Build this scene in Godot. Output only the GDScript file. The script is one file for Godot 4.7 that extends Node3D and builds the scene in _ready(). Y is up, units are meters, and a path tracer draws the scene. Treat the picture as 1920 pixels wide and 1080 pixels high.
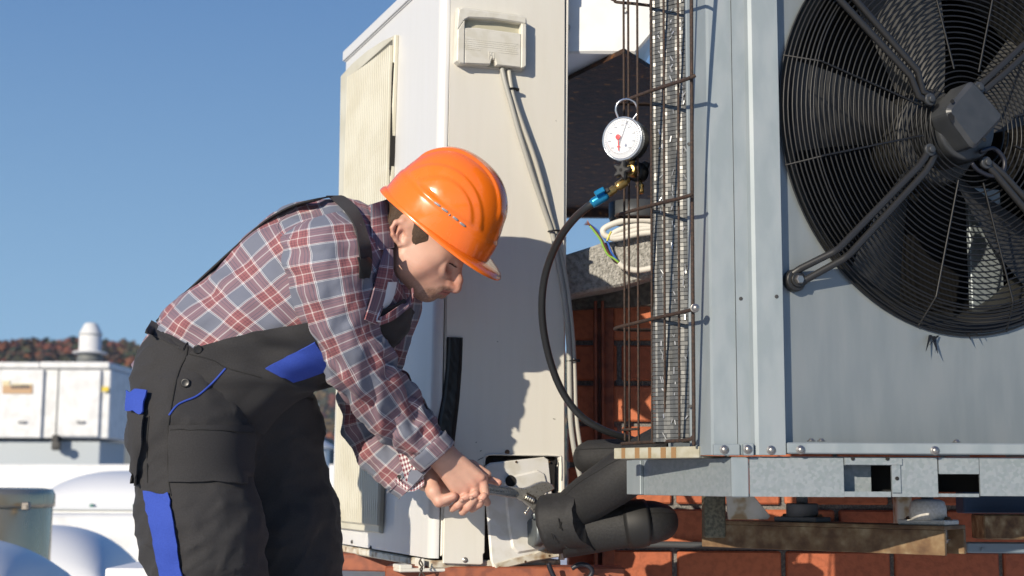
extends Node3D
# A technician in an orange hard hat tightening a fitting on a rooftop air conditioner. World: y up, metres, camera near the origin.

const F := 2700.0                 # focal length in pixels of a 1920 wide picture
var CP := Vector3(0, 0.75, 0)
var CB := Basis(Vector3.RIGHT, deg_to_rad(7.7)) * Basis(Vector3.BACK, deg_to_rad(0.3))
var rng := RandomNumberGenerator.new()
var mats := {}
var texs := {}

# ---------------------------------------------------------------- where things are
func ray(px: float, py: float) -> Vector3:
	return CB * Vector3((px - 960.0) / F, -(py - 540.0) / F, -1.0)

func P(px: float, py: float, d: float) -> Vector3:
	return CP + ray(px, py) * d

func RP(px: float, py: float, o: Vector3, n: Vector3) -> Vector3:
	var r := ray(px, py)
	return CP + r * ((o - CP).dot(n) / r.dot(n))

func PZ(px: float, py: float, z: float) -> Vector3:
	return RP(px, py, Vector3(0, 0, z), Vector3.BACK)

# ---------------------------------------------------------------- mesh collector
class Mb:
	var v := PackedVector3Array()
	var n := PackedVector3Array()
	var uv := PackedVector2Array()
	var col := PackedColorArray()
	var idx := PackedInt32Array()

	# p: points, t: triangles. Turned so that the outside (of the volume, or towards hint) is the front.
	func add(p: PackedVector3Array, t: PackedInt32Array, smooth := true, hint = null, u := PackedVector2Array(), c := PackedColorArray(), weld := false) -> void:
		if t.size() < 3:
			return
		var s := 0.0
		var o := p[t[0]]
		for i in range(0, t.size(), 3):
			var a := p[t[i]]
			var cr := (p[t[i + 1]] - a).cross(p[t[i + 2]] - a)
			s += (a - o).dot(cr) if hint == null else cr.dot(hint)
		var tt := t.duplicate()
		if s > 0.0:
			for i in range(0, tt.size(), 3):
				var k := tt[i + 1]
				tt[i + 1] = tt[i + 2]
				tt[i + 2] = k
		var base := v.size()
		if smooth:
			var nn := PackedVector3Array()
			nn.resize(p.size())
			for i in range(0, tt.size(), 3):
				var a := p[tt[i]]
				var cr := (p[tt[i + 2]] - a).cross(p[tt[i + 1]] - a)
				nn[tt[i]] += cr
				nn[tt[i + 1]] += cr
				nn[tt[i + 2]] += cr
			if weld:
				var d := {}
				for i in p.size():
					var key := Vector3i((p[i] * 20000.0).round())
					d[key] = d.get(key, Vector3.ZERO) + nn[i]
				for i in p.size():
					nn[i] = d[Vector3i((p[i] * 20000.0).round())]
			for i in p.size():
				v.append(p[i])
				n.append(nn[i].normalized() if nn[i].length_squared() > 0.0 else Vector3.UP)
				uv.append(u[i] if u.size() else Vector2.ZERO)
				col.append(c[i] if c.size() else Color.WHITE)
			for i in tt:
				idx.append(base + i)
		else:
			for i in range(0, tt.size(), 3):
				var a := p[tt[i]]
				var cr := (p[tt[i + 2]] - a).cross(p[tt[i + 1]] - a).normalized()
				for k in 3:
					v.append(p[tt[i + k]])
					n.append(cr)
					uv.append(u[tt[i + k]] if u.size() else Vector2.ZERO)
					col.append(c[tt[i + k]] if c.size() else Color.WHITE)
					idx.append(base + i + k)

	# box with chamfered edges, given centre, axes (unit) and size
	func box(c: Vector3, b: Basis, s: Vector3, bev := 0.0) -> void:
		var h := s * 0.5
		bev = minf(bev, minf(h.x, minf(h.y, h.z)) * 0.49)
		if bev <= 0.0:
			var q := PackedVector3Array()
			for i in 8:
				q.append(c + b * Vector3(h.x * (1 if i & 1 else -1), h.y * (1 if i & 2 else -1), h.z * (1 if i & 4 else -1)))
			add(q, PackedInt32Array([0, 1, 3, 0, 3, 2, 4, 6, 7, 4, 7, 5, 0, 4, 5, 0, 5, 1, 2, 3, 7, 2, 7, 6, 0, 2, 6, 0, 6, 4, 1, 5, 7, 1, 7, 3]), false)
			return
		# three vertices per corner; convex hull by hand
		var p := PackedVector3Array()
		for i in 8:
			var sg := Vector3(1 if i & 1 else -1, 1 if i & 2 else -1, 1 if i & 4 else -1)
			for a in 3:
				var w := h - Vector3(bev, bev, bev)
				w[a] = h[a]
				p.append(c + b * (w * sg))
		var t := PackedInt32Array()
		var quad := func(a: int, bb: int, cc: int, d: int) -> void:
			t.append_array([a, bb, cc, a, cc, d])
		var fixed := PackedInt32Array()
		for a in 3:
			var u := (a + 1) % 3
			var w := (a + 2) % 3
			for sgn in 2:
				var i0 := sgn << a
				quad.call((i0) * 3 + a, (i0 | 1 << u) * 3 + a, (i0 | 1 << u | 1 << w) * 3 + a, (i0 | 1 << w) * 3 + a)
			for m in 4:
				var i0 := (1 << u if m & 1 else 0) | (1 << w if m & 2 else 0)
				var i1 := i0 | 1 << a
				quad.call(i0 * 3 + u, i1 * 3 + u, i1 * 3 + w, i0 * 3 + w)
		for i in 8:
			t.append_array([i * 3, i * 3 + 1, i * 3 + 2])
		# each face turned outward on its own
		for i in range(0, t.size(), 3):
			var a := p[t[i]]
			var cr := (p[t[i + 1]] - a).cross(p[t[i + 2]] - a)
			if cr.dot(a - c) > 0.0:
				fixed.append_array([t[i], t[i + 2], t[i + 1]])
			else:
				fixed.append_array([t[i], t[i + 1], t[i + 2]])
		var before := idx.size()
		add(p, fixed, false)

	# round tube through points; r a number or an array of radii
	func tube(pts: PackedVector3Array, r, sides := 8, caps := true, closed := false) -> void:
		var m := pts.size()
		var p := PackedVector3Array()
		var t := PackedInt32Array()
		var u := PackedVector2Array()
		var prev := Vector3.ZERO
		var run := 0.0
		for i in m:
			var d: Vector3
			if closed:
				d = (pts[(i + 1) % m] - pts[(i + m - 1) % m]).normalized()
			else:
				d = (pts[mini(i + 1, m - 1)] - pts[maxi(i - 1, 0)]).normalized()
			if prev == Vector3.ZERO:
				prev = d.cross(Vector3(0.31, 0.77, 0.55)).normalized()
			prev = (prev - d * prev.dot(d)).normalized()
			var q := d.cross(prev)
			var rr: float = r if (r is float or r is int) else r[i]
			if i:
				run += pts[i].distance_to(pts[i - 1])
			for k in sides:
				var a := TAU * k / sides
				p.append(pts[i] + (prev * cos(a) + q * sin(a)) * rr)
				u.append(Vector2(float(k) / sides, run))
		for i in (m if closed else m - 1):
			var j := (i + 1) % m
			for k in sides:
				var k2 := (k + 1) % sides
				t.append_array([i * sides + k, i * sides + k2, j * sides + k2, i * sides + k, j * sides + k2, j * sides + k])
		if caps and not closed:
			for e in 2:
				var i := 0 if e == 0 else m - 1
				var b := p.size()
				p.append(pts[i])
				u.append(Vector2.ZERO)
				for k in sides:
					if e == 0:
						t.append_array([b, i * sides + (k + 1) % sides, i * sides + k])
					else:
						t.append_array([b, i * sides + k, i * sides + (k + 1) % sides])
		add(p, t, true, null, u)

	# profile (radius, height) turned about b.y
	func lathe(c: Vector3, b: Basis, prof: Array, seg := 24, smooth := true) -> void:
		var p := PackedVector3Array()
		var t := PackedInt32Array()
		var m := prof.size()
		for i in m:
			for k in seg:
				var a := TAU * k / seg
				p.append(c + b * Vector3(prof[i].x * cos(a), prof[i].y, prof[i].x * sin(a)))
		for i in m - 1:
			for k in seg:
				var k2 := (k + 1) % seg
				t.append_array([i * seg + k, i * seg + k2, (i + 1) * seg + k2, i * seg + k, (i + 1) * seg + k2, (i + 1) * seg + k])
		for e in 2:
			var i := 0 if e == 0 else m - 1
			if prof[i].x > 1e-5:
				var b0 := p.size()
				p.append(c + b * Vector3(0, prof[i].y, 0))
				for k in seg:
					if e == 0:
						t.append_array([b0, i * seg + (k + 1) % seg, i * seg + k])
					else:
						t.append_array([b0, i * seg + k, i * seg + (k + 1) % seg])
		add(p, t, smooth)

	# polygon in the plane of b.x, b.y pushed along b.z by depth, its front edge chamfered by bev
	func prism(c: Vector3, b: Basis, poly: PackedVector2Array, depth: float, bev := 0.0) -> void:
		var tri := Geometry2D.triangulate_polygon(poly)
		var m := poly.size()
		var inner := poly
		if bev > 0.0:
			var ctr := Vector2.ZERO
			for q in poly:
				ctr += q / m
			inner = PackedVector2Array()
			for i in m:
				var d0 := (poly[i] - poly[(i + m - 1) % m]).normalized()
				var d1 := (poly[(i + 1) % m] - poly[i]).normalized()
				var nn := Vector2(-(d0 + d1).y, (d0 + d1).x).normalized()
				if Geometry2D.is_polygon_clockwise(poly):
					nn = -nn
				inner.append(poly[i] + nn * bev)
		var back := PackedVector3Array()
		var mid := PackedVector3Array()
		var front := PackedVector3Array()
		for i in m:
			back.append(c + b * Vector3(poly[i].x, poly[i].y, 0))
			mid.append(c + b * Vector3(poly[i].x, poly[i].y, depth - bev))
			front.append(c + b * Vector3(inner[i].x, inner[i].y, depth))
		add(front, tri, false, b.z)
		add(back, tri, false, -b.z)
		var cw := Geometry2D.is_polygon_clockwise(poly)
		for i in m:
			var j := (i + 1) % m
			var e := poly[j] - poly[i]
			var o2 := Vector2(e.y, -e.x) * (-1.0 if cw else 1.0)
			var out := b * Vector3(o2.x, o2.y, 0)
			if out.length_squared() < 1e-16:
				continue
			add(PackedVector3Array([back[i], back[j], mid[j], mid[i]]), PackedInt32Array([0, 1, 2, 0, 2, 3]), false, out)
			if bev > 0.0:
				add(PackedVector3Array([mid[i], mid[j], front[j], front[i]]), PackedInt32Array([0, 1, 2, 0, 2, 3]), false, out.normalized() + b.z)

	# grid of points (w across, h down), shown to hint
	func sheet(p: PackedVector3Array, w: int, h: int, hint, u := PackedVector2Array(), smooth := true) -> void:
		var t := PackedInt32Array()
		for j in h - 1:
			for i in w - 1:
				var a := j * w + i
				t.append_array([a, a + 1, a + w + 1, a, a + w + 1, a + w])
		add(p, t, smooth, hint, u)

	func ring(c: Vector3, axis: Vector3, rad: float, r: float, seg := 64, sides := 6) -> void:
		var x := axis.cross(Vector3(0.2, 0.9, 0.3)).normalized()
		var y := axis.cross(x).normalized()
		var pts := PackedVector3Array()
		for i in seg:
			var a := TAU * i / seg
			pts.append(c + (x * cos(a) + y * sin(a)) * rad)
		tube(pts, r, sides, false, true)

	func mesh(shift: Vector3) -> ArrayMesh:
		var a := []
		a.resize(Mesh.ARRAY_MAX)
		var w := PackedVector3Array()
		w.resize(v.size())
		for i in v.size():
			w[i] = v[i] - shift
		a[Mesh.ARRAY_VERTEX] = w
		a[Mesh.ARRAY_NORMAL] = n
		a[Mesh.ARRAY_TEX_UV] = uv
		a[Mesh.ARRAY_COLOR] = col
		a[Mesh.ARRAY_INDEX] = idx
		var am := ArrayMesh.new()
		am.add_surface_from_arrays(Mesh.PRIMITIVE_TRIANGLES, a)
		return am

	func faces() -> PackedVector3Array:
		var o := PackedVector3Array()
		for i in idx:
			o.append(v[i])
		return o

# ---------------------------------------------------------------- objects
func origin_of(o: Node) -> Vector3:
	var s := Vector3.ZERO
	while o != self and o != null:
		s += o.position
		o = o.get_parent()
	return s

func thing(called: String, label: String, category: String, at := Vector3.ZERO, group := "") -> Node3D:
	var o := Node3D.new()
	o.name = called
	o.position = at
	add_child(o, true)
	tag(o, label, category, group)
	return o

func tag(o: Node, label: String, category: String, group := "") -> void:
	o.set_meta("label", label)
	if category != "":
		o.set_meta("category", category)
	if group != "":
		o.set_meta("group", group)

func put(called: String, mb: Mb, mat: Material, parent: Node = null, label := "") -> MeshInstance3D:
	var o := MeshInstance3D.new()
	o.name = called
	var par: Node = parent if parent else self
	var shift := Vector3.ZERO
	if par == self:
		var lo := mb.v[0]
		var hi := mb.v[0]
		for q in mb.v:
			lo = lo.min(q)
			hi = hi.max(q)
		shift = Vector3((lo.x + hi.x) / 2, lo.y, (lo.z + hi.z) / 2)
		o.position = shift
	else:
		shift = origin_of(par)
	o.mesh = mb.mesh(shift)
	o.material_override = null
	o.mesh.surface_set_material(0, mat)
	par.add_child(o, true)
	if label != "":
		o.set_meta("label", label)
	return o

func structure(o: Node, label := "", kind := "structure") -> void:
	o.set_meta("kind", kind)
	if label != "":
		o.set_meta("label", label)

# ---------------------------------------------------------------- materials
func srgb(c: Color) -> Color:
	return Color(c.r, c.g, c.b).linear_to_srgb()

func noise_tex(key: String, seed_: int, freq: float, stops: Array, cols: Array, size := 512, kind := FastNoiseLite.TYPE_SIMPLEX_SMOOTH, oct := 4, normal := false, bump := 4.0) -> Texture2D:
	if texs.has(key):
		return texs[key]
	var f := FastNoiseLite.new()
	f.seed = seed_
	f.noise_type = kind
	f.frequency = freq
	f.fractal_octaves = oct
	if kind == FastNoiseLite.TYPE_CELLULAR:
		f.cellular_return_type = FastNoiseLite.RETURN_CELL_VALUE
	var t := NoiseTexture2D.new()
	t.width = size
	t.height = size
	t.seamless = true
	t.noise = f
	if normal:
		t.as_normal_map = true
		t.bump_strength = bump
	elif cols.size():
		var g := Gradient.new()
		g.offsets = PackedFloat32Array(stops)
		var cc := PackedColorArray()
		for c in cols:
			cc.append(srgb(c))
		g.colors = cc
		t.color_ramp = g
	texs[key] = t
	return t

func M(key: String, c: Color, rough := 0.6, metal := 0.0, spec := 0.5) -> StandardMaterial3D:
	if mats.has(key):
		return mats[key]
	var m := StandardMaterial3D.new()
	m.resource_name = key
	m.albedo_color = srgb(c)
	m.roughness = rough
	m.metallic = metal
	m.metallic_specular = spec
	mats[key] = m
	return m

# mottled: colours (linear) along a noise
func MN(key: String, cols: Array, stops: Array, freq: float, scale: float, rough := 0.6, metal := 0.0, kind := FastNoiseLite.TYPE_SIMPLEX_SMOOTH, oct := 4, stretch := Vector3.ONE) -> StandardMaterial3D:
	if mats.has(key):
		return mats[key]
	var m := M(key, Color(1, 1, 1), rough, metal)
	m.albedo_texture = noise_tex("t_" + key, hash(key) % 1000, freq, stops, cols, 512, kind, oct)
	m.uv1_triplanar = true
	m.uv1_world_triplanar = false
	m.uv1_scale = stretch * scale
	return m

func bumpy(m: StandardMaterial3D, key: String, freq: float, strength: float, amount: float) -> StandardMaterial3D:
	m.normal_enabled = true
	m.normal_texture = noise_tex(key, 7, freq, [], [], 512, FastNoiseLite.TYPE_SIMPLEX_SMOOTH, 4, true, strength)
	m.normal_scale = amount
	return m

func worn(m: StandardMaterial3D, key: String, freq: float, lo: float, hi: float) -> StandardMaterial3D:
	m.roughness = 1.0
	m.roughness_texture = noise_tex(key, 21, freq, [0.25, 0.75], [Color(lo, lo, lo).srgb_to_linear(), Color(hi, hi, hi).srgb_to_linear()])
	return m

func G(a: float) -> Color:
	return Color(a, a, a)

func smooth_path(pts: PackedVector3Array, per := 8) -> PackedVector3Array:
	var o := PackedVector3Array()
	var m := pts.size()
	for i in m - 1:
		var a := pts[maxi(i - 1, 0)]
		var d := pts[mini(i + 2, m - 1)]
		for k in per:
			o.append(pts[i].cubic_interpolate(pts[i + 1], a, d, float(k) / per))
	o.append(pts[m - 1])
	return o

func rounded(x0: float, y0: float, x1: float, y1: float, r: float, seg := 4) -> PackedVector2Array:
	var o := PackedVector2Array()
	var cs := [Vector2(x1 - r, y0 + r), Vector2(x1 - r, y1 - r), Vector2(x0 + r, y1 - r), Vector2(x0 + r, y0 + r)]
	for q in 4:
		for i in seg + 1:
			var a := -PI / 2 + PI / 2 * q + PI / 2 * i / seg
			o.append(cs[q] + Vector2(cos(a), sin(a)) * r)
	return o

# a polygon of picture points laid on the plane (o, n): basis x right, y up, z = n
func flat_basis(n: Vector3, up := Vector3.UP) -> Basis:
	var x := up.cross(n).normalized()
	return Basis(x, n.cross(x).normalized(), n)

func on_plane(pix: Array, o: Vector3, b: Basis) -> PackedVector2Array:
	var r := PackedVector2Array()
	for q in pix:
		var w := RP(q.x, q.y, o, b.z) - o
		r.append(Vector2(w.dot(b.x), w.dot(b.y)))
	return r

# ================================================================ main
var AO: Vector3      # white unit: seam foot, side direction, up, outward normal of the side that faces us
var AS: Vector3
var AU: Vector3
var AN: Vector3
var AH: float
var skin_faces := PackedVector3Array()

func _ready() -> void:
	rng.seed = 11
	var cam := Camera3D.new()
	cam.name = "camera"
	add_child(cam)
	cam.transform = Transform3D(CB, CP)
	cam.near = 0.05
	cam.far = 3000.0
	var at := CameraAttributesPhysical.new()
	at.frustum_focal_length = 60.0
	at.frustum_focus_distance = 2.95
	at.frustum_near = 0.05
	at.frustum_far = 3000.0
	at.exposure_aperture = 6.5
	cam.attributes = at
	cam.fov = rad_to_deg(2.0 * atan(540.0 / F))
	cam.current = true
	var we := WorldEnvironment.new()
	we.name = "environment"
	var e := Environment.new()
	e.background_mode = Environment.BG_SKY
	var sk := ProceduralSkyMaterial.new()
	sk.sky_top_color = Color8(22, 73, 138)
	sk.sky_horizon_color = Color8(138, 173, 198)
	sk.sky_curve = 0.22
	sk.ground_horizon_color = Color8(140, 150, 160)
	sk.ground_bottom_color = Color8(110, 112, 112)
	sk.sun_angle_max = 1.0
	var sky := Sky.new()
	sky.sky_material = sk
	e.sky = sky
	e.tonemap_mode = Environment.TONE_MAPPER_LINEAR
	e.tonemap_exposure = 1.45
	e.sdfgi_enabled = true
	e.ssao_enabled = true
	e.ssil_enabled = true
	e.fog_enabled = true
	e.fog_density = 0.0002
	e.fog_light_color = Color8(170, 196, 222)
	we.environment = e
	add_child(we)
	var sun := DirectionalLight3D.new()
	sun.name = "sun"
	sun.light_energy = 1.3
	sun.light_color = Color(1.0, 0.95, 0.87)
	sun.light_angular_distance = 0.5
	sun.shadow_enabled = true
	add_child(sun)
	sun.look_at_from_position(Vector3.ZERO, Vector3(1.0, -0.66, -1.6))

	unit_frame()
	build_roof()
	build_wall()
	build_white_unit()
	build_condenser()
	build_pipes()
	build_gauge()
	build_background()
	build_person()
	build_wrench()

# ---------------------------------------------------------------- small hardware
func screw(mb: Mb, at: Vector3, n: Vector3, r: float) -> void:
	var x := n.cross(Vector3(0.1, 0.93, 0.2)).normalized()
	var b := Basis(x, n, x.cross(n))
	mb.lathe(at, b, [Vector2(r * 1.5, -0.0005), Vector2(r * 1.5, r * 0.2), Vector2(r, r * 0.25), Vector2(r * 0.95, r * 0.7), Vector2(r * 0.6, r * 0.95), Vector2(0.0, r)], 14)

func disc(mb: Mb, at: Vector3, n: Vector3, r: float, h: float) -> void:
	var x := n.cross(Vector3(0.1, 0.93, 0.2)).normalized()
	mb.lathe(at, Basis(x, n, x.cross(n)), [Vector2(r, -0.001), Vector2(r, h * 0.8), Vector2(r - h * 0.2, h), Vector2(0.0, h)], 18)

func A(s: float, u: float, n: float) -> Vector3:
	return AO + AS * s + AU * u + AN * n

func unit_frame() -> void:
	AO = P(823, 1058, 3.2)
	var t := RP(847, -72, AO, Vector3(-0.2, 0, 1).normalized())
	AU = (t - AO).normalized()
	AH = t.distance_to(AO)
	var s0 := Vector3(0.924, 0, -0.383)
	AS = (s0 - AU * s0.dot(AU)).normalized()
	AN = AS.cross(AU).normalized()

func side(px: float, py: float, n := 0.0) -> Vector3:      # a point of the side panel's plane, n metres proud of it
	return RP(px, py, AO + AN * n, AN)

func front(px: float, py: float, n := 0.0) -> Vector3:     # the same on the grille side
	return RP(px, py, AO - AS * (0.022 + n), -AS)

# ---------------------------------------------------------------- the white split unit
func build_white_unit() -> void:
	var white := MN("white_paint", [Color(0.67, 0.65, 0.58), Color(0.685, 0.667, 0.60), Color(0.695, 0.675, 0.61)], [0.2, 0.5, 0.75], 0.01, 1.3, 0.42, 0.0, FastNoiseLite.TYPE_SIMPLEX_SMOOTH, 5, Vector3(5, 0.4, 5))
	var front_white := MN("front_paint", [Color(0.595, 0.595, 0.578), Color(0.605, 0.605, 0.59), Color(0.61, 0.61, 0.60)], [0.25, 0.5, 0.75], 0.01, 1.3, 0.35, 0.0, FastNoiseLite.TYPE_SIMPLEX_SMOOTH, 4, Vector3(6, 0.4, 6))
	var cream := MN("grille_plastic", [Color(0.50, 0.475, 0.375), Color(0.545, 0.525, 0.43), Color(0.565, 0.55, 0.455)], [0.3, 0.5, 0.7], 0.008, 1.5, 0.5)
	var dark := M("dark_gap", Color(0.012, 0.011, 0.010), 0.9)
	var rust := MN("rusty_white", [Color(0.16, 0.07, 0.02), Color(0.40, 0.33, 0.22), Color(0.60, 0.58, 0.50)], [0.22, 0.36, 0.55], 0.008, 4.0, 0.7)
	var steel := M("screw_steel", Color(0.26, 0.25, 0.23), 0.5, 0.8)
	var sR := (side(1060, 540) - AO).dot(AS)
	var fL := -(front(634, 600) - AO).dot(AN)
	var root := thing("air_conditioner", "tall white outdoor air conditioner with grille, side panel and hanging service cover", "air conditioner", A(0.13, 0.0, -0.35))
	var bs := Basis(AS, AU, AN)
	# core and back
	var mb := Mb.new()
	mb.box(A((sR - 0.02) / 2, AH / 2 + 0.02, -fL / 2 - 0.02), bs, Vector3(sR + 0.01, AH - 0.06, fL - 0.08))
	put("inner_casing", mb, dark, root)
	mb = Mb.new()
	mb.box(A(sR + 0.001, AH / 2 + 0.015, -fL / 2), bs, Vector3(0.006, AH - 0.05, fL - 0.01), 0.002)
	put("back_panel", mb, white, root)
	# front panel with its rounded corner
	mb = Mb.new()
	var poly := PackedVector2Array()
	var r := 0.021
	poly.append(Vector2(-0.022, -fL))
	for i in 9:
		var a := PI + PI / 2 * -i / 8.0
		poly.append(Vector2(-0.022 + r + r * cos(a), -r + r * sin(a)))
	poly.append(Vector2(-0.0035, 0.0))
	poly.append(Vector2(-0.0035, -0.012))
	poly.append(Vector2(-0.010, -0.02))
	poly.append(Vector2(-0.010, -fL))
	var u0 := (side(823, 1047) - AO).dot(AU)
	mb.prism(A(0, u0, 0), Basis(AS, AN, AU), poly, AH - u0 - 0.022)
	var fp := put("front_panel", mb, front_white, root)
	for q in [Vector2(695, 1027), Vector2(660, 1016)]:
		mb = Mb.new()
		screw(mb, front(q.x, q.y, 0.001), -AS, 0.0035)
		put("screw", mb, M("dark_screw", G(0.05), 0.5, 0.5), fp)
	# lid
	mb = Mb.new()
	var lp := PackedVector2Array([Vector2(-0.030, -fL - 0.008), Vector2(-0.030, -0.02), Vector2(-0.012, 0.006), Vector2(sR - 0.006, 0.006), Vector2(sR + 0.008, -0.01), Vector2(sR + 0.008, -fL - 0.008)])
	mb.prism(A(0, AH - 0.024, 0), Basis(AS, AN, AU), lp, 0.032, 0.006)
	mb.prism(A(0, AH - 0.0275, 0), Basis(AS, AN, AU), PackedVector2Array([Vector2(-0.0255, -fL - 0.004), Vector2(-0.0255, -0.2), Vector2(0.05, -0.2), Vector2(0.05, -fL - 0.004)]), 0.003)
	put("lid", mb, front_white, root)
	# grille: frame, ribs, cross bars
	var fb := flat_basis(-AS, AU)
	var fo := AO - AS * 0.022
	mb = Mb.new()
	var bk := on_plane([Vector2(646, 143), Vector2(668, 118), Vector2(694, 96), Vector2(722, 78), Vector2(748, 66), Vector2(737, 400), Vector2(727, 700), Vector2(719, 1000), Vector2(633, 990), Vector2(636, 800), Vector2(640, 500)], fo, fb)
	mb.prism(fo + fb.z * 0.001, fb, bk, 0.011, 0.004)
	var gf := put("grille_frame", mb, cream, root)
	mb = Mb.new()
	var bar := Mb.new()
	var go := fo + fb.z * 0.0125
	var nr := 24
	var xl := on_plane([Vector2(643, 600)], go, fb)[0].x
	var xr := on_plane([Vector2(722, 600)], go, fb)[0].x
	var ub := on_plane([Vector2(712, 985)], go, fb)[0].y
	var ut := on_plane([Vector2(738, 84)], go, fb)[0].y
	var utl := on_plane([Vector2(650, 150)], go, fb)[0].y
	for i in nr:
		var t := float(i) / (nr - 1)
		var x := lerpf(xl, xr, t)
		var top := lerpf(utl, ut, 1.0 - pow(1.0 - t, 1.9))
		mb.box(go + fb.x * x + fb.y * (ub + top) / 2 + fb.z * 0.0045, fb, Vector3((xr - xl) / nr * 0.62, top - ub, 0.010), 0.0015)
	var ribs := put("grille_ribs", mb, cream, root)
	structure(ribs, "", "stuff")
	for i in 9:
		var y := lerpf(ub, utl, i / 8.0)
		bar.box(go + fb.x * (xl + xr) / 2 + fb.y * y + fb.z * 0.0005, fb, Vector3(xr - xl, 0.006, 0.005), 0.001)
	put("cross_bar", bar, cream, gf)
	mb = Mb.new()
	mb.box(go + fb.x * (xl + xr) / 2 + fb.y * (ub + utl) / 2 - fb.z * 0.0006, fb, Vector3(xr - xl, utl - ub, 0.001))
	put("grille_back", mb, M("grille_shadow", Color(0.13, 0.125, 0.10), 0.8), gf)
	# gap beside the grille where it has come loose
	mb = Mb.new()
	var gap := on_plane([Vector2(746, 118), Vector2(743, 200), Vector2(741, 290), Vector2(739, 330), Vector2(735, 330), Vector2(737, 270), Vector2(740, 190)], fo, fb)
	mb.prism(fo + fb.z * 0.0005, fb, gap, 0.0135)
	put("loose_gap", mb, dark, gf)
	# side panel: notched at the bottom for the service opening
	mb = Mb.new()
	var sp := on_plane([Vector2(844.5, -58), Vector2(1060.5, -40), Vector2(1060, 540), Vector2(1060, 1050), Vector2(1051, 1050), Vector2(1050, 864), Vector2(1045, 856), Vector2(918, 854), Vector2(910, 861), Vector2(908, 955), Vector2(906, 1000), Vector2(905, 1046), Vector2(829, 1043), Vector2(826, 1043), Vector2(832, 800)], AO, bs)
	mb.prism(AO - AN * 0.012, bs, sp, 0.012, 0.004)
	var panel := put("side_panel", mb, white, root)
	# lower plate below the side panel
	mb = Mb.new()
	var lpn := on_plane([Vector2(831, 935), Vector2(908, 930), Vector2(907, 1036), Vector2(904, 1039), Vector2(904, 1056), Vector2(900, 1059), Vector2(829, 1056)], AO, bs)
	mb.prism(AO + AN * 0.0015, bs, lpn, 0.006, 0.002)
	put("lower_plate", mb, white, root)
	mb = Mb.new()
	screw(mb, side(872, 1050, 0.0075), AN, 0.0042)
	put("screw", mb, steel, root)
	# small marks: screws and scuffs on the side panel
	for q in [Vector2(915, 957), Vector2(951, 848)]:
		mb = Mb.new()
		screw(mb, side(q.x, q.y, 0.0005), AN, 0.004)
		put("rusty_screw", mb, M("rust_screw", Color(0.16, 0.09, 0.05), 0.7, 0.3), root)
	mb = Mb.new()
	for q in [[896, 863, 906, 858], [900, 846, 903, 845], [892, 830, 894, 829], [1037, 785, 1041, 786], [912, 880, 916, 882], [1042, 226, 1043, 227], [1005, 300, 1006, 302], [932, 640, 934, 641], [980, 905, 984, 900], [937, 945, 934, 957]]:
		mb.tube(PackedVector3Array([side(q[0], q[1], 0.0005), side(q[2], q[3], 0.0005)]), 0.0007, 5)
	structure(put("scuff_marks", mb, M("scuff", G(0.05), 0.8), panel), "", "stuff")
	# recess behind the service cover
	mb = Mb.new()
	var rc := on_plane([Vector2(908, 856), Vector2(1050, 856), Vector2(1050, 1046), Vector2(906, 1048)], AO, bs)
	mb.prism(AO - AN * 0.040, bs, rc, 0.006)
	put("recess_back", mb, M("recess", Color(0.05, 0.04, 0.035), 0.9), root)
	# embossed rim above the opening
	mb = Mb.new()
	var rim := PackedVector3Array()
	for q in [Vector2(908, 872), Vector2(909, 862), Vector2(917, 852.5), Vector2(980, 853), Vector2(1044, 854), Vector2(1051.5, 862), Vector2(1052, 900)]:
		rim.append(side(q.x, q.y, 0.001))
	mb.tube(smooth_path(rim, 3), 0.0022, 6)
	put("opening_rim", mb, white, panel)
	# the service cover: hangs askew in front of the opening
	var cn := (AN + AS * 0.06 + AU * 0.10).normalized()
	var cb := flat_basis(cn, AU)
	var co := side(975, 960, 0.012)
	mb = Mb.new()
	mb.prism(co, cb, on_plane([Vector2(909, 874), Vector2(918, 868), Vector2(1019, 857), Vector2(1027, 862), Vector2(1034, 930), Vector2(1044, 1030), Vector2(1040, 1036), Vector2(932, 1067), Vector2(924, 1066), Vector2(919, 1050), Vector2(914, 985), Vector2(911, 950)], co, cb), 0.006, 0.003)
	mb.prism(co + cb.z * 0.0055, cb, round_poly(on_plane([Vector2(941, 905), Vector2(950, 895), Vector2(1006, 882), Vector2(1018, 888), Vector2(1022, 905), Vector2(1024, 1000), Vector2(1018, 1026), Vector2(1004, 1032), Vector2(968, 1038), Vector2(957, 1028), Vector2(950, 990), Vector2(944, 930)], co, cb), 0.004), 0.006, 0.004)
	var cover := put("service_cover", mb, MN("cover_paint", [Color(0.56, 0.53, 0.45), Color(0.66, 0.65, 0.60), Color(0.68, 0.67, 0.64)], [0.2, 0.45, 0.7], 0.012, 3.0, 0.4), root)
	mb = Mb.new()
	var ko := RP(957, 902, co + cb.z * 0.0116, cb.z)
	mb.lathe(ko, Basis(cb.x, cb.z, -cb.y), [Vector2(0.0125, -0.001), Vector2(0.0135, 0.0018), Vector2(0.0122, 0.0018), Vector2(0.0115, 0.0004), Vector2(0.0, 0.0004)], 24)
	put("knockout_hole", mb, dark, cover)
	mb = Mb.new()
	var stain := [Vector2(925, 1058), Vector2(960, 1047), Vector2(1000, 1038), Vector2(1036, 1022), Vector2(1046, 1030), Vector2(1048, 1044), Vector2(1000, 1052), Vector2(960, 1062), Vector2(930, 1069)]
	mb.prism(co + cb.z * 0.0062, cb, on_plane(stain, co + cb.z * 0.0062, cb), 0.004, 0.002)
	put("rusty_hem", mb, rust, cover)
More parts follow.
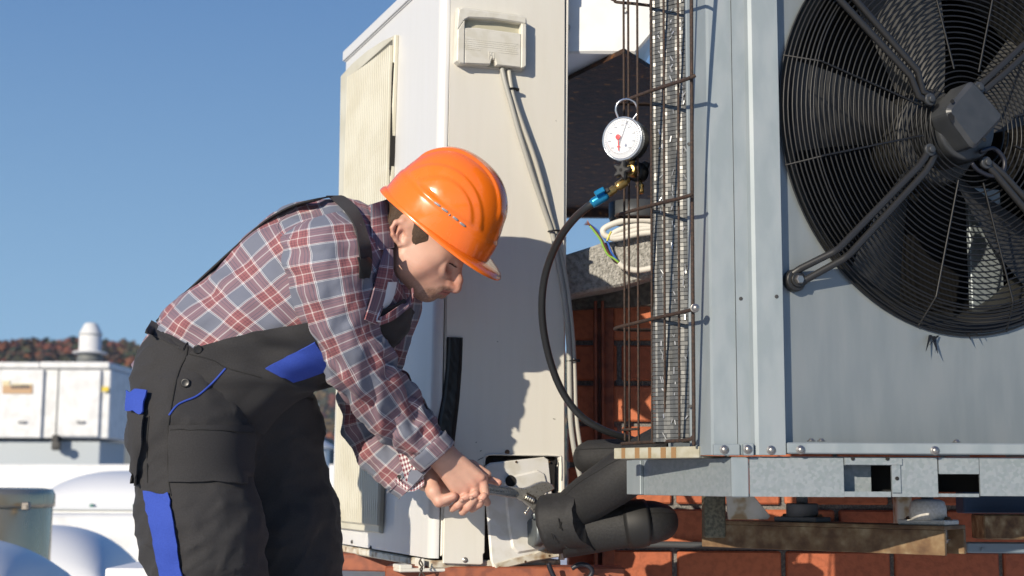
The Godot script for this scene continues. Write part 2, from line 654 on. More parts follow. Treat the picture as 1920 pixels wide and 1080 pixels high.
	for q in [Vector3(937, 1064, 0.0102), Vector3(985, 1053, 0.0102), Vector3(1030, 1042, 0.0102), Vector3(1030, 866, 0.0102), Vector3(968, 866, 0.007), Vector3(1000, 886, 0.007), Vector3(1008, 884, 0.007)]:
		mb = Mb.new()
		disc(mb, RP(q.x, q.y, co + cb.z * q.z, cb.z), cb.z, 0.0025, 0.0012)
		put("rust_spot", mb, M("rust_spot", Color(0.07, 0.035, 0.012), 0.8), cover)
	# keyhole slots at the top corners of the opening
	mb = Mb.new()
	mb.prism(AO + AN * 0.0004, bs, on_plane([Vector2(922, 861), Vector2(928, 859), Vector2(932, 862), Vector2(985, 860), Vector2(984, 862), Vector2(930, 867), Vector2(924, 866)], AO, bs), 0.0012)
	put("keyhole_slot", mb, dark, panel)
	mb = Mb.new()
	mb.prism(AO + AN * 0.0004, bs, on_plane([Vector2(1030, 864), Vector2(1038, 864), Vector2(1041, 861), Vector2(1043, 866), Vector2(1040, 872), Vector2(1039, 915), Vector2(1033, 915)], AO, bs), 0.0012)
	put("keyhole_slot", mb, dark, panel)
	# base tray and feet
	mb = Mb.new()
	mb.box(A(sR / 2 - 0.01, -0.001, -fL / 2 + 0.002), bs, Vector3(sR + 0.015, 0.018, fL - 0.01), 0.003)
	put("base_tray", mb, rust, root)
	for k in 2:
		var ff := -0.03 if k == 0 else -fL + 0.08
		mb = Mb.new()
		mb.box(A(sR / 2 - 0.03, -0.013, ff), bs, Vector3(sR + 0.12, 0.008, 0.05), 0.002)
		mb.box(A(-0.075, -0.006, ff), bs, Vector3(0.03, 0.010, 0.05), 0.002)
		mb.box(A(-0.035, 0.0, ff), bs, Vector3(0.006, 0.024, 0.05), 0.001)
		put("foot", mb, white, root)
	# electrical cover
	electrical_cover(bs, white, cream, dark)
	# black tape over the seam
	mb = Mb.new()
	var g := PackedVector3Array()
	var lft := [Vector2(838, 632), Vector2(836, 690), Vector2(829, 745), Vector2(820, 790), Vector2(820, 850), Vector2(826, 925)]
	var rgt := [Vector2(868, 633), Vector2(866, 690), Vector2(862, 745), Vector2(857, 790), Vector2(850, 850), Vector2(836, 925)]
	var nw := 9
	var nh := 41
	var nz := FastNoiseLite.new()
	nz.frequency = 0.05
	for j in nh:
		var t := j / float(nh - 1) * 5.0
		var k := mini(int(t), 4)
		for i in nw:
			var q: Vector2 = lft[k].lerp(lft[k + 1], t - k).lerp(rgt[k].lerp(rgt[k + 1], t - k), i / float(nw - 1))
			var h := 0.0035 + 0.003 * absf(nz.get_noise_2d(q.x * 3.0, q.y)) + (0.002 if i > 0 and i < nw - 1 else -0.002)
			g.append(side(q.x, q.y, h))
	mb.sheet(g, nw, nh, AN)
	put("black_tape", mb, M("tape", G(0.013), 0.38), root, "black tape strip stuck over the casing seam")
	# wire tie at the foot
	mb = Mb.new()
	var w := PackedVector3Array()
	for q in [Vector2(790, 1046), Vector2(786, 1056), Vector2(792, 1066), Vector2(786, 1080), Vector2(790, 1094)]:
		w.append(side(q.x, q.y, 0.02))
	mb.tube(smooth_path(w, 4), 0.0018, 5)
	w = PackedVector3Array()
	for q in [Vector2(788, 1050), Vector2(793, 1060), Vector2(788, 1068), Vector2(796, 1080), Vector2(800, 1094)]:
		w.append(side(q.x, q.y, 0.023))
	mb.tube(smooth_path(w, 4), 0.0018, 5)
	put("twisted_wire", mb, M("wire_tie", Color(0.06, 0.05, 0.04), 0.6), root)
	# two grey cables
	var cab := thing("power_cable", "two grey cables hanging from the white box, tied together with black ties", "cable", side(1000, 600, 0.0))
	var grey := M("cable_grey", Color(0.33, 0.33, 0.30), 0.5)
	var runs := [
		[Vector2(941, 128), Vector2(947, 155), Vector2(957, 190), Vector2(970, 238), Vector2(986, 290), Vector2(1002, 340), Vector2(1021, 395), Vector2(1036, 440), Vector2(1048, 500), Vector2(1058, 560), Vector2(1066, 640), Vector2(1068, 720), Vector2(1070, 790), Vector2(1078, 850), Vector2(1092, 910)],
		[Vector2(954, 130), Vector2(957, 155), Vector2(964, 188), Vector2(981, 238), Vector2(1000, 290), Vector2(1015, 340), Vector2(1029, 395), Vector2(1042, 440), Vector2(1056, 500), Vector2(1066, 560), Vector2(1074, 640), Vector2(1077, 700), Vector2(1080, 780), Vector2(1090, 850), Vector2(1104, 910)]]
	for k in 2:
		var pts := PackedVector3Array()
		var i := 0
		for q in runs[k]:
			pts.append(side(q.x, q.y, 0.007 + 0.010 * sin(minf(i / 7.0, 1.0) * PI) + (0.004 if k == 0 else 0.0)))
			i += 1
		mb = Mb.new()
		mb.tube(smooth_path(pts, 8), 0.0062 if k == 0 else 0.0058, 12)
		put("cable", mb, grey if k == 0 else M("cable_pale", Color(0.42, 0.41, 0.36), 0.5), cab)
	for q in [[Vector2(958, 167), 12.0, 0.012], [Vector2(1038, 433), 11.0, 0.016], [Vector2(1073, 676), 11.0, 0.010]]:
		mb = Mb.new()
		var c := side(q[0].x, q[0].y, q[2])
		var pts := PackedVector3Array()
		for i in 16:
			var a := TAU * i / 16
			pts.append(c + AS * cos(a) * q[1] * 0.00118 + AN * sin(a) * 0.0085 + AU * cos(a) * 0.002)
		mb.tube(pts, 0.0022, 6, false, true)
		mb.box(c + AS * (q[1] * 0.00118 + 0.002) + AN * 0.002, bs, Vector3(0.007, 0.007, 0.007), 0.001)
		put("cable_tie", mb, M("tie_black", G(0.012), 0.5), cab)

func electrical_cover(bs: Basis, white: Material, cream: Material, dark: Material) -> void:
	var root := thing("terminal_cover", "raised beige plastic terminal cover with handle slot near the top of the side panel", "cover", side(917, 130, 0.0))
	var mat := MN("cover_plastic", [Color(0.58, 0.56, 0.48), Color(0.63, 0.615, 0.55), Color(0.65, 0.635, 0.57)], [0.3, 0.5, 0.7], 0.01, 4.0, 0.45)
	var out := on_plane([Vector2(857, 16), Vector2(868, 14), Vector2(975, 29), Vector2(982, 34), Vector2(983, 131), Vector2(977, 135), Vector2(856, 124), Vector2(851, 119)], AO, bs)
	var mb := Mb.new()
	mb.prism(AO + AN * 0.0005, bs, out, 0.006, 0.002)
	put("base_plate", mb, mat, root)
	# frame made of four bars round the slot and face, so that the slot is a real hollow
	var hi := 0.021
	var o := AO + AN * 0.005
	var strip := func(pix: Array, d: float, called: String) -> void:
		var m := Mb.new()
		m.prism(o, bs, on_plane(pix, o, bs), d, 0.003)
		put(called, m, mat, root)
	strip.call([Vector2(854, 22), Vector2(860, 19), Vector2(976, 35), Vector2(981, 38), Vector2(980, 50), Vector2(972, 48), Vector2(920, 40), Vector2(874, 38), Vector2(866, 42), Vector2(852, 60)], hi, "top_rail")
	strip.call([Vector2(852, 60), Vector2(865.5, 42), Vector2(865, 124), Vector2(857, 123), Vector2(851, 118)], hi, "side_rail")
	strip.call([Vector2(972, 48), Vector2(981, 50), Vector2(981, 128), Vector2(976, 132), Vector2(971, 131)], hi, "side_rail")
	strip.call([Vector2(865.5, 56), Vector2(890, 56), Vector2(920, 60), Vector2(971.5, 67), Vector2(971, 131), Vector2(925, 126), Vector2(922, 115), Vector2(917, 115), Vector2(914, 125), Vector2(865.5, 123)], hi - 0.0015, "face_plate")
	var m := Mb.new()
	m.prism(AO + AN * 0.0066, bs, on_plane([Vector2(864, 38), Vector2(974, 47), Vector2(973, 70), Vector2(864, 60)], AO + AN * 0.0066, bs), 0.001)
	m.prism(AO + AN * 0.0066, bs, on_plane([Vector2(914, 113), Vector2(926, 114), Vector2(926, 127), Vector2(914, 126)], AO + AN * 0.0066, bs), 0.001)
	put("slot_back", m, M("slot", Color(0.45, 0.43, 0.33), 0.6), root)
	m = Mb.new()
	var r := RandomNumberGenerator.new()
	r.seed = 3
	for line in 6:
		var x := 868.0
		while x < 968.0:
			var w := r.randf_range(1.2, 4.0)
			var y := 72.0 + line * 3.8 + (x - 868.0) * 0.105
			if line < 4 or x < 900 or x > 930:
				var c := RP(x + w / 2, y, AO + AN * 0.0247, AN)
				m.box(c, bs, Vector3(w * 0.0012, r.randf_range(0.0012, 0.002), 0.0012))
			x += w + r.randf_range(0.8, 2.0)
	put("embossed_text", m, mat, root)
	m = Mb.new()
	for q in [[Vector2(922, 97), Vector2(919, 104)], [Vector2(919, 104), Vector2(924, 103)], [Vector2(924, 103), Vector2(920.5, 111)], [Vector2(917, 97), Vector2(926, 98)], [Vector2(926, 98), Vector2(926, 112)], [Vector2(917, 97), Vector2(917, 111)]]:
		m.tube(PackedVector3Array([RP(q[0].x, q[0].y, AO + AN * 0.0247, AN), RP(q[1].x, q[1].y, AO + AN * 0.0247, AN)]), 0.0007, 5)
	put("lightning_symbol", m, mat, root)

# ================================================================ the big metal condenser
const ZP := -2.62                      # front plane of its posts
func galv() -> StandardMaterial3D:
	var m := MN("galvanised", [Color(0.23, 0.268, 0.287), Color(0.25, 0.288, 0.306), Color(0.268, 0.304, 0.32)], [0.25, 0.5, 0.75], 0.012, 3.0, 0.45, 0.25, FastNoiseLite.TYPE_SIMPLEX_SMOOTH, 4, Vector3(1, 0.35, 1))
	return m

func spangle() -> StandardMaterial3D:
	return MN("spangled_zinc", [Color(0.20, 0.235, 0.25), Color(0.225, 0.257, 0.275), Color(0.25, 0.28, 0.298)], [0.1, 0.5, 0.9], 0.09, 4.0, 0.5, 0.25, FastNoiseLite.TYPE_CELLULAR, 1)

func rusty() -> StandardMaterial3D:
	var m := MN("rusty_paint", [Color(0.075, 0.038, 0.016), Color(0.13, 0.072, 0.032), Color(0.19, 0.125, 0.062), Color(0.33, 0.26, 0.155)], [0.2, 0.42, 0.64, 0.92], 0.010, 5.0, 0.75, 0.0, FastNoiseLite.TYPE_SIMPLEX_SMOOTH, 6, Vector3(1.0, 0.8, 1.0))
	return m

# a block given by two picture corners, its front at z, thick metres deep
func blk(mb: Mb, x0: float, y0: float, x1: float, y1: float, z: float, thick: float, bev := 0.0015) -> void:
	var a := PZ(x0, y0, z)
	var b := PZ(x1, y1, z)
	mb.box(Vector3((a.x + b.x) / 2, (a.y + b.y) / 2, z - thick / 2), Basis.IDENTITY, Vector3(absf(b.x - a.x), absf(a.y - b.y), thick), bev)

func post(called: String, prof: Array, ytop: float, ybot: float, mat: Material, root: Node) -> MeshInstance3D:
	var poly := PackedVector2Array()
	for q in prof:
		poly.append(Vector2(PZ(q[0], 540, ZP).x, -(ZP + q[1])))
	var mb := Mb.new()
	var y0 := PZ(1400, ybot, ZP).y
	var y1 := PZ(1400, ytop, ZP).y
	mb.prism(Vector3(0, y0, 0), Basis(Vector3.RIGHT, Vector3.FORWARD, Vector3.UP), poly, y1 - y0, 0.0)
	return put(called, mb, mat, root)

func build_condenser() -> void:
	var g := galv()
	var sp := spangle()
	var dark := M("cavity", G(0.005), 0.8)
	var black := M("black_coated_wire", G(0.0085), 0.45, 0.0, 0.5)
	var steel := M("bolt_steel", Color(0.38, 0.36, 0.33), 0.35, 0.9)
	var root := thing("fan_condenser", "large galvanised metal condenser with black round fan guard and finned coil", "condenser", PZ(1600, 905, ZP - 0.4))
	# yawed fan panel
	var np := Vector3(0.375, 0, 0.927).normalized()
	var pb := flat_basis(np)
	var p0 := PZ(1462, 700, ZP - 0.004)
	var fc := RP(1789, 245, p0, np)
	var dep := (fc - CP).dot(CB * Vector3.FORWARD)
	var R := 388.0 * dep / F
	var w0 := (p0 - fc).dot(pb.x) - 0.004
	var w1 := 0.62
	var h0 := PZ(1462, 838, ZP).y - fc.y
	var h1 := 0.66
	var mb := Mb.new()
	var p := PackedVector3Array()
	var t := PackedInt32Array()
	var seg := 96
	for i in seg:
		var a := TAU * i / seg
		var c := Vector2(cos(a), sin(a))
		var kx := (w1 if c.x > 0 else w0) / c.x if absf(c.x) > 1e-5 else 1e9
		var ky := (h1 if c.y > 0 else h0) / c.y if absf(c.y) > 1e-5 else 1e9
		var k := minf(kx, ky)
		p.append(fc + pb.x * c.x * R * 0.985 + pb.y * c.y * R * 0.985)
		p.append(fc + pb.x * c.x * k + pb.y * c.y * k)
	for i in seg:
		var j := (i + 1) % seg
		t.append_array([i * 2, i * 2 + 1, j * 2 + 1, i * 2, j * 2 + 1, j * 2])
	# corner triangles
	for cr in [Vector2(w0, h0), Vector2(w1, h0), Vector2(w1, h1), Vector2(w0, h1)]:
		var best := [-1, -1]
		for i in seg:
			var j := (i + 1) % seg
			var qa := Vector2((p[i * 2 + 1] - fc).dot(pb.x), (p[i * 2 + 1] - fc).dot(pb.y))
			var qb := Vector2((p[j * 2 + 1] - fc).dot(pb.x), (p[j * 2 + 1] - fc).dot(pb.y))
			var onx := absf(qa.x - cr.x) < 1e-4 and absf(qb.y - cr.y) < 1e-4 and signf(qa.y) == signf(cr.y) and signf(qb.x) == signf(cr.x)
			var ony := absf(qa.y - cr.y) < 1e-4 and absf(qb.x - cr.x) < 1e-4 and signf(qa.x) == signf(cr.x) and signf(qb.y) == signf(cr.y)
			if (onx or ony) and qa.distance_to(cr) > 1e-4 and qb.distance_to(cr) > 1e-4:
				best = [i * 2 + 1, j * 2 + 1]
		if best[0] >= 0:
			p.append(fc + pb.x * cr.x + pb.y * cr.y)
			t.append_array([best[0], p.size() - 1, best[1]])
	mb.add(p, t, false, np)
	put("fan_panel", mb, MN("panel_zinc", [Color(0.20, 0.228, 0.240), Color(0.218, 0.246, 0.256), Color(0.236, 0.262, 0.27)], [0.25, 0.5, 0.75], 0.01, 2.5, 0.5, 0.2, FastNoiseLite.TYPE_SIMPLEX_SMOOTH, 4, Vector3(1.4, 0.25, 1)), root)
	# fan cavity: shroud, inner box
	mb = Mb.new()
	var sb := Basis(pb.x, np, -pb.y)
	mb.lathe(fc, sb, [Vector2(R * 0.985, 0.001), Vector2(R * 0.90, -0.012), Vector2(R * 0.875, -0.03), Vector2(R * 0.875, -0.13)], 72)
	var sh := Mb.new()
	for i in mb.v.size():
		pass
	# keep the wall of the shroud only (no end caps)
	sh = Mb.new()
	var prof := [Vector2(R * 0.985, 0.001), Vector2(R * 0.93, -0.010), Vector2(R * 0.885, -0.03), Vector2(R * 0.885, -0.14)]
	var sp2 := PackedVector3Array()
	var st := PackedInt32Array()
	for i in prof.size():
		for k in 72:
			var a := TAU * k / 72
			sp2.append(fc + sb * Vector3(prof[i].x * cos(a), prof[i].y, prof[i].x * sin(a)))
	for i in prof.size() - 1:
		for k in 72:
			var k2 := (k + 1) % 72
			st.append_array([i * 72 + k, (i + 1) * 72 + k2, i * 72 + k2, i * 72 + k, (i + 1) * 72 + k, (i + 1) * 72 + k2])
	# inward facing: outside of the volume reversed through a flipped copy
	sh.add(sp2, st, true, null)
	for i in sh.n.size():
		sh.n[i] = -sh.n[i]
	for i in range(0, sh.idx.size(), 3):
		var k := sh.idx[i + 1]
		sh.idx[i + 1] = sh.idx[i + 2]
		sh.idx[i + 2] = k
	put("fan_shroud", sh, M("shroud", Color(0.05, 0.05, 0.046), 0.45, 0.4), root)
	var inr := Mb.new()
	var ic := fc - np * 0.30 + pb.x * (w0 + w1) / 2 + pb.y * (h0 + h1) / 2
	var il := w0 + 0.07
	ic = fc - np * 0.19 + pb.x * (il + w1) / 2 + pb.y * (h0 + h1) / 2
	inr.box(ic - np * 0.15, pb, Vector3(w1 - il, h1 - h0, 0.01))
	inr.box(ic + pb.x * ((w1 - il) / 2 - 0.006), pb, Vector3(0.01, h1 - h0 - 0.012, 0.28))
	inr.box(ic - pb.x * ((w1 - il) / 2 - 0.006), pb, Vector3(0.01, h1 - h0 - 0.012, 0.28))
	inr.box(ic + pb.y * ((h1 - h0) / 2 - 0.012), pb, Vector3(w1 - il - 0.03, 0.01, 0.28))
	inr.box(ic - pb.y * ((h1 - h0) / 2 - 0.012), pb, Vector3(w1 - il - 0.03, 0.01, 0.28))
	put("inner_casing", inr, dark, root)
	mb = Mb.new()
	mb.box(fc - np * 0.16 + pb.x * 0.20 - pb.y * 0.28, pb, Vector3(0.085, 0.42, 0.012), 0.002)
	put("inner_divider", mb, g, root)
	# fan: hub and five blades
	var blade_mat := MN("blade_grey", [Color(0.034, 0.034, 0.033), Color(0.048, 0.048, 0.046)], [0.3, 0.7], 0.02, 5.0, 0.5)
	var fan := Node3D.new()
	fan.name = "fan"
	root.add_child(fan, true)
	mb = Mb.new()
	mb.lathe(fc - np * 0.06, sb, [Vector2(0.10, -0.09), Vector2(0.10, 0.0), Vector2(0.09, 0.015), Vector2(0.0, 0.018)], 32)
	put("fan_hub", mb, blade_mat, fan)
	for k in 5:
		var a0 := TAU * k / 5.0 + 0.42
		var bp := PackedVector3Array()
		for j in 9:
			var rr := lerpf(0.095, R * 0.865, j / 8.0)
			var span := lerpf(0.62, 0.50, j / 8.0)
			for i in 9:
				var s := i / 8.0 - 0.5
				var aa := a0 + s * span * 2.0 * 0.5 + 0.12 * j / 8.0
				var z := -0.085 - s * 0.07 + 0.012 * (1.0 - 4.0 * s * s)
				bp.append(fc + pb.x * cos(aa) * rr + pb.y * sin(aa) * rr + np * z)
		mb = Mb.new()
		mb.sheet(bp, 9, 9, np)
		put("blade", mb, blade_mat, fan)
	# guard: rings, spokes
	var guard := Node3D.new()
	guard.name = "fan_guard"
	root.add_child(guard, true)
	var lift := 0.040
	var Rf := R * 0.865
	var nring := 25
	for i in nring:
		mb = Mb.new()
		mb.ring(fc + np * lift, np, lerpf(Rf, 0.088, i / float(nring - 1)), 0.0017, 88, 5)
		put("guard_ring", mb, black, guard)
	for i in 8:
		var q := (i + 0.3) / 8.0
		mb = Mb.new()
		mb.ring(fc + np * lerpf(0.004, lift, q), np, lerpf(R * 1.0, Rf, q), 0.0021, 96, 5)
		put("guard_ring", mb, black, guard)
	for dg in [15, 75, 105, 165, 195, 255, 285, 345]:
		var a := deg_to_rad(dg)
		var d := pb.x * cos(a) + pb.y * sin(a)
		mb = Mb.new()
		mb.tube(PackedVector3Array([fc + d * 0.115 + np * (lift + 0.003), fc + d * (Rf - 0.004) + np * (lift + 0.003), fc + d * Rf + np * (lift + 0.001), fc + d * R + np * 0.004]), 0.0021, 6)
		put("guard_spoke", mb, black, guard)
	# motor box and hub plate
	var motor := MN("motor_grey", [Color(0.033, 0.036, 0.040), Color(0.042, 0.045, 0.049)], [0.3, 0.7], 0.01, 5.0, 0.42)
	var mo := Node3D.new()
	mo.name = "fan_motor"
	root.add_child(mo, true)
	mb = Mb.new()
	mb.lathe(fc + np * 0.012 - pb.x * 0.002, sb, [Vector2(0.070, -0.06), Vector2(0.070, 0.022), Vector2(0.064, 0.030), Vector2(0.0, 0.032)], 40)
	put("hub_plate", mb, motor, mo)
	mb = Mb.new()
	var o2 := fc + np * 0.034
	var diamond := on_plane([Vector2(1788, 161), Vector2(1848, 231), Vector2(1791, 293), Vector2(1737, 220)], o2, pb)
	mb.prism(o2, pb, round_poly(diamond, 0.016, 5), 0.058, 0.007)
	var box := put("motor_box", mb, motor, mo)
	for q in [Vector2(1786, 190), Vector2(1846, 262)]:
		mb = Mb.new()
		disc(mb, RP(q.x, q.y, o2 + np * 0.0581, np), np, 0.0042, 0.0006)
		put("screw_hole", mb, M("hole_black", G(0.006), 0.8), mo)
	mb = Mb.new()
	mb.prism(o2 + np * 0.0578, pb, on_plane([Vector2(1777, 214), Vector2(1783, 211), Vector2(1789, 218), Vector2(1788, 225), Vector2(1783, 227), Vector2(1778, 220)], o2 + np * 0.0578, pb), 0.0007)
	put("dark_chip", mb, M("hole_black", G(0.006), 0.8), mo)
	for q in [Vector2(1741, 188), Vector2(1741, 282), Vector2(1832, 166), Vector2(1846, 306)]:
		mb = Mb.new()
		var c := RP(q.x, q.y, fc + np * 0.05, np)
		disc(mb, c, np, 0.0125, 0.008)
		disc(mb, c + np * 0.007, np, 0.007, 0.007)
		put("mount_bolt", mb, motor, mo)
	mb = Mb.new()
	var cb := PackedVector3Array()
	for q in [Vector2(1838, 285), Vector2(1862, 278), Vector2(1882, 298), Vector2(1880, 322), Vector2(1860, 330), Vector2(1835, 320), Vector2(1822, 306)]:
		cb.append(RP(q.x, q.y, fc + np * 0.05, np))
	mb.tube(smooth_path(cb, 6), 0.0045, 8)
	put("motor_lead", mb, M("lead_black", Color(0.012, 0.013, 0.02), 0.45), mo)
	# four pairs of arm rods
	var rods := [
		[[1741, 190, 0.05], [1722, 180, 0.05], [1707, 142, 0.052], [1575, 0, 0.052], [1492, -92, 0.05], [1436, -128, 0.012]],
		[[1748, 180, 0.05], [1730, 172, 0.05], [1720, 132, 0.052], [1604, 0, 0.052], [1520, -96, 0.05], [1440, -146, 0.012]],
		[[1741, 282, 0.05], [1734, 296, 0.052], [1722, 312, 0.052], [1573, 466, 0.050], [1560, 474, 0.045], [1500, 504, 0.016], [1486, 514, 0.012]],
		[[1752, 290, 0.05], [1745, 306, 0.052], [1735, 322, 0.052], [1594, 476, 0.050], [1580, 486, 0.045], [1512, 524, 0.016], [1496, 536, 0.012]],
		[[1827, 170, 0.05], [1871, 129, 0.052], [1930, 74, 0.052], [2040, -30, 0.05], [2090, -64, 0.012]],
		[[1842, 172, 0.05], [1884, 137, 0.052], [1940, 86, 0.052], [2050, -18, 0.05], [2104, -48, 0.012]],
		[[1842, 302, 0.05], [1866, 326, 0.052], [1930, 402, 0.052], [2030, 520, 0.05], [2080, 560, 0.012]],
		[[1856, 306, 0.05], [1880, 326, 0.052], [1944, 396, 0.052], [2044, 512, 0.05], [2094, 548, 0.012]]]
	for rd in rods:
		var pts := PackedVector3Array()
		for q in rd:
			pts.append(RP(q[0], q[1], fc + np * q[2], np))
		mb = Mb.new()
		mb.tube(pts, 0.0068, 10)
		put("motor_arm", mb, M("arm_black", G(0.018), 0.42), guard)
	mb = Mb.new()
	var fo := RP(1490, 526, fc + np * 0.008, np)
	disc(mb, fo - np * 0.006, np, 0.021, 0.014)
	disc(mb, fo + np * 0.006, np, 0.0135, 0.007)
	put("arm_foot", mb, M("arm_black", G(0.018), 0.42), guard)
	mb = Mb.new()
	mb.lathe(fo + np * 0.012, sb, [Vector2(0.0085, 0), Vector2(0.0085, 0.007), Vector2(0.007, 0.009), Vector2(0, 0.009)], 6, false)
	put("hex_bolt", mb, steel, guard)
	# torn bits of tape below the guard
	mb = Mb.new()
	for q in [[1742, 628, 1736, 660, 1748, 628], [1746, 630, 1759, 664, 1754, 630], [1757, 629, 1742, 648, 1762, 629], [1812, 622, 1820, 638, 1818, 620], [1826, 618, 1835, 634, 1830, 616], [1835, 614, 1842, 626, 1840, 612]]:
		var a := RP(q[0], q[1], fc + np * 0.006, np)
		var b := RP(q[2], q[3], fc + np * 0.022, np)
		var c := RP(q[4], q[5], fc + np * 0.004, np)
		mb.add(PackedVector3Array([a, b, c]), PackedInt32Array([0, 1, 2]), false, np)
		mb.add(PackedVector3Array([a - np * 0.001, b - np * 0.001, c - np * 0.001]), PackedInt32Array([0, 1, 2]), false, -np)
	structure(put("torn_tape", mb, M("torn", G(0.012), 0.5), guard), "", "stuff")
	# outer casing behind the panel: top, right side, back
	mb = Mb.new()
	var top := fc.y + h1
	var bot := PZ(1462, 838, ZP).y
	var far := fc + pb.x * w1
	mb.prism(Vector3(0, top, 0), Basis(Vector3.RIGHT, Vector3.FORWARD, Vector3.UP), PackedVector2Array([Vector2(PZ(1300, 540, ZP).x, -ZP + 0.02), Vector2(p0.x, -p0.z), Vector2(far.x, -far.z), Vector2(far.x - 0.34, -far.z + 0.54), Vector2(0.30, 3.02)]), 0.012)
	put("top_panel", mb, g, root)
	mb = Mb.new()
	mb.box(Vector3(far.x, (top + bot) / 2, far.z) - np * 0.30, pb, Vector3(0.012, top - bot - 0.004, 0.6))
	mb.box(Vector3((far.x - 0.34 + 0.34) / 2, (top + bot) / 2, (far.z - 0.54 - 3.0) / 2), flat_basis((Vector3(far.x - 0.34, 0, far.z - 0.54) - Vector3(0.32, 0, -3.02)).cross(Vector3.UP).normalized()), Vector3(Vector3(far.x - 0.34, 0, far.z - 0.54).distance_to(Vector3(0.32, 0, -3.02)), top - bot - 0.004, 0.01))
	put("rear_casing", mb, g, root)
	# posts
	post("corner_post", [[1299, -0.070], [1327, -0.010], [1330, -0.004], [1335, 0.0], [1378, 0.0], [1378, -0.03], [1340, -0.03], [1308, -0.085]], -150, 853, g, root)
	post("corner_post", [[1379, -0.035], [1379, 0.004], [1403, 0.004], [1408, 0.013], [1415, 0.017], [1464, 0.017], [1464, -0.004]], -150, 853, g, root)
	for q in [Vector3(1389, 560, 0.004), Vector3(1456, 556, 0.017), Vector3(1292, 270, -0.06), Vector3(1294, 762, -0.06)]:
		mb = Mb.new()
		disc(mb, PZ(q.x, q.y, ZP + q.z), Vector3.BACK if q.z > 0 else Vector3(-0.5, 0, 0.8).normalized(), 0.0035, 0.001)
		put("panel_screw", mb, M("dark_screw", G(0.05), 0.5, 0.5), root)
	# ledge with cut-outs
	mb = Mb.new()
	blk(mb, 1476, 829.5, 2250, 854.5, ZP + 0.022, 0.05, 0.002)
	put("ledge", mb, g, root)
	for q in [[1338, 832, 1388, 854], [1394, 831, 1414, 854]]:
		mb = Mb.new()
		blk(mb, q[0], q[1], q[2], q[3], ZP + (0.010 if q[0] < 1390 else 0.0225), 0.02, 0.0015)
		put("ledge_bracket", mb, g, root)
	for q in [[1358, 843, 0.0105], [1402, 842.5, 0.0225], [1446, 844, 0.0175], [1501, 843.5, 0.0225], [1753, 845, 0.0225]]:
		mb = Mb.new()
		screw(mb, PZ(q[0], q[1], ZP + q[2]), Vector3.BACK, 0.0055)
		put("screw", mb, steel, root)
	for q in [[1521, 827], [1540, 827], [1793, 829]]:
		mb = Mb.new()
		screw(mb, PZ(q[0], q[1], ZP + 0.006), Vector3.UP, 0.005)
		put("screw", mb, steel, root)
	# base beams
	mb = Mb.new()
	var zb := ZP + 0.004
	for q in [[1405, 858, 1583, 932], [1583, 858, 1671, 872.5], [1583, 921.5, 1671, 932], [1671, 858, 1759.5, 932], [1759.5, 858, 1836, 889], [1759.5, 925.5, 1836, 932], [1836, 858, 2250, 932]]:
		blk(mb, q[0], q[1], q[2], q[3], zb, 0.006, 0.0)
	put("base_beam", mb, sp, root)
	mb = Mb.new()
	blk(mb, 1405, 926, 2250, 932.3, zb - 0.0062, 0.10, 0.0)
	blk(mb, 1405, 857.5, 2250, 860, zb - 0.0062, 0.10, 0.0)
	blk(mb, 1672, 872, 1690, 924, zb + 0.004, 0.003, 0.0005)
	blk(mb, 1585, 858.5, 1692, 872, zb + 0.0035, 0.003, 0.0005)
	put("beam_flange", mb, sp, root)
	mb = Mb.new()
	blk(mb, 1560, 862, 1634, 928, zb - 0.05, 0.05, 0.0)
	put("beam_block", mb, sp, root)
	mb = Mb.new()
	blk(mb, 1420, 861, 2250, 925, zb - 0.105, 0.005, 0.0)
	put("beam_back", mb, dark, root)
	for q in [[1599, 859], [1664, 859], [1682, 896]]:
		mb = Mb.new()
		disc(mb, PZ(q[0], q[1] + 1.0, zb + 0.0045), Vector3.BACK, 0.0035, 0.001)
		put("rivet_hole", mb, M("hole_black", G(0.006), 0.8), root)
	mb = Mb.new()
	blk(mb, 1371, 857, 1405, 932.5, zb + 0.005, 0.012, 0.002)
	put("corner_plate", mb, g, root)
	# the side that runs back to the left: beam, drip tray
	var e0 := Vector3(PZ(1370, 540, ZP).x, 0, ZP - 0.006)
	var e1 := Vector3((1187.0 - 960.0) / F * 2.96, 0, -2.95)
	var dl := (e0 - e1).normalized()
	var nl := Vector3.UP.cross(dl) * -1.0
	if nl.z < 0:
		nl = -nl
	var lb := flat_basis(nl)
	var ytop := PZ(1370, 858, ZP).y
	var ybt := PZ(1370, 931.5, ZP).y
	mb = Mb.new()
	mb.box(Vector3(((e0 + e1) / 2).x, (ytop + ybt) / 2, ((e0 + e1) / 2).z), lb, Vector3(e0.distance_to(e1), ytop - ybt, 0.008), 0.001)
	put("base_beam", mb, sp, root)
	mb = Mb.new()
	mb.box(Vector3(e1.x, (ytop + ybt) / 2, e1.z) + nl * 0.008 + dl * 0.02, lb, Vector3(0.055, ytop - ybt - 0.002, 0.008), 0.001)
	put("corner_plate", mb, g, root)
	mb = Mb.new()
	var t0 := P(1312, 848, 2.64)
	var t1 := P(1153, 850, 2.82)
	var dt := (t0 - t1).normalized()
	var tb := flat_basis(Vector3(-dt.z, 0, dt.x) if -dt.z > 0 else Vector3(dt.z, 0, -dt.x))
	if tb.z.z < 0:
		tb = flat_basis(-tb.z)
	mb.box((t0 + t1) / 2, tb, Vector3(t0.distance_to(t1), 0.021, 0.006), 0.001)
	mb.box((t0 + t1) / 2 + tb.y * -0.0085 - tb.z * 0.085, tb, Vector3(t0.distance_to(t1) - 0.004, 0.004, 0.16))
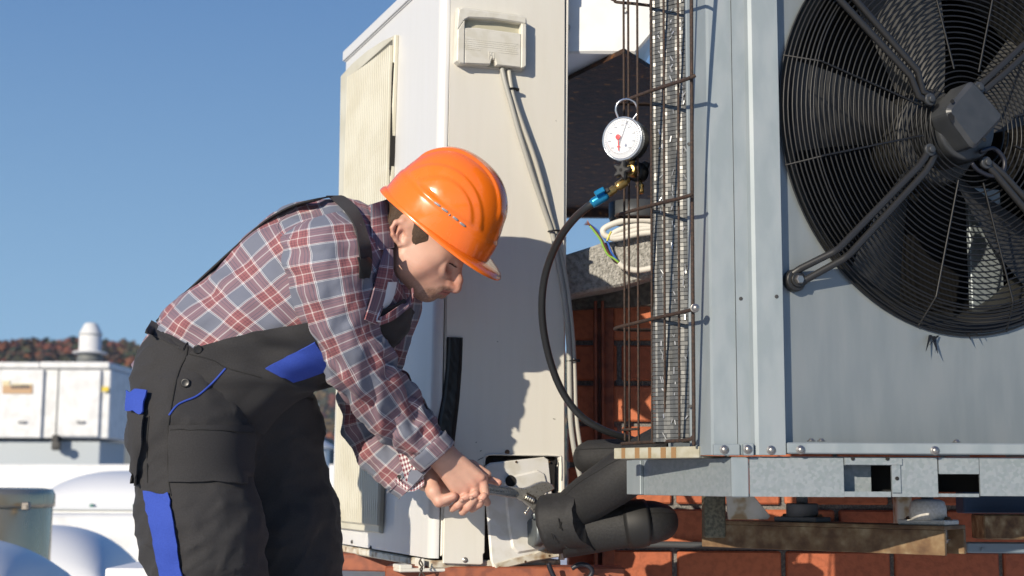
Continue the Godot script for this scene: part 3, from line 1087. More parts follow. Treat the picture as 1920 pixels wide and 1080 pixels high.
	var tray := put("drip_tray", mb, MN("tray_paint", [Color(0.30, 0.28, 0.20), Color(0.36, 0.34, 0.26), Color(0.38, 0.37, 0.30)], [0.3, 0.5, 0.7], 0.01, 5.0, 0.6), root)
	var rs := RandomNumberGenerator.new()
	rs.seed = 5
	for f in [0.12, 0.29, 0.44, 0.60, 0.72]:
		var q: Vector3 = t1.lerp(t0, f) + tb.z * 0.0032
		mb = Mb.new()
		mb.box(q, tb, Vector3(rs.randf_range(0.006, 0.014), 0.020, 0.0008))
		put("rust_streak", mb, M("rust_streak", Color(0.24, 0.14, 0.06), 0.8), tray)
	build_coil(root, g, steel)

func round_poly(poly: PackedVector2Array, r: float, seg := 4) -> PackedVector2Array:
	var o := PackedVector2Array()
	var m := poly.size()
	for i in m:
		var b := poly[i]
		var a := b + (poly[(i + m - 1) % m] - b).normalized() * r
		var c := b + (poly[(i + 1) % m] - b).normalized() * r
		for k in seg + 1:
			var t := float(k) / seg
			o.append(a.lerp(b, t).lerp(b.lerp(c, t), t))
	return o

func build_coil(root: Node, g: Material, steel: Material) -> void:
	var n0 := Vector3((1302.0 - 960.0) / F * 2.70, 0, -2.70)
	var n1 := Vector3((1230.0 - 960.0) / F * 2.75, 0, -2.745)
	var d := (n0 - n1).normalized()
	var nn := Vector3(-d.z, 0, d.x)
	if nn.z < 0:
		nn = -nn
	var b := flat_basis(nn)
	var ybot := P(1260, 830, 2.76).y
	var ytop := P(1260, -120, 2.76).y
	var coil := Node3D.new()
	coil.name = "coil"
	root.add_child(coil, true)
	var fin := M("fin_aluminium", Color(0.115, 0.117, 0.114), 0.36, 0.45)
	var mb := Mb.new()
	var count := 122
	var wid := n0.distance_to(n1)
	for i in count:
		var y := lerpf(ybot, ytop, (i + 0.5) / count)
		var c := (n0 + n1) / 2 + Vector3.UP * y
		var s := (ytop - ybot) / count
		# one fin with a rounded outer corner on the left
		var pts := PackedVector2Array()
		for k in 7:
			var a := PI / 2 + PI * k / 6.0
			pts.append(Vector2(-wid / 2 + 0.012 * cos(a), -0.012 + 0.012 * sin(a)))
		var ph := rng.randf_range(-0.5, 0.5)
		pts.append(Vector2(wid / 2, -0.024))
		for k in 13:
			var x := lerpf(wid / 2, -wid / 2 + 0.004, k / 12.0)
			pts.append(Vector2(x, 0.0008 * sin(x / wid * TAU * 2.5 + ph) + rng.randf_range(-0.0003, 0.0003)))
		pts.reverse()
		mb.prism(c - Vector3.UP * s * 0.43 + nn * rng.randf_range(-0.0008, 0.0008), Basis(b.x, b.z, Vector3.UP), pts, s * 0.86)
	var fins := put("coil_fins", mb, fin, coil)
	structure(fins, "", "stuff")
	mb = Mb.new()
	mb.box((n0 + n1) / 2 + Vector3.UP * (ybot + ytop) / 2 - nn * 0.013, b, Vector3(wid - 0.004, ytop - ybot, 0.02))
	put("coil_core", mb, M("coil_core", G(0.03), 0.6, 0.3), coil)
	mb = Mb.new()
	var rs := RandomNumberGenerator.new()
	rs.seed = 9
	for i in 95:
		var col := floorf(rs.randf() * 3.0)
		var c := (n0 + n1) / 2 + b.x * ((col - 1.0) * wid * 0.30 + rs.randfn(0, wid * 0.03)) + Vector3.UP * lerpf(ybot, ytop, rs.randf()) + nn * 0.0015
		var tb := b * Basis(Vector3(rs.randfn(), rs.randfn(), rs.randfn()).normalized(), rs.randf_range(0.2, 0.9))
		mb.box(c, tb, Vector3(rs.randf_range(0.0012, 0.0030), rs.randf_range(0.004, 0.014), 0.0012), 0.0003)
	var crushed := put("crushed_fins", mb, M("crushed", Color(0.55, 0.56, 0.56), 0.3, 0.6), coil)
	structure(crushed, "", "stuff")
	mb = Mb.new()
	mb.box(n0 + Vector3.UP * (ybot + ytop) / 2 + d * 0.004 + nn * 0.002, b, Vector3(0.008, ytop - ybot, 0.03), 0.001)
	put("coil_end_plate", mb, g, coil)
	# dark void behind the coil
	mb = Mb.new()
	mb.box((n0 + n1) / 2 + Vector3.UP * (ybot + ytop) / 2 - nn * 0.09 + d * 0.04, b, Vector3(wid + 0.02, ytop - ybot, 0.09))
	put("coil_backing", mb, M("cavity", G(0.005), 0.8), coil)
	# rusty wire guard
	var cage := Node3D.new()
	cage.name = "wire_guard"
	root.add_child(cage, true)
	var rm := MN("rusty_wire", [Color(0.024, 0.017, 0.014), Color(0.048, 0.030, 0.022), Color(0.075, 0.042, 0.027)], [0.3, 0.5, 0.75], 0.03, 8.0, 0.75, 0.2)
	var dp := func(px: float) -> float: return 2.635 + (1302.0 - px) / 140.0 * 0.235
	for q in [[1171, -60, 826], [1179.5, -60, 834], [1196.5, -60, 826], [1222, -60, 830], [1246, -60, 828], [1273, -60, 826]]:
		mb = Mb.new()
		mb.tube(PackedVector3Array([P(q[0] - 2, q[1], dp.call(q[0])), P(q[0] + 1, q[2], dp.call(q[0]))]), 0.0024, 6)
		put("guard_wire", mb, rm, cage)
	mb = Mb.new()
	mb.tube(smooth_path(PackedVector3Array([P(1296, -80, 2.632), P(1298, 400, 2.632), P(1301, 800, 2.632), P(1299, 818, 2.635), P(1288, 825, 2.65), P(1240, 828, dp.call(1240)), P(1166, 832, dp.call(1166))]), 5), 0.0034, 8)
	put("guard_wire", mb, rm, cage)
	for q in [[1304, 141, 1160, 192], [1298, 364, 1158, 403], [1306, 577, 1156, 615]]:
		mb = Mb.new()
		var pts := PackedVector3Array([P(q[0], q[1], 2.615), P(lerpf(q[0], q[2], 0.1), lerpf(q[1], q[3], 0.1) + 1.5, 2.63), P(lerpf(q[0], q[2], 0.55), lerpf(q[1], q[3], 0.55), dp.call(lerpf(q[0], q[2], 0.55)) - 0.004), P(q[2] + 10, q[3] - 3, dp.call(q[2] + 10)), P(q[2], q[3], dp.call(q[2]) + 0.01), P(q[2] + 3, q[3] + 3, dp.call(q[2]) + 0.05), P(q[2] + 62, q[3] + 4, dp.call(q[2]) + 0.13)])
		mb.tube(smooth_path(pts, 5), 0.0036, 8)
		put("guard_bar", mb, rm, cage)
	mb = Mb.new()
	mb.tube(smooth_path(PackedVector3Array([P(1230, 12, dp.call(1170)), P(1190, 7, dp.call(1170)), P(1157, 4, dp.call(1160)), P(1153, 0, dp.call(1160)), P(1158, -6, dp.call(1160)), P(1300, -40, 2.64)]), 5), 0.0032, 8)
	put("guard_bar", mb, rm, cage)
	mb = Mb.new()
	mb.tube(PackedVector3Array([P(1167, 806, dp.call(1170) - 0.004), P(1198, 804, dp.call(1196) - 0.004)]), 0.003, 6)
	put("guard_bar", mb, rm, cage)
	mb = Mb.new()
	var hc := P(1303, 578, 2.612)
	disc(mb, hc, Vector3(-0.3, 0, 1).normalized(), 0.008, 0.006)
	screw(mb, hc + Vector3(0, 0, 0.006), Vector3(-0.3, 0, 1).normalized(), 0.005)
	put("guard_screw", mb, steel, cage)

# ================================================================ wall, plates, rails
func build_wall() -> void:
	var zw := -3.60
	var wall := thing("brick_wall", "orange brick wall with grey mortar behind and below the condenser", "wall", Vector3(0.75, 0, zw - 0.12))
	var x0 := PZ(1066, 700, zw).x
	var x1 := 1.75
	var ytop := PZ(1150, 572, zw).y
	var mb := Mb.new()
	mb.box(Vector3((x0 + x1) / 2 + 0.004, ytop / 2 - 0.004, zw - 0.115), Basis.IDENTITY, Vector3(x1 - x0, ytop, 0.20))
	put("mortar", mb, bumpy(MN("mortar_grey", [Color(0.13, 0.13, 0.125), Color(0.22, 0.215, 0.20)], [0.3, 0.7], 0.05, 5.0, 0.95), "n_mortar", 0.08, 6.0, 0.8), wall)
	var bm := []
	for k in 4:
		var c := Color([0.40, 0.45, 0.36, 0.42][k], [0.115, 0.135, 0.098, 0.118][k], [0.048, 0.058, 0.042, 0.048][k])
		bm.append(bumpy(MN("brick_clay_%d" % k, [c * 0.84, c, c * 1.06], [0.25, 0.5, 0.8], 0.02, 4.0, 0.72), "n_brick", 0.05, 3.0, 0.4))
	var pitch := 0.1015
	var bh := 0.0885
	var lenp := 0.268
	var shape := {}
	var row := 0
	var y := ytop - bh / 2
	var rs := RandomNumberGenerator.new()
	rs.seed = 4
	while y > 0.02:
		var x := x0 + (0.0 if row % 2 == 0 else -lenp / 2)
		while x < x1 - 0.02:
			var a := maxf(x, x0)
			var b := minf(x + lenp - 0.013, x1)
			if b - a > 0.03:
				var key := int((b - a) * 1000)
				if not shape.has(key):
					var s := Mb.new()
					s.box(Vector3.ZERO, Basis.IDENTITY, Vector3(b - a, bh, 0.10), 0.004)
					shape[key] = s.mesh(Vector3.ZERO)
				var o := MeshInstance3D.new()
				o.name = "brick"
				o.mesh = shape[key]
				o.set_surface_override_material(0, bm[rs.randi() % 4])
				o.position = Vector3((a + b) / 2, y, zw - 0.05 + rs.randf_range(-0.002, 0.002)) - wall.position
				wall.add_child(o, true)
			x += lenp
		y -= pitch
		row += 1
	# pilaster channel
	var red := MN("red_oxide", [Color(0.17, 0.045, 0.02), Color(0.24, 0.065, 0.028), Color(0.27, 0.075, 0.03)], [0.3, 0.5, 0.7], 0.01, 4.0, 0.6)
	var ch := thing("steel_channel", "red painted upright steel channel against the bricks beside the white unit", "channel", PZ(1131, 905, zw + 0.03))
	mb = Mb.new()
	var pa := PZ(1112, 560, zw)
	var pc := PZ(1150, 560, zw)
	mb.box(Vector3((pa.x + pc.x) / 2, 0.45, zw + 0.010), Basis.IDENTITY, Vector3(pc.x - pa.x, 1.5, 0.012), 0.002)
	put("channel_web", mb, red, ch)
	for k in 2:
		mb = Mb.new()
		mb.box(Vector3(pa.x + 0.004 if k == 0 else lerpf(pa.x, pc.x, 0.42), 0.45, zw + 0.030), Basis.IDENTITY, Vector3(0.007, 1.5, 0.03), 0.001)
		put("channel_flange", mb, red, ch)
	# concrete coping
	var conc := bumpy(MN("concrete", [Color(0.22, 0.215, 0.195), Color(0.33, 0.325, 0.30), Color(0.39, 0.38, 0.355)], [0.25, 0.5, 0.75], 0.03, 4.0, 0.95), "n_conc", 0.06, 8.0, 1.0)
	var cp := Mb.new()
	var zc := zw + 0.13
	var pts := PackedVector2Array()
	for q in [Vector2(1058, 478), Vector2(1112, 461), Vector2(1128, 455), Vector2(1168, 450), Vector2(1176, 436), Vector2(1245, 428), Vector2(1245, 512), Vector2(1165, 536), Vector2(1112, 546), Vector2(1058, 556)]:
		var w := PZ(q.x, q.y, zc)
		pts.append(Vector2(w.x, w.y))
	cp.prism(Vector3(0, 0, zc - 0.30), Basis.IDENTITY, pts, 0.30, 0.006)
	tag(put("concrete_coping", cp, conc), "rough grey concrete coping block on the brick pier under the white cable", "coping")
	cp = Mb.new()
	pts = PackedVector2Array()
	for q in [Vector2(1060, 558), Vector2(1112, 548), Vector2(1166, 538), Vector2(1245, 514), Vector2(1245, 570), Vector2(1060, 580)]:
		var w := PZ(q.x, q.y, zc - 0.10)
		pts.append(Vector2(w.x, w.y - 0.001))
	cp.prism(Vector3(0, 0, zc - 0.40), Basis.IDENTITY, pts, 0.30)
	tag(put("coping_bed", cp, MN("bed_concrete", [Color(0.08, 0.075, 0.065), Color(0.14, 0.13, 0.11)], [0.3, 0.7], 0.03, 4.0, 0.95)), "dark concrete bed strip between the coping block and the bricks", "ledge")
	# rusty plate above the gap
	var rp := bumpy(MN("rusty_plate_steel", [Color(0.030, 0.013, 0.006), Color(0.050, 0.021, 0.009), Color(0.070, 0.029, 0.011), Color(0.34, 0.13, 0.02)], [0.3, 0.5, 0.76, 0.86], 0.014, 3.0, 0.7), "n_conc", 0.06, 8.0, 0.5)
	# a level plate seen from below, its near corner towards us
	var yp := 1.78
	var plate := thing("rusty_plate", "dark rust brown steel platform plate seen from below behind the gauge", "steel plate", RP(1150, 250, Vector3(0, yp, 0), Vector3.UP))
	mb = Mb.new()
	pts = PackedVector2Array()
	for q in [Vector2(1030, 168), Vector2(1170, 99), Vector2(1300, 180), Vector2(1330, 391), Vector2(1020, 391)]:
		var w := RP(q.x, q.y, Vector3(0, yp, 0), Vector3.UP)
		pts.append(Vector2(w.x, -w.z))
	mb.prism(Vector3(0, yp, 0), Basis(Vector3.RIGHT, Vector3.FORWARD, Vector3.UP), pts, 0.012)
	put("plate_sheet", mb, rp, plate)
	mb = Mb.new()
	var ql := RP(1020, 391, Vector3(0, yp, 0), Vector3.UP)
	var qr := RP(1330, 391, Vector3(0, yp, 0), Vector3.UP)
	mb.box(Vector3((ql.x + qr.x) / 2, yp - 0.006, ql.z - 0.02), Basis.IDENTITY, Vector3(qr.x - ql.x, 0.05, 0.03), 0.002)
	put("plate_lip", mb, rp, plate)
	# white duct standing on it
	var zd := RP(1170, 99, Vector3(0, yp, 0), Vector3.UP).z - 0.05
	mb = Mb.new()
	pts = PackedVector2Array()
	for q in [Vector2(1030, -260), Vector2(1268, -260), Vector2(1250, 10), Vector2(1222, 66), Vector2(1192, 104), Vector2(1188, 112), Vector2(1120, 126), Vector2(1030, 150)]:
		var w := PZ(q.x, q.y, zd)
		pts.append(Vector2(w.x, maxf(w.y, yp + 0.014)))
	var duct := thing("white_duct", "white sheet metal duct end above the rusty plate", "duct", PZ(1150, 100, zd - 0.1))
	mb.prism(Vector3(0, 0, zd - 0.35), Basis.IDENTITY, pts, 0.35, 0.006)
	put("duct_body", mb, MN("duct_white", [Color(0.68, 0.70, 0.70), Color(0.74, 0.755, 0.755)], [0.3, 0.7], 0.008, 2.0, 0.35), duct)
	for q in [Vector2(1064, 51), Vector2(1171, 19)]:
		mb = Mb.new()
		var hook := PackedVector3Array()
		for i in 8:
			var a := -2.4 + i * 0.6
			hook.append(PZ(q.x + cos(a) * 4.5, q.y + sin(a) * 5.0, zd + 0.003))
		mb.tube(hook, 0.0015, 6)
		put("duct_hook", mb, M("screw_steel", Color(0.42, 0.41, 0.38), 0.4, 0.9), duct)
	# dark pipe stub over the coping
	mb = Mb.new()
	mb.lathe(PZ(1190, 418, -3.62), Basis.IDENTITY, [Vector2(0.062, 0.0), Vector2(0.066, 0.012), Vector2(0.066, 0.05)], 24)
	tag(put("pipe_stub", mb, M("stub_grey", Color(0.07, 0.075, 0.08), 0.5, 0.3)), "dark grey round pipe stub above the white cable coil", "pipe")
	# white cable coil with stripped ends
	var wc := thing("white_cable", "coiled white cable with stripped coloured wires on the concrete coping", "cable", PZ(1180, 450, zc + 0.03))
	var cw := M("cable_white", Color(0.62, 0.60, 0.54), 0.5)
	var zq := zc + 0.022
	var loops := [
		[[1250, 498], [1222, 503], [1195, 507], [1172, 502], [1160, 493]],
		[[1250, 418], [1212, 412], [1170, 414], [1140, 424], [1130, 434], [1140, 444], [1168, 440], [1200, 430], [1250, 426]],
		[[1250, 430], [1205, 424], [1172, 428], [1150, 438], [1146, 446], [1160, 447], [1200, 438], [1250, 434]]]
	for l in loops:
		var q := PackedVector3Array()
		for a in l:
			q.append(PZ(a[0], a[1], zq))
		mb = Mb.new()
		mb.tube(smooth_path(q, 6), 0.0075, 10)
		put("cable_run", mb, cw, wc)
	var wires := [[Color(0.02, 0.10, 0.42), [[1160, 493], [1146, 472], [1138, 452], [1122, 434], [1107, 422]]], [Color(0.10, 0.03, 0.02), [[1159, 494], [1141, 474], [1130, 452], [1116, 432], [1104, 420]]], [Color(0.22, 0.42, 0.06), [[1160, 492], [1150, 484], [1140, 478], [1132, 464], [1126, 450], [1113, 432], [1106, 424]]], [Color(0.55, 0.50, 0.06), [[1138, 452], [1142, 442], [1146, 434]]]]
	var names := ["blue_wire", "brown_wire", "green_wire", "yellow_wire"]
	for i in 4:
		var q := PackedVector3Array()
		for a in wires[i][1]:
			q.append(PZ(a[0], a[1], zq + 0.002 * i))
		mb = Mb.new()
		mb.tube(smooth_path(q, 6), 0.0026, 8)
		put(names[i], mb, M(names[i], wires[i][0], 0.4), wc)
	mb = Mb.new()
	for i in 5:
		var a := PZ(1106, 422, zq + 0.002)
		mb.tube(PackedVector3Array([a, a + Vector3(-0.006 - 0.002 * i, 0.006 - 0.003 * (i - 2), 0.001 * i)]), 0.0009, 5)
	put("copper_strand", mb, M("copper", Color(0.55, 0.22, 0.10), 0.35, 0.9), wc)
	# steel beams under the white unit, and the white ledge behind them
	for k in 2:
		mb = Mb.new()
		var a := P(722, 1063, 3.21) if k == 0 else P(560, 1036, 3.80)
		var b := P(1172, 1063, 3.21) if k == 0 else P(755, 1040, 3.70)
		var ax := (b - a).normalized()
		var hh := 0.07 if k == 0 else 0.044
		var c := (a + b) / 2 - Vector3.UP * hh / 2 - Vector3(0, 0, 0.05)
		mb.box(c, flat_basis(ax.cross(Vector3.UP) * (1.0 if ax.cross(Vector3.UP).z > 0 else -1.0)), Vector3(a.distance_to(b), hh, 0.10), 0.003)
		tag(put("steel_beam", mb, red), ["red oxide steel beam under the near end of the white unit", "short red steel beam under the far grille end of the white unit"][k], "beam", "red beams carrying the white unit")
	mb = Mb.new()
	var lw := P(690, 1068, 4.0)
	mb.box(Vector3(lw.x - 0.3, lw.y / 2, lw.z - 0.25), Basis.IDENTITY, Vector3(0.86, lw.y, 0.5), 0.004)
	tag(put("white_plinth", mb, M("plinth_white", Color(0.72, 0.73, 0.74), 0.6)), "low white plinth block below the red beams behind the worker's legs", "plinth")
	mb = Mb.new()
	var bl := P(940, 1085, 3.28)
	mb.box(Vector3(bl.x, (bl.y - 0.02) / 2, bl.z - 0.05), Basis.IDENTITY, Vector3(0.5, bl.y - 0.02, 0.16), 0.004)
	tag(put("brick_pier", mb, red), "red pier standing under the near steel beam", "pier")
	build_rails(red)

func build_rails(red: Material) -> void:
	var rm := rusty()
	var root := thing("support_rail", "rusty pale painted steel channel under the condenser, its open end towards us", "steel rail", P(1600, 1030, 2.95))
	var a := P(1770, 986, 2.75)
	var ax := Vector3(0.766, 0, 0.643).normalized()
	var nx := Vector3(-0.643, 0, 0.766).normalized()
	var L := 0.545
	var W := 0.102
	var H := 0.056
	var b := Basis(ax, Vector3.UP, nx)
	var mb := Mb.new()
	var c := a - ax * L / 2
	mb.box(c - nx * W / 2 - Vector3.UP * 0.004, b, Vector3(L, 0.008, W), 0.001)
	put("rail_web", mb, rm, root)
	for k in 2:
		mb = Mb.new()
		mb.box(c - nx * (0.005 if k == 0 else W - 0.005) - Vector3.UP * (0.0082 + (H - 0.008) / 2), b, Vector3(L, H - 0.008, 0.010), 0.001)
		put("rail_flange", mb, rm, root)
	mb = Mb.new()
	mb.box(a - ax * 0.03 - nx * (W - 0.030) - Vector3.UP * 0.022, b, Vector3(0.010, 0.028, 0.010), 0.001)
	screw(mb, a - ax * 0.03 - nx * (W - 0.030) - Vector3.UP * 0.028, Vector3.DOWN, 0.007)
	put("rail_bolt", mb, M("bolt_steel", Color(0.38, 0.36, 0.33), 0.35, 0.9), root)
	for k in 2:
		var w0: Vector3 = a - ax * (0.10 if k == 0 else 0.46) - nx * W * 0.7 - Vector3.UP * 0.03
		mb = Mb.new()
		mb.box(Vector3(w0.x, w0.y, (w0.z - 3.6) / 2), Basis.IDENTITY, Vector3(0.04, 0.034, absf(-3.6 - w0.z)), 0.002)
		put("wall_bracket", mb, rm, root)
	# mounts
	for k in 2:
		var at: Vector3 = a - ax * (0.052 if k == 0 else 0.330) - nx * W * (0.45 if k == 0 else 0.5)
		var m: Material = MN("mount_white", [Color(0.44, 0.42, 0.37), Color(0.58, 0.57, 0.52)], [0.3, 0.7], 0.03, 8.0, 0.6) if k == 0 else M("mount_grey", Color(0.10, 0.10, 0.10), 0.6)
		var mt := thing("vibration_mount", ["white bell shaped vibration mount on the open end of the rusty rail", "dark grey round vibration mount on the middle of the rusty rail"][k], "mount", at, "vibration mounts under the condenser")
		mb = Mb.new()
		mb.box(at + Vector3.UP * 0.0052, b, Vector3(0.098, 0.010, 0.066), 0.002)
		put("mount_base", mb, m, mt)
		mb = Mb.new()
		var pr := [Vector2(0.036, 0.0102), Vector2(0.0355, 0.032), Vector2(0.032, 0.045), Vector2(0.022, 0.0495), Vector2(0.0, 0.050)] if k == 0 else [Vector2(0.033, 0.0102), Vector2(0.033, 0.035), Vector2(0.031, 0.038), Vector2(0, 0.038)]
		mb.lathe(at, Basis.IDENTITY, pr, 28)
		put("mount_bell", mb, m, mt)
		mb = Mb.new()
		mb.lathe(at, Basis.IDENTITY, [Vector2(0.012, 0.036), Vector2(0.012, 0.058)], 12)
		put("mount_stud", mb, M("mount_grey", Color(0.10, 0.10, 0.10), 0.6), mt)
		for s in [-1, 1]:
			mb = Mb.new()
			screw(mb, at + ax * 0.040 * s + Vector3.UP * 0.0102, Vector3.UP, 0.006)
			put("mount_bolt", mb, M("rust_screw", Color(0.16, 0.09, 0.05), 0.7, 0.3), mt)
	# second rail, conduit, posts
	mb = Mb.new()
	var y0 := PZ(1880, 965, -3.2).y
	var y1 := PZ(1880, 1012, -3.2).y
	mb.box(Vector3(1.35, (y0 + y1) / 2, -3.25), Basis.IDENTITY, Vector3(0.62, y0 - y1, 0.09), 0.003)
	tag(put("rear_rail", mb, rm), "rusty brown steel rail behind the white vibration mount", "steel rail")
	mb = Mb.new()
	var cy := PZ(1880, 1026, -3.3).y
	mb.box(Vector3(1.35, cy, -3.28), Basis.IDENTITY, Vector3(0.66, 0.024, 0.03), 0.003)
	disc(mb, PZ(1843, 1030, -3.262), Vector3.BACK, 0.004, 0.001)
	tag(put("cable_tray", mb, M("tray_blue", Color(0.17, 0.22, 0.26), 0.5, 0.3)), "blue grey metal cable tray along the bricks below the rear rail", "cable tray")
	mb = Mb.new()
	mb.tube(PackedVector3Array([PZ(1090, 1022, -3.58), PZ(1250, 1021, -3.58), PZ(1380, 1024, -3.58), PZ(1560, 1026, -3.58)]), 0.0085, 10)
	tag(put("wall_pipe", mb, M("pipe_dark", Color(0.05, 0.055, 0.06), 0.5)), "thin dark grey pipe running along the brick joint", "pipe")
	mb = Mb.new()
	var q := PZ(1338, 950, -3.12)
	mb.box(Vector3(q.x, q.y - 0.01, q.z), Basis.IDENTITY, Vector3(0.045, 0.11, 0.05), 0.003)
	tag(put("stub_post", mb, MN("stub_paint", [Color(0.08, 0.075, 0.05), Color(0.16, 0.15, 0.10)], [0.3, 0.7], 0.03, 6.0, 0.7)), "short mossy steel post on the far end of the rusty rail", "post")
	mb = Mb.new()
	var pts := PackedVector2Array()
	for w in [Vector2(1362, 928), Vector2(1412, 928), Vector2(1445, 968), Vector2(1440, 974), Vector2(1366, 974)]:
		var e := PZ(w.x, w.y, -3.05)
		pts.append(Vector2(e.x, e.y))
	mb.prism(Vector3(0, 0, -3.06), Basis.IDENTITY, pts, 0.008, 0.001)
	tag(put("gusset_plate", mb, MN("gusset_paint", [Color(0.30, 0.20, 0.10), Color(0.48, 0.44, 0.35), Color(0.56, 0.53, 0.46)], [0.2, 0.42, 0.75], 0.006, 4.0, 0.65)), "cream triangular gusset plate with rusty foot behind the rusty rail", "gusset")
	mb = Mb.new()
	var e2 := PZ(1692, 955, -3.50)
	mb.box(Vector3(e2.x, e2.y - 0.02, e2.z), Basis.IDENTITY, Vector3(0.036, 0.12, 0.04), 0.003)
	tag(put("cream_post", mb, MN("gusset_paint", [], [], 0.02, 5.0)), "cream rust streaked post between the two vibration mounts, behind the rail", "post")
	mb = Mb.new()
	var bq := PZ(1905, 942, -3.35)
	mb.box(Vector3(bq.x + 0.12, bq.y + 0.01, bq.z), Basis.IDENTITY, Vector3(0.50, 0.07, 0.06), 0.003)
	tag(put("blue_box", mb, M("blue_box", Color(0.02, 0.045, 0.10), 0.5)), "dark blue box under the right end of the condenser beam", "box")

# ================================================================ pipes, hose, gauge
func build_pipes() -> void:
	var foam := bumpy(MN("foam_black", [Color(0.009, 0.009, 0.0095), Color(0.013, 0.013, 0.0135), Color(0.019, 0.019, 0.0195)], [0.3, 0.5, 0.75], 0.05, 6.0, 0.7), "n_foam", 0.12, 4.0, 0.6)
	var brass := M("brass", Color(0.42, 0.28, 0.10), 0.35, 0.9)
	var steel := M("valve_steel", Color(0.16, 0.18, 0.19), 0.45, 0.7)
	var pipe := func(called: String, label: String, pts: Array, rad: Array, bands: Array) -> void:
		var root := thing(called, label, "insulated pipe", P(pts[0][0], pts[0][1], pts[0][2]), "black foam insulated pipes at the white unit")
		var q := PackedVector3Array()
		for a in pts:
			q.append(P(a[0], a[1], a[2]))
		var per := 6
		var path := smooth_path(q, per)
		var rr := []
		for i in path.size():
			var t := float(i) / per
			var k := mini(int(t), rad.size() - 2)
			rr.append(lerpf(rad[k], rad[k + 1], t - k) * 1.0)
		var m := Mb.new()
		m.tube(path, rr, 24)
		put("foam_sleeve", m, foam, root)
		m = Mb.new()
		var sm := PackedVector3Array()
		for i in range(1, path.size() - 1):
			var dd := (path[i + 1] - path[i - 1]).normalized()
			var su := (Vector3.UP - dd * dd.y).normalized()
			var sw := dd.cross(su)
			if sw.z < 0:
				sw = -sw
			sm.append(path[i] + (su * 0.45 + sw * 0.89) * (rr[i] * 0.995))
		m.tube(sm, 0.0011, 5)
		put("foam_seam", m, M("tear_black", G(0.006), 0.9), root)
		for b in bands:
			var i: int = b
			m = Mb.new()
			var seg := PackedVector3Array()
			var r2 := []
			for k in range(i, mini(i + 6, path.size())):
				seg.append(path[k])
				r2.append(rr[k] + 0.003)
			m.tube(seg, r2, 24)
			put("foam_tape", m, M("foam_tape", G(0.010), 0.6), root)
	pipe.call("insulated_pipe", "thick black foam insulated pipe rising to the right from the wrench jaw", [[1052, 976, 3.14], [1070, 960, 3.125], [1104, 934, 3.10], [1150, 903, 3.06], [1205, 866, 3.04], [1270, 830, 3.08]], [0.042, 0.046, 0.050, 0.052, 0.053, 0.053], [])
	pipe.call("insulated_pipe", "shorter black foam pipe with rounded end below the rising one", [[1050, 1004, 3.13], [1100, 996, 3.13], [1150, 988, 3.12], [1200, 981, 3.11], [1225, 979, 3.12], [1240, 979, 3.14], [1249, 979, 3.18]], [0.050, 0.050, 0.049, 0.049, 0.046, 0.040, 0.012], [15])
	pipe.call("insulated_pipe", "short black foam pipe stub behind the drip tray", [[1102, 858, 3.22], [1106, 858, 3.215], [1140, 857, 3.19], [1190, 856, 3.15], [1260, 854, 3.10]], [0.032, 0.039, 0.040, 0.040, 0.040], [])
	# wrapped joint at the valve
	var root := thing("foam_wrap", "wide black foam wrap with a torn flap round both pipe ends by the brass valve", "pipe wrap", P(1060, 1035, 3.12))
	var ax := (P(1100, 968, 3.10) - P(1015, 985, 3.14)).normalized()
	var up := (Vector3.UP - ax * ax.y).normalized()
	var fw := ax.cross(up)
	if fw.z < 0:
		fw = -fw
	var pts := PackedVector3Array()
	var nseg := 40
	var nz := FastNoiseLite.new()
	nz.frequency = 1.0
	var rows := 15
	for j in rows:
		var t := j / float(rows - 1)
		for i in nseg + 1:
			var a := TAU * i / nseg
			var edge := 0.008 * sin(a * 2.0 + 1.0) + 0.006 * nz.get_noise_1d(i * 0.7)
			var c := P(1024, 984, 3.13).lerp(P(1098, 970, 3.10), t) + ax * (edge * (t - 0.3))
			var k := 1.0 + 0.035 * nz.get_noise_2d(a * 1.5, t * 3.0) + 0.02 * sin(t * 9.0)
			if j == 0:
				k *= 0.88
			var w := c + up * cos(a) * 0.063 * k + fw * sin(a) * 0.066 * k
			if a > 3.0 and a < 4.2:
				w -= up * 0.010 * t
			pts.append(w)
	var mb := Mb.new()
	var tri := PackedInt32Array()
	for j in rows - 1:
		for i in nseg:
			var a := j * (nseg + 1) + i
			tri.append_array([a, a + 1, a + nseg + 2, a, a + nseg + 2, a + nseg + 1])
	mb.add(pts, tri, true, null, PackedVector2Array(), PackedColorArray(), true)
	put("wrap", mb, foam, root)
	mb = Mb.new()
	for k in 2:
		var c := pts.size()
		var rowi := 0 if k == 0 else rows - 1
		var ring := PackedVector3Array()
		var ctr := Vector3.ZERO
		for i in nseg:
			ring.append(pts[rowi * (nseg + 1) + i])
			ctr += pts[rowi * (nseg + 1) + i] / nseg
		ring.append(ctr)
		var tt := PackedInt32Array()
		for i in nseg:
			tt.append_array([i, (i + 1) % nseg, nseg])
		mb.add(ring, tt, false, -ax if k == 0 else ax)
	put("wrap_end", mb, foam, root)
	mb = Mb.new()
	for q in [[1047, 972, 1050, 985], [1050, 985, 1054, 994], [1053, 978, 1049, 990], [1066, 994, 1072, 991], [1034, 1000, 1038, 1012], [1058, 1024, 1068, 1030]]:
		var o := P(1055, 980, 3.03)
		mb.tube(PackedVector3Array([P(q[0], q[1], 3.049), P(q[2], q[3], 3.048)]), 0.0016, 5)
	put("tear", mb, M("tear_black", G(0.006), 0.9), root)
	# valve body
	var v := thing("service_valve", "steel and brass service valve between the white cover and the foam wrap", "valve", side(1010, 1000, 0.03))
	mb = Mb.new()
	var vx := AS.cross(AN).normalized()
	var vb := Basis(AN, AS, vx)
	var vc := side(1004, 998, 0.045)
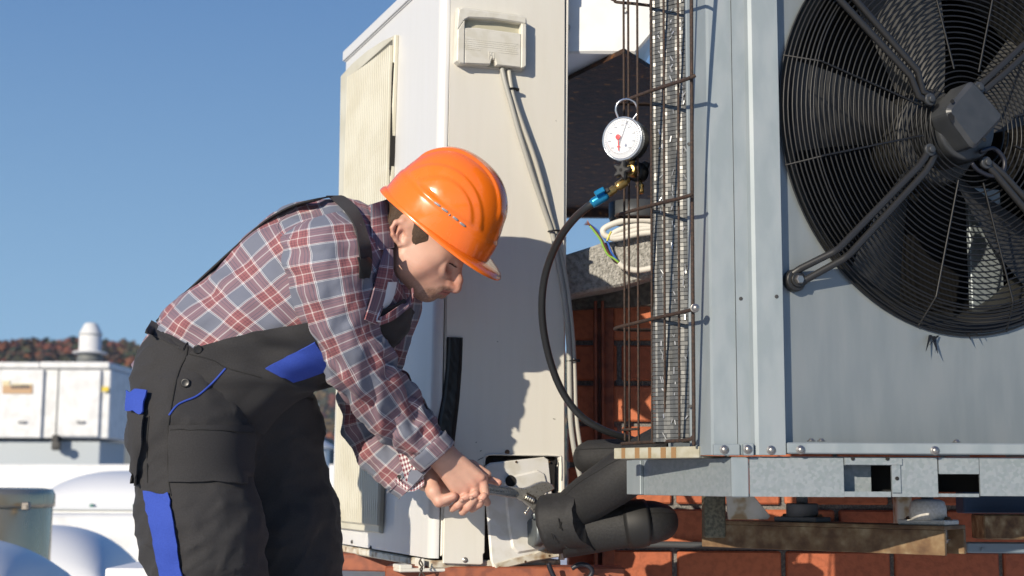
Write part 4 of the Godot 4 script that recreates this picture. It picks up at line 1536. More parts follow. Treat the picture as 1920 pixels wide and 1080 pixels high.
	mb.lathe(vc, vb, [Vector2(0.030, -0.012), Vector2(0.033, -0.004), Vector2(0.033, 0.010), Vector2(0.024, 0.013)], 24)
	put("flange", mb, steel, v)
	mb = Mb.new()
	mb.lathe(vc + AS * 0.013, vb, [Vector2(0.025, 0.0), Vector2(0.028, 0.003), Vector2(0.028, 0.012), Vector2(0.024, 0.016), Vector2(0.024, 0.03)], 8, false)
	put("brass_nut", mb, brass, v)
	mb = Mb.new()
	mb.tube(PackedVector3Array([vc + AU * 0.03, vc + AU * 0.042 - AS * 0.004]), 0.007, 8)
	put("valve_lug", mb, steel, v)
	mb = Mb.new()
	mb.lathe(side(1021, 1012, 0.038), Basis(AS, AN, vx), [Vector2(0.012, 0), Vector2(0.012, 0.016), Vector2(0.0, 0.017)], 16)
	put("valve_cap", mb, M("cap_black", G(0.01), 0.6), v)
	# loose black cable at the foot
	mb = Mb.new()
	var lc := PackedVector3Array()
	for q in [[1028, 1056], [1034, 1072], [1045, 1090], [1070, 1100], [1096, 1090], [1110, 1074], [1104, 1062], [1088, 1058], [1072, 1066]]:
		lc.append(P(q[0], q[1], 3.16))
	mb.tube(smooth_path(lc, 6), 0.0055, 8)
	tag(put("loose_cable", mb, M("lead_black", Color(0.012, 0.013, 0.02), 0.45)), "black cable looped at the foot of the white unit", "cable")

func build_gauge() -> void:
	var steel := M("gauge_chrome", Color(0.62, 0.63, 0.65), 0.22, 0.95)
	var brass := M("brass", Color(0.42, 0.28, 0.10), 0.35, 0.9)
	var blk_ := M("knob_black", G(0.012), 0.5)
	var gc := P(1167, 260, 2.80)
	var n := Vector3(-0.52, -0.05, 0.85).normalized()
	var b := flat_basis(n)
	# tilt the dial a little clockwise as it hangs
	b = Basis(n, deg_to_rad(-6)) * b
	var lb := Basis(b.x, n, -b.y)
	var root := thing("pressure_gauge", "round pressure gauge with black knob and brass fittings hung on the rusty wire guard", "gauge", P(1180, 380, 2.82))
	var r := 0.0435
	var mb := Mb.new()
	mb.lathe(gc - n * 0.040, lb, [Vector2(r * 0.80, 0.0), Vector2(r * 0.92, 0.004), Vector2(r * 0.94, 0.030), Vector2(r * 0.90, 0.034)], 40)
	put("gauge_case", mb, M("case_black", G(0.012), 0.35), root)
	mb = Mb.new()
	mb.lathe(gc - n * 0.012, lb, [Vector2(r * 0.96, 0.0), Vector2(r, 0.002), Vector2(r, 0.012), Vector2(r * 0.985, 0.0145), Vector2(r * 0.90, 0.0145), Vector2(r * 0.885, 0.006)], 48)
	put("bezel", mb, M("bezel_clear", Color(0.50, 0.53, 0.56), 0.18, 0.7), root)
	mb = Mb.new()
	mb.lathe(gc - n * 0.006, lb, [Vector2(r * 0.90, 0.0), Vector2(r * 0.90, 0.0085), Vector2(0.0, 0.0086)], 40)
	var dial := put("dial", mb, M("dial_white", Color(0.74, 0.76, 0.78), 0.5), root)
	mb = Mb.new()
	var at := gc + n * 0.0029
	for i in 41:
		var a := deg_to_rad(225.0 - i * 270.0 / 40.0)
		var d := b.x * cos(a) + b.y * sin(a)
		var l := 0.0045 if i % 5 == 0 else 0.0025
		mb.box(at + d * (r * 0.80), Basis(d, n.cross(d), n), Vector3(l, 0.0005, 0.0004))
	for i in 9:
		var a := deg_to_rad(225.0 - i * 270.0 / 8.0)
		var d := b.x * cos(a) + b.y * sin(a)
		for k in 3:
			mb.box(at + d * (r * 0.60) + b.x * (k - 1) * 0.0022, b, Vector3(0.0014, 0.0026, 0.0004))
	put("dial_marks", mb, M("ink_grey", Color(0.20, 0.22, 0.26), 0.6), dial)
	mb = Mb.new()
	disc(mb, at + b.x * 0.010 - b.y * 0.014, n, 0.0026, 0.0006)
	mb.box(at + b.x * 0.010 - b.y * 0.0105, b, Vector3(0.002, 0.002, 0.0006))
	put("dial_emblem", mb, M("ink_blue", Color(0.12, 0.14, 0.22), 0.6), dial)
	mb = Mb.new()
	var nd := (b.y * 0.95 + b.x * 0.30).normalized()
	mb.box(at + n * 0.002 + nd * r * 0.18, Basis(n.cross(nd), nd, n), Vector3(0.0011, r * 1.25, 0.0006))
	put("needle", mb, M("needle_black", Color(0.06, 0.07, 0.09), 0.4), root)
	mb = Mb.new()
	var rc := at - b.x * 0.0065 + b.y * 0.0025 + n * 0.003
	disc(mb, rc, n, 0.0052, 0.002)
	var rd := (-b.y + b.x * 0.12).normalized()
	mb.box(rc + rd * 0.014, Basis(n.cross(rd), rd, n), Vector3(0.0022, 0.026, 0.001), 0.0002)
	mb.box(rc + rd * 0.019, Basis(n.cross(rd), rd, n), Vector3(0.006, 0.003, 0.001), 0.0002)
	put("red_pointer", mb, M("pointer_red", Color(0.60, 0.02, 0.02), 0.4), root)
	mb = Mb.new()
	mb.lathe(gc + n * 0.0005, lb, [Vector2(r * 0.885, 0.0055), Vector2(r * 0.5, 0.0075), Vector2(0.0, 0.0082)], 40)
	var gl := M("gauge_glass", Color(1, 1, 1), 0.03)
	gl.transparency = BaseMaterial3D.TRANSPARENCY_ALPHA
	gl.albedo_color = Color(1, 1, 1, 0.06)
	put("gauge_glass", mb, gl, root)
	mb = Mb.new()
	var hk := PackedVector3Array()
	for q in [[1160, 222], [1155, 208], [1157, 196], [1165, 188], [1177, 186], [1189, 191], [1195, 203], [1194, 214], [1186, 224]]:
		hk.append(P(q[0], q[1], 2.83))
	mb.tube(smooth_path(hk, 5), 0.0023, 8)
	put("hanging_hook", mb, steel, root)
	mb = Mb.new()
	mb.tube(PackedVector3Array([P(1187, 293, 2.83), P(1184, 312, 2.83)]), 0.0068, 6)
	put("brass_stem", mb, brass, root)
	mb = Mb.new()
	mb.lathe(P(1193, 322, 2.835), Basis(Vector3(0.85, 0, 0.5).normalized(), Vector3(-0.5, 0, 0.85).normalized(), Vector3.UP), [Vector2(0.017, -0.02), Vector2(0.020, -0.016), Vector2(0.020, 0.0), Vector2(0.013, 0.004), Vector2(0.013, 0.008)], 20)
	mb.box(P(1205, 322, 2.845), Basis(Vector3.FORWARD, 0.4), Vector3(0.016, 0.040, 0.02), 0.003)
	put("manifold_body", mb, blk_, root)
	mb = Mb.new()
	mb.lathe(P(1184, 320, 2.815), Basis(Vector3(0.85, 0, 0.5).normalized(), Vector3(-0.5, 0, 0.85).normalized(), Vector3.UP), [Vector2(0.0125, -0.012), Vector2(0.0125, 0.008), Vector2(0.0105, 0.010)], 16)
	put("brass_collar", mb, brass, root)
	# five-lobed knob
	mb = Mb.new()
	var kn := Vector3(-0.5, -0.05, 0.86).normalized()
	var kb := flat_basis(kn)
	var poly := PackedVector2Array()
	for i in 60:
		var a := TAU * i / 60
		poly.append(Vector2(cos(a), sin(a)) * (0.0150 + 0.0046 * cos(a * 5.0)))
	mb.prism(P(1169, 320, 2.795), kb, poly, 0.012, 0.003)
	put("valve_knob", mb, blk_, root)
	mb = Mb.new()
	disc(mb, P(1169, 320, 2.795) + kn * 0.012, kn, 0.0035, 0.0006)
	put("knob_hole", mb, M("hole_black", G(0.006), 0.8), root)
	for q in [[1198, 340, 1202, 362]]:
		mb = Mb.new()
		var a := P(q[0], q[1], 2.83)
		var c := P(q[2], q[3], 2.82)
		mb.tube(PackedVector3Array([a, a.lerp(c, 0.3), a.lerp(c, 0.32), a.lerp(c, 0.5), a.lerp(c, 0.52), a.lerp(c, 0.85), c]), [0.0065, 0.0065, 0.0085, 0.0085, 0.006, 0.0068, 0.0062], 12)
		put("brass_port", mb, brass, root)
	mb = Mb.new()
	var f0 := P(1178, 336, 2.815)
	var f1 := P(1136, 366, 2.80)
	mb.tube(PackedVector3Array([f0, f0.lerp(f1, 0.14), f0.lerp(f1, 0.15), f0.lerp(f1, 0.46), f0.lerp(f1, 0.48), f0.lerp(f1, 0.60), f0.lerp(f1, 0.62), f0.lerp(f1, 0.86), f0.lerp(f1, 0.88), f1]), [0.0065, 0.0065, 0.0098, 0.0098, 0.0062, 0.0062, 0.0085, 0.0085, 0.007, 0.007], 14)
	put("brass_coupling", mb, brass, root)
	# hose
	var hose := thing("charging_hose", "black rubber hose with blue end fitting curving from the gauge down past the white unit", "hose", P(1165, 822, 3.12))
	var blue := M("anodised_blue", Color(0.02, 0.24, 0.44), 0.25, 0.6)
	mb = Mb.new()
	mb.tube(PackedVector3Array([P(1139, 364, 2.80), P(1134, 367, 2.80), P(1114, 380, 2.80), P(1109, 384, 2.80)]), [0.0075, 0.0105, 0.0105, 0.0085], 10)
	put("blue_ferrule", mb, blue, hose)
	mb = Mb.new()
	var lv := P(1124, 359, 2.782)
	var la := (P(1134, 354, 2.782) - P(1114, 365, 2.782)).normalized()
	mb.box(lv, Basis(la, la.cross(Vector3.BACK).normalized() * -1.0, Vector3.BACK), Vector3(0.021, 0.010, 0.006), 0.002)
	put("blue_lever", mb, blue, hose)
	mb = Mb.new()
	mb.box(P(1138, 357, 2.79), Basis(la, la.cross(Vector3.BACK).normalized() * -1.0, Vector3.BACK), Vector3(0.009, 0.010, 0.010), 0.002)
	put("lever_block", mb, blk_, hose)
	mb = Mb.new()
	var hp := PackedVector3Array()
	for q in [[1112, 382, 2.80], [1099, 390, 2.81], [1078, 409, 2.84], [1055, 438, 2.88], [1035, 477, 2.93], [1021, 522, 2.97], [1016, 572, 3.00], [1020, 625, 3.03], [1034, 685, 3.06], [1056, 737, 3.08], [1087, 778, 3.09], [1125, 803, 3.10], [1170, 820, 3.12], [1215, 832, 3.16]]:
		hp.append(P(q[0], q[1], q[2]))
	mb.tube(smooth_path(hp, 8), 0.0079, 14)
	put("hose_tube", mb, M("hose_rubber", Color(0.017, 0.018, 0.019), 0.42), hose)

# ================================================================ wrench
func build_wrench() -> void:
	var chrome := worn(M("wrench_steel", Color(0.36, 0.35, 0.325), 0.32, 0.7), "r_wrench", 0.02, 0.22, 0.42)
	chrome.uv1_triplanar = true
	chrome.uv1_scale = Vector3(8, 8, 8)
	var o := AO + AN * 0.075
	var b := Basis(AS, AU, AN)
	var root := thing("adjustable_wrench", "steel adjustable wrench held in both hands, its jaw at the foam wrap", "wrench", RP(960, 940, o, AN))
	var mb := Mb.new()
	mb.prism(o, b, on_plane([Vector2(850, 899), Vector2(900, 906), Vector2(938, 910), Vector2(962, 913), Vector2(979, 915), Vector2(990, 912), Vector2(1002, 906), Vector2(1013, 902.5), Vector2(1024, 903), Vector2(1033, 909), Vector2(1037, 916), Vector2(1030, 921), Vector2(1020, 924), Vector2(1012, 934), Vector2(1003, 950), Vector2(996, 957), Vector2(988, 949), Vector2(978, 941), Vector2(963, 934), Vector2(938, 930.5), Vector2(900, 925), Vector2(850, 917)], o, b), 0.011, 0.002)
	put("handle", mb, chrome, root)
	mb = Mb.new()
	mb.prism(o - AN * 0.001, b, on_plane([Vector2(1013, 936), Vector2(1022, 931), Vector2(1034, 930), Vector2(1040, 940), Vector2(1030, 962), Vector2(1003, 963), Vector2(996, 958)], o, b), 0.010, 0.002)
	put("moving_jaw", mb, M("jaw_dark", Color(0.22, 0.215, 0.20), 0.4, 0.6), root)
	# raised rim on the handle
	mb = Mb.new()
	var oo := o + AN * 0.011
	var rim := PackedVector3Array()
	for q in [Vector2(900, 909), Vector2(938, 914.5), Vector2(962, 918), Vector2(969, 921), Vector2(970, 927), Vector2(965, 929.5), Vector2(938, 926.5), Vector2(900, 921)]:
		rim.append(RP(q.x, q.y, oo, AN))
	mb.tube(rim, 0.0011, 6, false)
	put("handle_rim", mb, chrome, root)
	mb = Mb.new()
	var rs := RandomNumberGenerator.new()
	rs.seed = 2
	for i in 9:
		var x := 918.5 + i * 3.1
		var y := 918.5 + i * 0.42
		for k in 2:
			mb.tube(PackedVector3Array([RP(x + rs.randf_range(-0.6, 0.6), y - 1.8, oo, AN), RP(x + rs.randf_range(-0.6, 1.8), y + 2.0, oo, AN)]), 0.0006, 5)
	put("stamped_lettering", mb, M("stamp_dark", Color(0.10, 0.10, 0.09), 0.5, 0.5), root)
	# worm screw in its window
	mb = Mb.new()
	mb.prism(oo - AN * 0.0005, b, on_plane([Vector2(988, 923), Vector2(1006, 932.5), Vector2(998, 946), Vector2(981, 936)], oo, b), 0.0009)
	put("worm_window", mb, M("window_dark", Color(0.03, 0.025, 0.02), 0.6), root)
	mb = Mb.new()
	var w0 := RP(985, 931, oo + AN * 0.001, AN)
	var w1 := RP(1001, 939, oo + AN * 0.001, AN)
	var pts := PackedVector3Array()
	var rr := []
	for i in 17:
		pts.append(w0.lerp(w1, i / 16.0))
		rr.append(0.0062 if i % 4 < 2 else 0.0046)
	mb.tube(pts, rr, 14)
	put("worm_screw", mb, M("worm_steel", Color(0.70, 0.66, 0.55), 0.25, 0.95), root)
	mb = Mb.new()
	pts = PackedVector3Array()
	rr = []
	for i in 9:
		pts.append(RP(lerpf(984, 994, i / 8.0), lerpf(964, 950, i / 8.0), o + AN * 0.006, AN))
		rr.append(0.0042 if i % 2 else 0.0034)
	mb.tube(pts, rr, 12)
	put("jaw_pin", mb, M("worm_steel", Color(0.70, 0.66, 0.55), 0.25, 0.95), root)

# ================================================================ roof, far things
func build_roof() -> void:
	var memb := MN("roof_membrane", [Color(0.54, 0.55, 0.55), Color(0.61, 0.62, 0.62), Color(0.64, 0.645, 0.645)], [0.25, 0.5, 0.75], 0.01, 0.25, 0.7)
	var mb := Mb.new()
	mb.box(Vector3(-4, -0.15, -11.0), Basis.IDENTITY, Vector3(60, 0.30, 44))
	structure(put("roof", mb, memb), "white membrane roof")
	mb = Mb.new()
	var gp := PackedVector3Array()
	for q in [Vector2(-1500, 400), Vector2(1500, 400), Vector2(1500, -1800), Vector2(-1500, -1800)]:
		gp.append(Vector3(q.x, -9.0, q.y))
	mb.add(gp, PackedInt32Array([0, 1, 2, 0, 2, 3]), false, Vector3.UP)
	structure(put("ground", mb, MN("far_ground", [Color(0.05, 0.065, 0.035), Color(0.10, 0.10, 0.07)], [0.3, 0.7], 0.02, 0.01, 0.95)), "low ground of the town and fields below the roof")

func blur_box(mb: Mb, x0: float, y0: float, x1: float, y1: float, d: float, thick: float, bev := 0.01) -> void:
	var a := PZ(x0, y0, -d)
	var b := PZ(x1, y1, -d)
	mb.box(Vector3((a.x + b.x) / 2, (a.y + b.y) / 2, -d - thick / 2), Basis.IDENTITY, Vector3(b.x - a.x, a.y - b.y, thick), bev)

func dome(called: String, label: String, c: Vector3, r: float, h: float, curb: float) -> void:
	var root := thing(called, label, "skylight", Vector3(c.x, 0, c.z), "domed skylights on the roof")
	var mb := Mb.new()
	mb.box(Vector3(c.x, c.y - curb / 2 - 0.03, c.z), Basis.IDENTITY, Vector3(r * 2.05, curb, r * 2.05), 0.02)
	put("curb", mb, M("curb_white", Color(0.70, 0.71, 0.70), 0.6), root)
	mb = Mb.new()
	mb.box(Vector3(c.x, c.y - 0.012, c.z), Basis.IDENTITY, Vector3(r * 2.1, 0.024, r * 2.1), 0.008)
	put("dome_rim", mb, M("dome_rim", Color(0.55, 0.58, 0.60), 0.4), root)
	mb = Mb.new()
	var p := PackedVector3Array()
	var n := 25
	for j in n:
		for i in n:
			var u := i / float(n - 1) * 2 - 1
			var v := j / float(n - 1) * 2 - 1
			var k := (1.0 - pow(absf(u), 2.6)) * (1.0 - pow(absf(v), 2.6))
			p.append(c + Vector3(u * r, h * pow(maxf(k, 0.0), 0.6), v * r))
	mb.sheet(p, n, n, Vector3.UP)
	var gl := M("dome_acrylic", Color(0.62, 0.635, 0.65), 0.4)
	gl.clearcoat_enabled = true
	gl.clearcoat = 0.1
	gl.clearcoat_roughness = 0.05
	put("acrylic_dome", mb, gl, root)
	for s in [-0.7, -0.2, 0.3, 0.8]:
		for k in 2:
			mb = Mb.new()
			mb.box(c + (Vector3(r * s, 0.012, r * 1.02) if k == 0 else Vector3(r * 1.02, 0.012, r * s)), Basis.IDENTITY, Vector3(0.03, 0.024, 0.03), 0.004)
			put("rim_clip", mb, M("clip_green", Color(0.03, 0.16, 0.13), 0.5), root)

func build_background() -> void:
	var white := MN("far_white", [Color(0.54, 0.55, 0.55), Color(0.61, 0.62, 0.62), Color(0.64, 0.645, 0.645)], [0.25, 0.5, 0.75], 0.01, 0.6, 0.55)
	# parapet
	var mb := Mb.new()
	var pa := P(-260, 896, 24.5)
	var pb := P(700, 846, 20.5)
	var ax := (pb - pa)
	ax.y = 0
	var L := ax.length()
	ax = ax.normalized()
	var bb := Basis(ax, Vector3.UP, ax.cross(Vector3.UP))
	var top := (P(0, 881, 23.4).y + P(245, 861, 22.4).y) / 2
	mb.box(Vector3((pa.x + pb.x) / 2, top / 2, (pa.z + pb.z) / 2), bb, Vector3(L, top, 0.35), 0.02)
	tag(put("parapet", mb, white), "long white roof parapet in front of the rooftop unit", "parapet")
	# raised roof curb in front of the far dome
	mb = Mb.new()
	var c0 := P(100, 948, 11.6)
	mb.box(Vector3(c0.x + 0.75, (c0.y - 0.05) / 2, -12.2), Basis(Vector3.UP, 0.06), Vector3(3.4, c0.y - 0.05, 2.6), 0.02)
	tag(put("roof_curb", mb, white), "broad white raised roof curb under the farthest skylight dome", "roof curb")
	dome("skylight_dome", "clouded skylight dome on the raised curb, farthest of the domes", Vector3(P(250, 950, 12).x, P(250, 948, 12).y, -12.1), 0.68, 0.29, 0.03)
	dome("skylight_dome", "skylight dome low on the roof right of the steel duct", Vector3(P(88, 1092, 8).x, P(88, 1092, 8).y, -8.0), 0.50, 0.32, 0.12)
	dome("skylight_dome", "nearest skylight dome cut off at the lower left, in front of the steel duct", Vector3(P(-95, 1098, 5).x, P(-95, 1098, 5).y, -4.9), 0.40, 0.18, 0.2)
	# stainless duct
	var root := thing("steel_duct", "round stainless steel duct with domed lid at the left edge", "duct", Vector3(P(-22, 1000, 6).x, 0, -6.0))
	var dm := worn(M("stainless", Color(0.55, 0.45, 0.30), 0.3, 0.8), "r_steel", 0.01, 0.2, 0.4)
	dm.uv1_triplanar = true
	dm.uv1_scale = Vector3(1.2, 0.3, 1.2)
	var dc := Vector3(P(-22, 1000, 6).x, 0, -6.0)
	var dtop := P(0, 947, 5.8).y
	mb = Mb.new()
	mb.lathe(dc, Basis.IDENTITY, [Vector2(0.278, 0.0), Vector2(0.278, dtop)], 64)
	put("duct_pipe", mb, dm, root)
	mb = Mb.new()
	mb.lathe(dc, Basis.IDENTITY, [Vector2(0.280, dtop - 0.01), Vector2(0.287, dtop - 0.008), Vector2(0.287, dtop + 0.004), Vector2(0.286, dtop + 0.040), Vector2(0.275, dtop + 0.062), Vector2(0.235, dtop + 0.068), Vector2(0.20, dtop + 0.052), Vector2(0.0, dtop + 0.045)], 64)
	put("duct_lid", mb, dm, root)
	mb = Mb.new()
	var lq := P(49, 949, 5.73)
	mb.box(lq, Basis.IDENTITY, Vector3(0.030, 0.032, 0.03), 0.003)
	mb.box(lq + Vector3(0, -0.004, 0.016), Basis.IDENTITY, Vector3(0.016, 0.018, 0.006), 0.001)
	put("lid_latch", mb, M("latch_steel", Color(0.22, 0.20, 0.18), 0.4, 0.8), root)
	# rooftop unit
	var d := 28.0
	root = thing("rooftop_unit", "white rooftop ventilation unit with two doors on a pale base, far left", "ventilation unit", PZ(60, 875, -d - 1.0))
	mb = Mb.new()
	blur_box(mb, -330, 690, 203, 822, d, 2.2, 0.02)
	put("unit_casing", mb, white, root)
	mb = Mb.new()
	blur_box(mb, -335, 677, 74, 690.5, d - 0.05, 2.3, 0.02)
	blur_box(mb, 75, 678, 205, 691, d - 0.06, 2.3, 0.02)
	put("roof_cap", mb, white, root)
	for q in [[2, 692, 76, 821], [112, 693, 184, 819], [-130, 692, -4, 821]]:
		mb = Mb.new()
		blur_box(mb, q[0], q[1], q[2], q[3], d - 0.07, 0.06, 0.015)
		var dr := put("door", mb, white, root)
		mb = Mb.new()
		blur_box(mb, q[0] + 31, 789, q[0] + 46, 794, d - 0.12, 0.05, 0.01)
		put("handle", mb, M("handle_grey", Color(0.22, 0.23, 0.24), 0.5), dr)
	mb = Mb.new()
	blur_box(mb, 109, 692, 111.5, 822, d - 0.03, 0.04, 0.0)
	put("door_gap", mb, M("gap_grey", Color(0.10, 0.11, 0.12), 0.8), root)
	mb = Mb.new()
	blur_box(mb, 5, 723, 60, 738, d - 0.09, 0.03, 0.0)
	put("orange_sticker", mb, M("sticker_tan", Color(0.42, 0.27, 0.15), 0.6), root)
	mb = Mb.new()
	blur_box(mb, 5, 714, 18, 723, d - 0.09, 0.03, 0.0)
	blur_box(mb, 22, 719, 60, 723, d - 0.09, 0.03, 0.0)
	put("cream_sticker", mb, M("sticker_cream", Color(0.55, 0.48, 0.30), 0.6), root)
	mb = Mb.new()
	var lrng := RandomNumberGenerator.new()
	lrng.seed = 6
	for i in 7:
		blur_box(mb, 21 + i * 5.2, 721.5 + lrng.randf_range(-0.8, 0.8), 24 + i * 5.2, 728.5, d - 0.10, 0.01, 0.0)
	put("sticker_print", mb, M("print_dark", Color(0.06, 0.06, 0.07), 0.6), root)
	mb = Mb.new()
	blur_box(mb, 191, 725, 203, 734, d - 0.09, 0.03, 0.0)
	put("yellow_tag", mb, M("tag_yellow", Color(0.60, 0.45, 0.03), 0.6), root)
	mb = Mb.new()
	blur_box(mb, -330, 824, 185, 905, d + 0.15, 1.8, 0.02)
	put("unit_base", mb, M("base_pale", Color(0.36, 0.40, 0.43), 0.6), root)
	mb = Mb.new()
	blur_box(mb, 97, 815, 108, 844, d - 0.15, 0.2, 0.02)
	disc(mb, PZ(106, 836, -d + 0.2), Vector3.BACK, 0.09, 0.05)
	put("hose_connector", mb, M("connector_dark", G(0.03), 0.6), root)
	# roof vent on the unit
	root = thing("roof_vent", "white round roof vent with conical cap above the rooftop unit", "roof vent", PZ(168, 676, -d - 1.0))
	var vc := PZ(168, 676, -d - 0.9)
	var s := (d + 0.9) / F
	mb = Mb.new()
	mb.lathe(vc, Basis.IDENTITY, [Vector2(24 * s, -0.06), Vector2(22 * s, 12 * s)], 20)
	put("vent_neck", mb, M("vent_grey", Color(0.13, 0.14, 0.14), 0.6), root)
	mb = Mb.new()
	mb.lathe(vc, Basis.IDENTITY, [Vector2(20 * s, 11.6 * s), Vector2(32 * s, 13 * s), Vector2(32 * s, 15.5 * s), Vector2(20.5 * s, 18.5 * s), Vector2(20.5 * s, 48 * s)], 28)
	put("vent_drum", mb, white, root)
	mb = Mb.new()
	mb.lathe(vc, Basis.IDENTITY, [Vector2(22 * s, 47.5 * s), Vector2(21 * s, 51 * s), Vector2(12 * s, 69 * s), Vector2(8 * s, 71 * s), Vector2(0, 71.5 * s)], 28)
	put("vent_cap", mb, white, root)
	# vent pipe and mast behind the worker
	root = thing("vent_pipe", "galvanised vent pipe with flat cap between the worker and the white unit", "vent pipe", Vector3(P(603, 990, 12).x, 0, -12.0))
	mb = Mb.new()
	mb.lathe(Vector3(P(604, 990, 12).x, 0, -12.0), Basis.IDENTITY, [Vector2(0.068, 0), Vector2(0.068, P(604, 838, 12).y)], 24)
	put("pipe", mb, M("pipe_zinc", Color(0.48, 0.52, 0.55), 0.4, 0.5), root)
	mb = Mb.new()
	mb.lathe(Vector3(P(604, 990, 12).x, P(604, 838, 12).y, -12.0), Basis.IDENTITY, [Vector2(0.115, -0.02), Vector2(0.12, 0.0), Vector2(0.02, 0.055), Vector2(0.0, 0.056)], 24)
	put("pipe_cap", mb, M("pipe_zinc", Color(0.48, 0.52, 0.55), 0.4, 0.5), root)
	mb = Mb.new()
	mb.tube(PackedVector3Array([Vector3(P(593, 850, 14).x, 0, -14), P(593, 762, 14)]), 0.013, 10)
	mb.tube(PackedVector3Array([P(593, 764, 14), P(593, 758, 14)]), 0.022, 10)
	tag(put("mast", mb, M("mast_white", Color(0.6, 0.62, 0.63), 0.5)), "thin white mast rising behind the capped vent pipe", "mast")
	# grey shed behind the unit's right end
	mb = Mb.new()
	blur_box(mb, 190, 772, 330, 880, 40.0, 4.0, 0.05)
	tag(put("grey_shed", mb, M("shed_grey", Color(0.09, 0.11, 0.13), 0.7)), "blue grey roof shed half hidden behind the worker", "shed")
	build_hills()

func hill_height(x: float, z: float) -> float:
	# a wooded ridge: high in the west, lower and farther in the middle
	var left := 43.0 * exp(-pow((x + 128.0) / 92.0, 2.0)) * exp(-pow((z + 430.0) / 120.0, 2.0))
	var mid := 84.0 * exp(-pow((x + 40.0) / 170.0, 2.0)) * exp(-pow((z + 820.0) / 170.0, 2.0))
	return -9.0 + left + mid

func build_hills() -> void:
	var mb := Mb.new()
	var p := PackedVector3Array()
	var w := 61
	var h := 61
	for j in h:
		for i in w:
			var x := lerpf(-620.0, 500.0, i / float(w - 1))
			var z := lerpf(-180.0, -1150.0, j / float(h - 1))
			p.append(Vector3(x, hill_height(x, z) - 0.5, z))
	mb.sheet(p, w, h, Vector3.UP)
	structure(put("hills", mb, MN("hill_ground", [Color(0.05, 0.05, 0.025), Color(0.09, 0.06, 0.03)], [0.3, 0.7], 0.02, 0.02, 0.95)), "wooded autumn hills on the horizon")
	# crowns: three shapes, many copies
	var rs := RandomNumberGenerator.new()
	rs.seed = 17
	var kinds := [[Color(0.115, 0.035, 0.018), Color(0.16, 0.055, 0.02), Color(0.075, 0.04, 0.02)], [Color(0.05, 0.045, 0.02), Color(0.10, 0.065, 0.02), Color(0.05, 0.06, 0.025)], [Color(0.014, 0.028, 0.018), Color(0.02, 0.035, 0.02), Color(0.028, 0.04, 0.018)]]
	for k in 3:
		var m := Mb.new()
		var r2 := RandomNumberGenerator.new()
		r2.seed = 40 + k
		for q in 90:
			var d := Vector3(r2.randfn(), r2.randfn(), r2.randfn()).normalized()
			var c := Vector3(d.x * 0.36, 0.62 + d.y * 0.38, d.z * 0.36) if k < 2 else Vector3(d.x * 0.30 * (1.0 - absf(d.y) * 0.3), 0.5 + d.y * 0.5, d.z * 0.30)
			if k == 2:
				var t := clampf(c.y, 0.0, 1.0)
				c.x *= 1.15 - t
				c.z *= 1.15 - t
			c *= r2.randf_range(0.8, 1.05)
			var s := r2.randf_range(0.10, 0.19)
			var n := (d + Vector3(r2.randfn(), r2.randfn(), r2.randfn()) * 0.5).normalized()
			var x := n.cross(Vector3(0.3, 0.9, 0.1)).normalized()
			var y := n.cross(x)
			m.add(PackedVector3Array([c + x * s, c + y * s * 0.9, c - x * s * 0.8, c - y * s, c + n * s * 0.4]), PackedInt32Array([0, 1, 4, 1, 2, 4, 2, 3, 4, 3, 0, 4]), false, n)
		m.lathe(Vector3.ZERO, Basis.IDENTITY, [Vector2(0.03, -0.05), Vector2(0.02, 0.5)], 5)
		var mm := MultiMesh.new()
		mm.transform_format = MultiMesh.TRANSFORM_3D
		mm.use_colors = true
		mm.mesh = m.mesh(Vector3.ZERO)
		var mat := StandardMaterial3D.new()
		mat.resource_name = "crown_%d" % k
		mat.vertex_color_use_as_albedo = true
		mat.roughness = 0.9
		mm.mesh.surface_set_material(0, mat)
		var xf := []
		var cols := []
		for i in 3200:
			var far := rs.randf() < 0.5
			var x: float
			var z: float
			if far:
				z = rs.randf_range(-560, -860)
				x = (rs.randf_range(300, 1100) - 960.0) / F * -z
			else:
				z = rs.randf_range(-300, -450)
				x = (rs.randf_range(-420, 520) - 960.0) / F * -z
			if far and k == 0 and rs.randf() < 0.8:
				continue
			if not far and k == 2 and rs.randf() < 0.75:
				continue
			var y := hill_height(x, z)
			if y < -7.0 and rs.randf() < 0.4:
				continue
			var s := rs.randf_range(4.5, 8.5) * (1.4 if far else 1.0)
			xf.append(Transform3D(Basis(Vector3.UP, rs.randf() * TAU).scaled(Vector3(s * 1.1, s, s * 1.1)), Vector3(x, y - 0.3, z)))
			cols.append(kinds[k][rs.randi() % 3] * rs.randf_range(0.8, 1.25))
		mm.instance_count = xf.size()
		for i in xf.size():
			mm.set_instance_transform(i, xf[i])
			mm.set_instance_color(i, cols[i])
		var o := MultiMeshInstance3D.new()
		o.name = ["red_autumn_forest", "brown_autumn_forest", "dark_green_forest"][k]
		o.multimesh = mm
		add_child(o, true)
		structure(o, ["far russet autumn forest on the hills", "far brown and ochre autumn forest on the hills", "far dark green conifer forest on the hills"][k], "stuff")

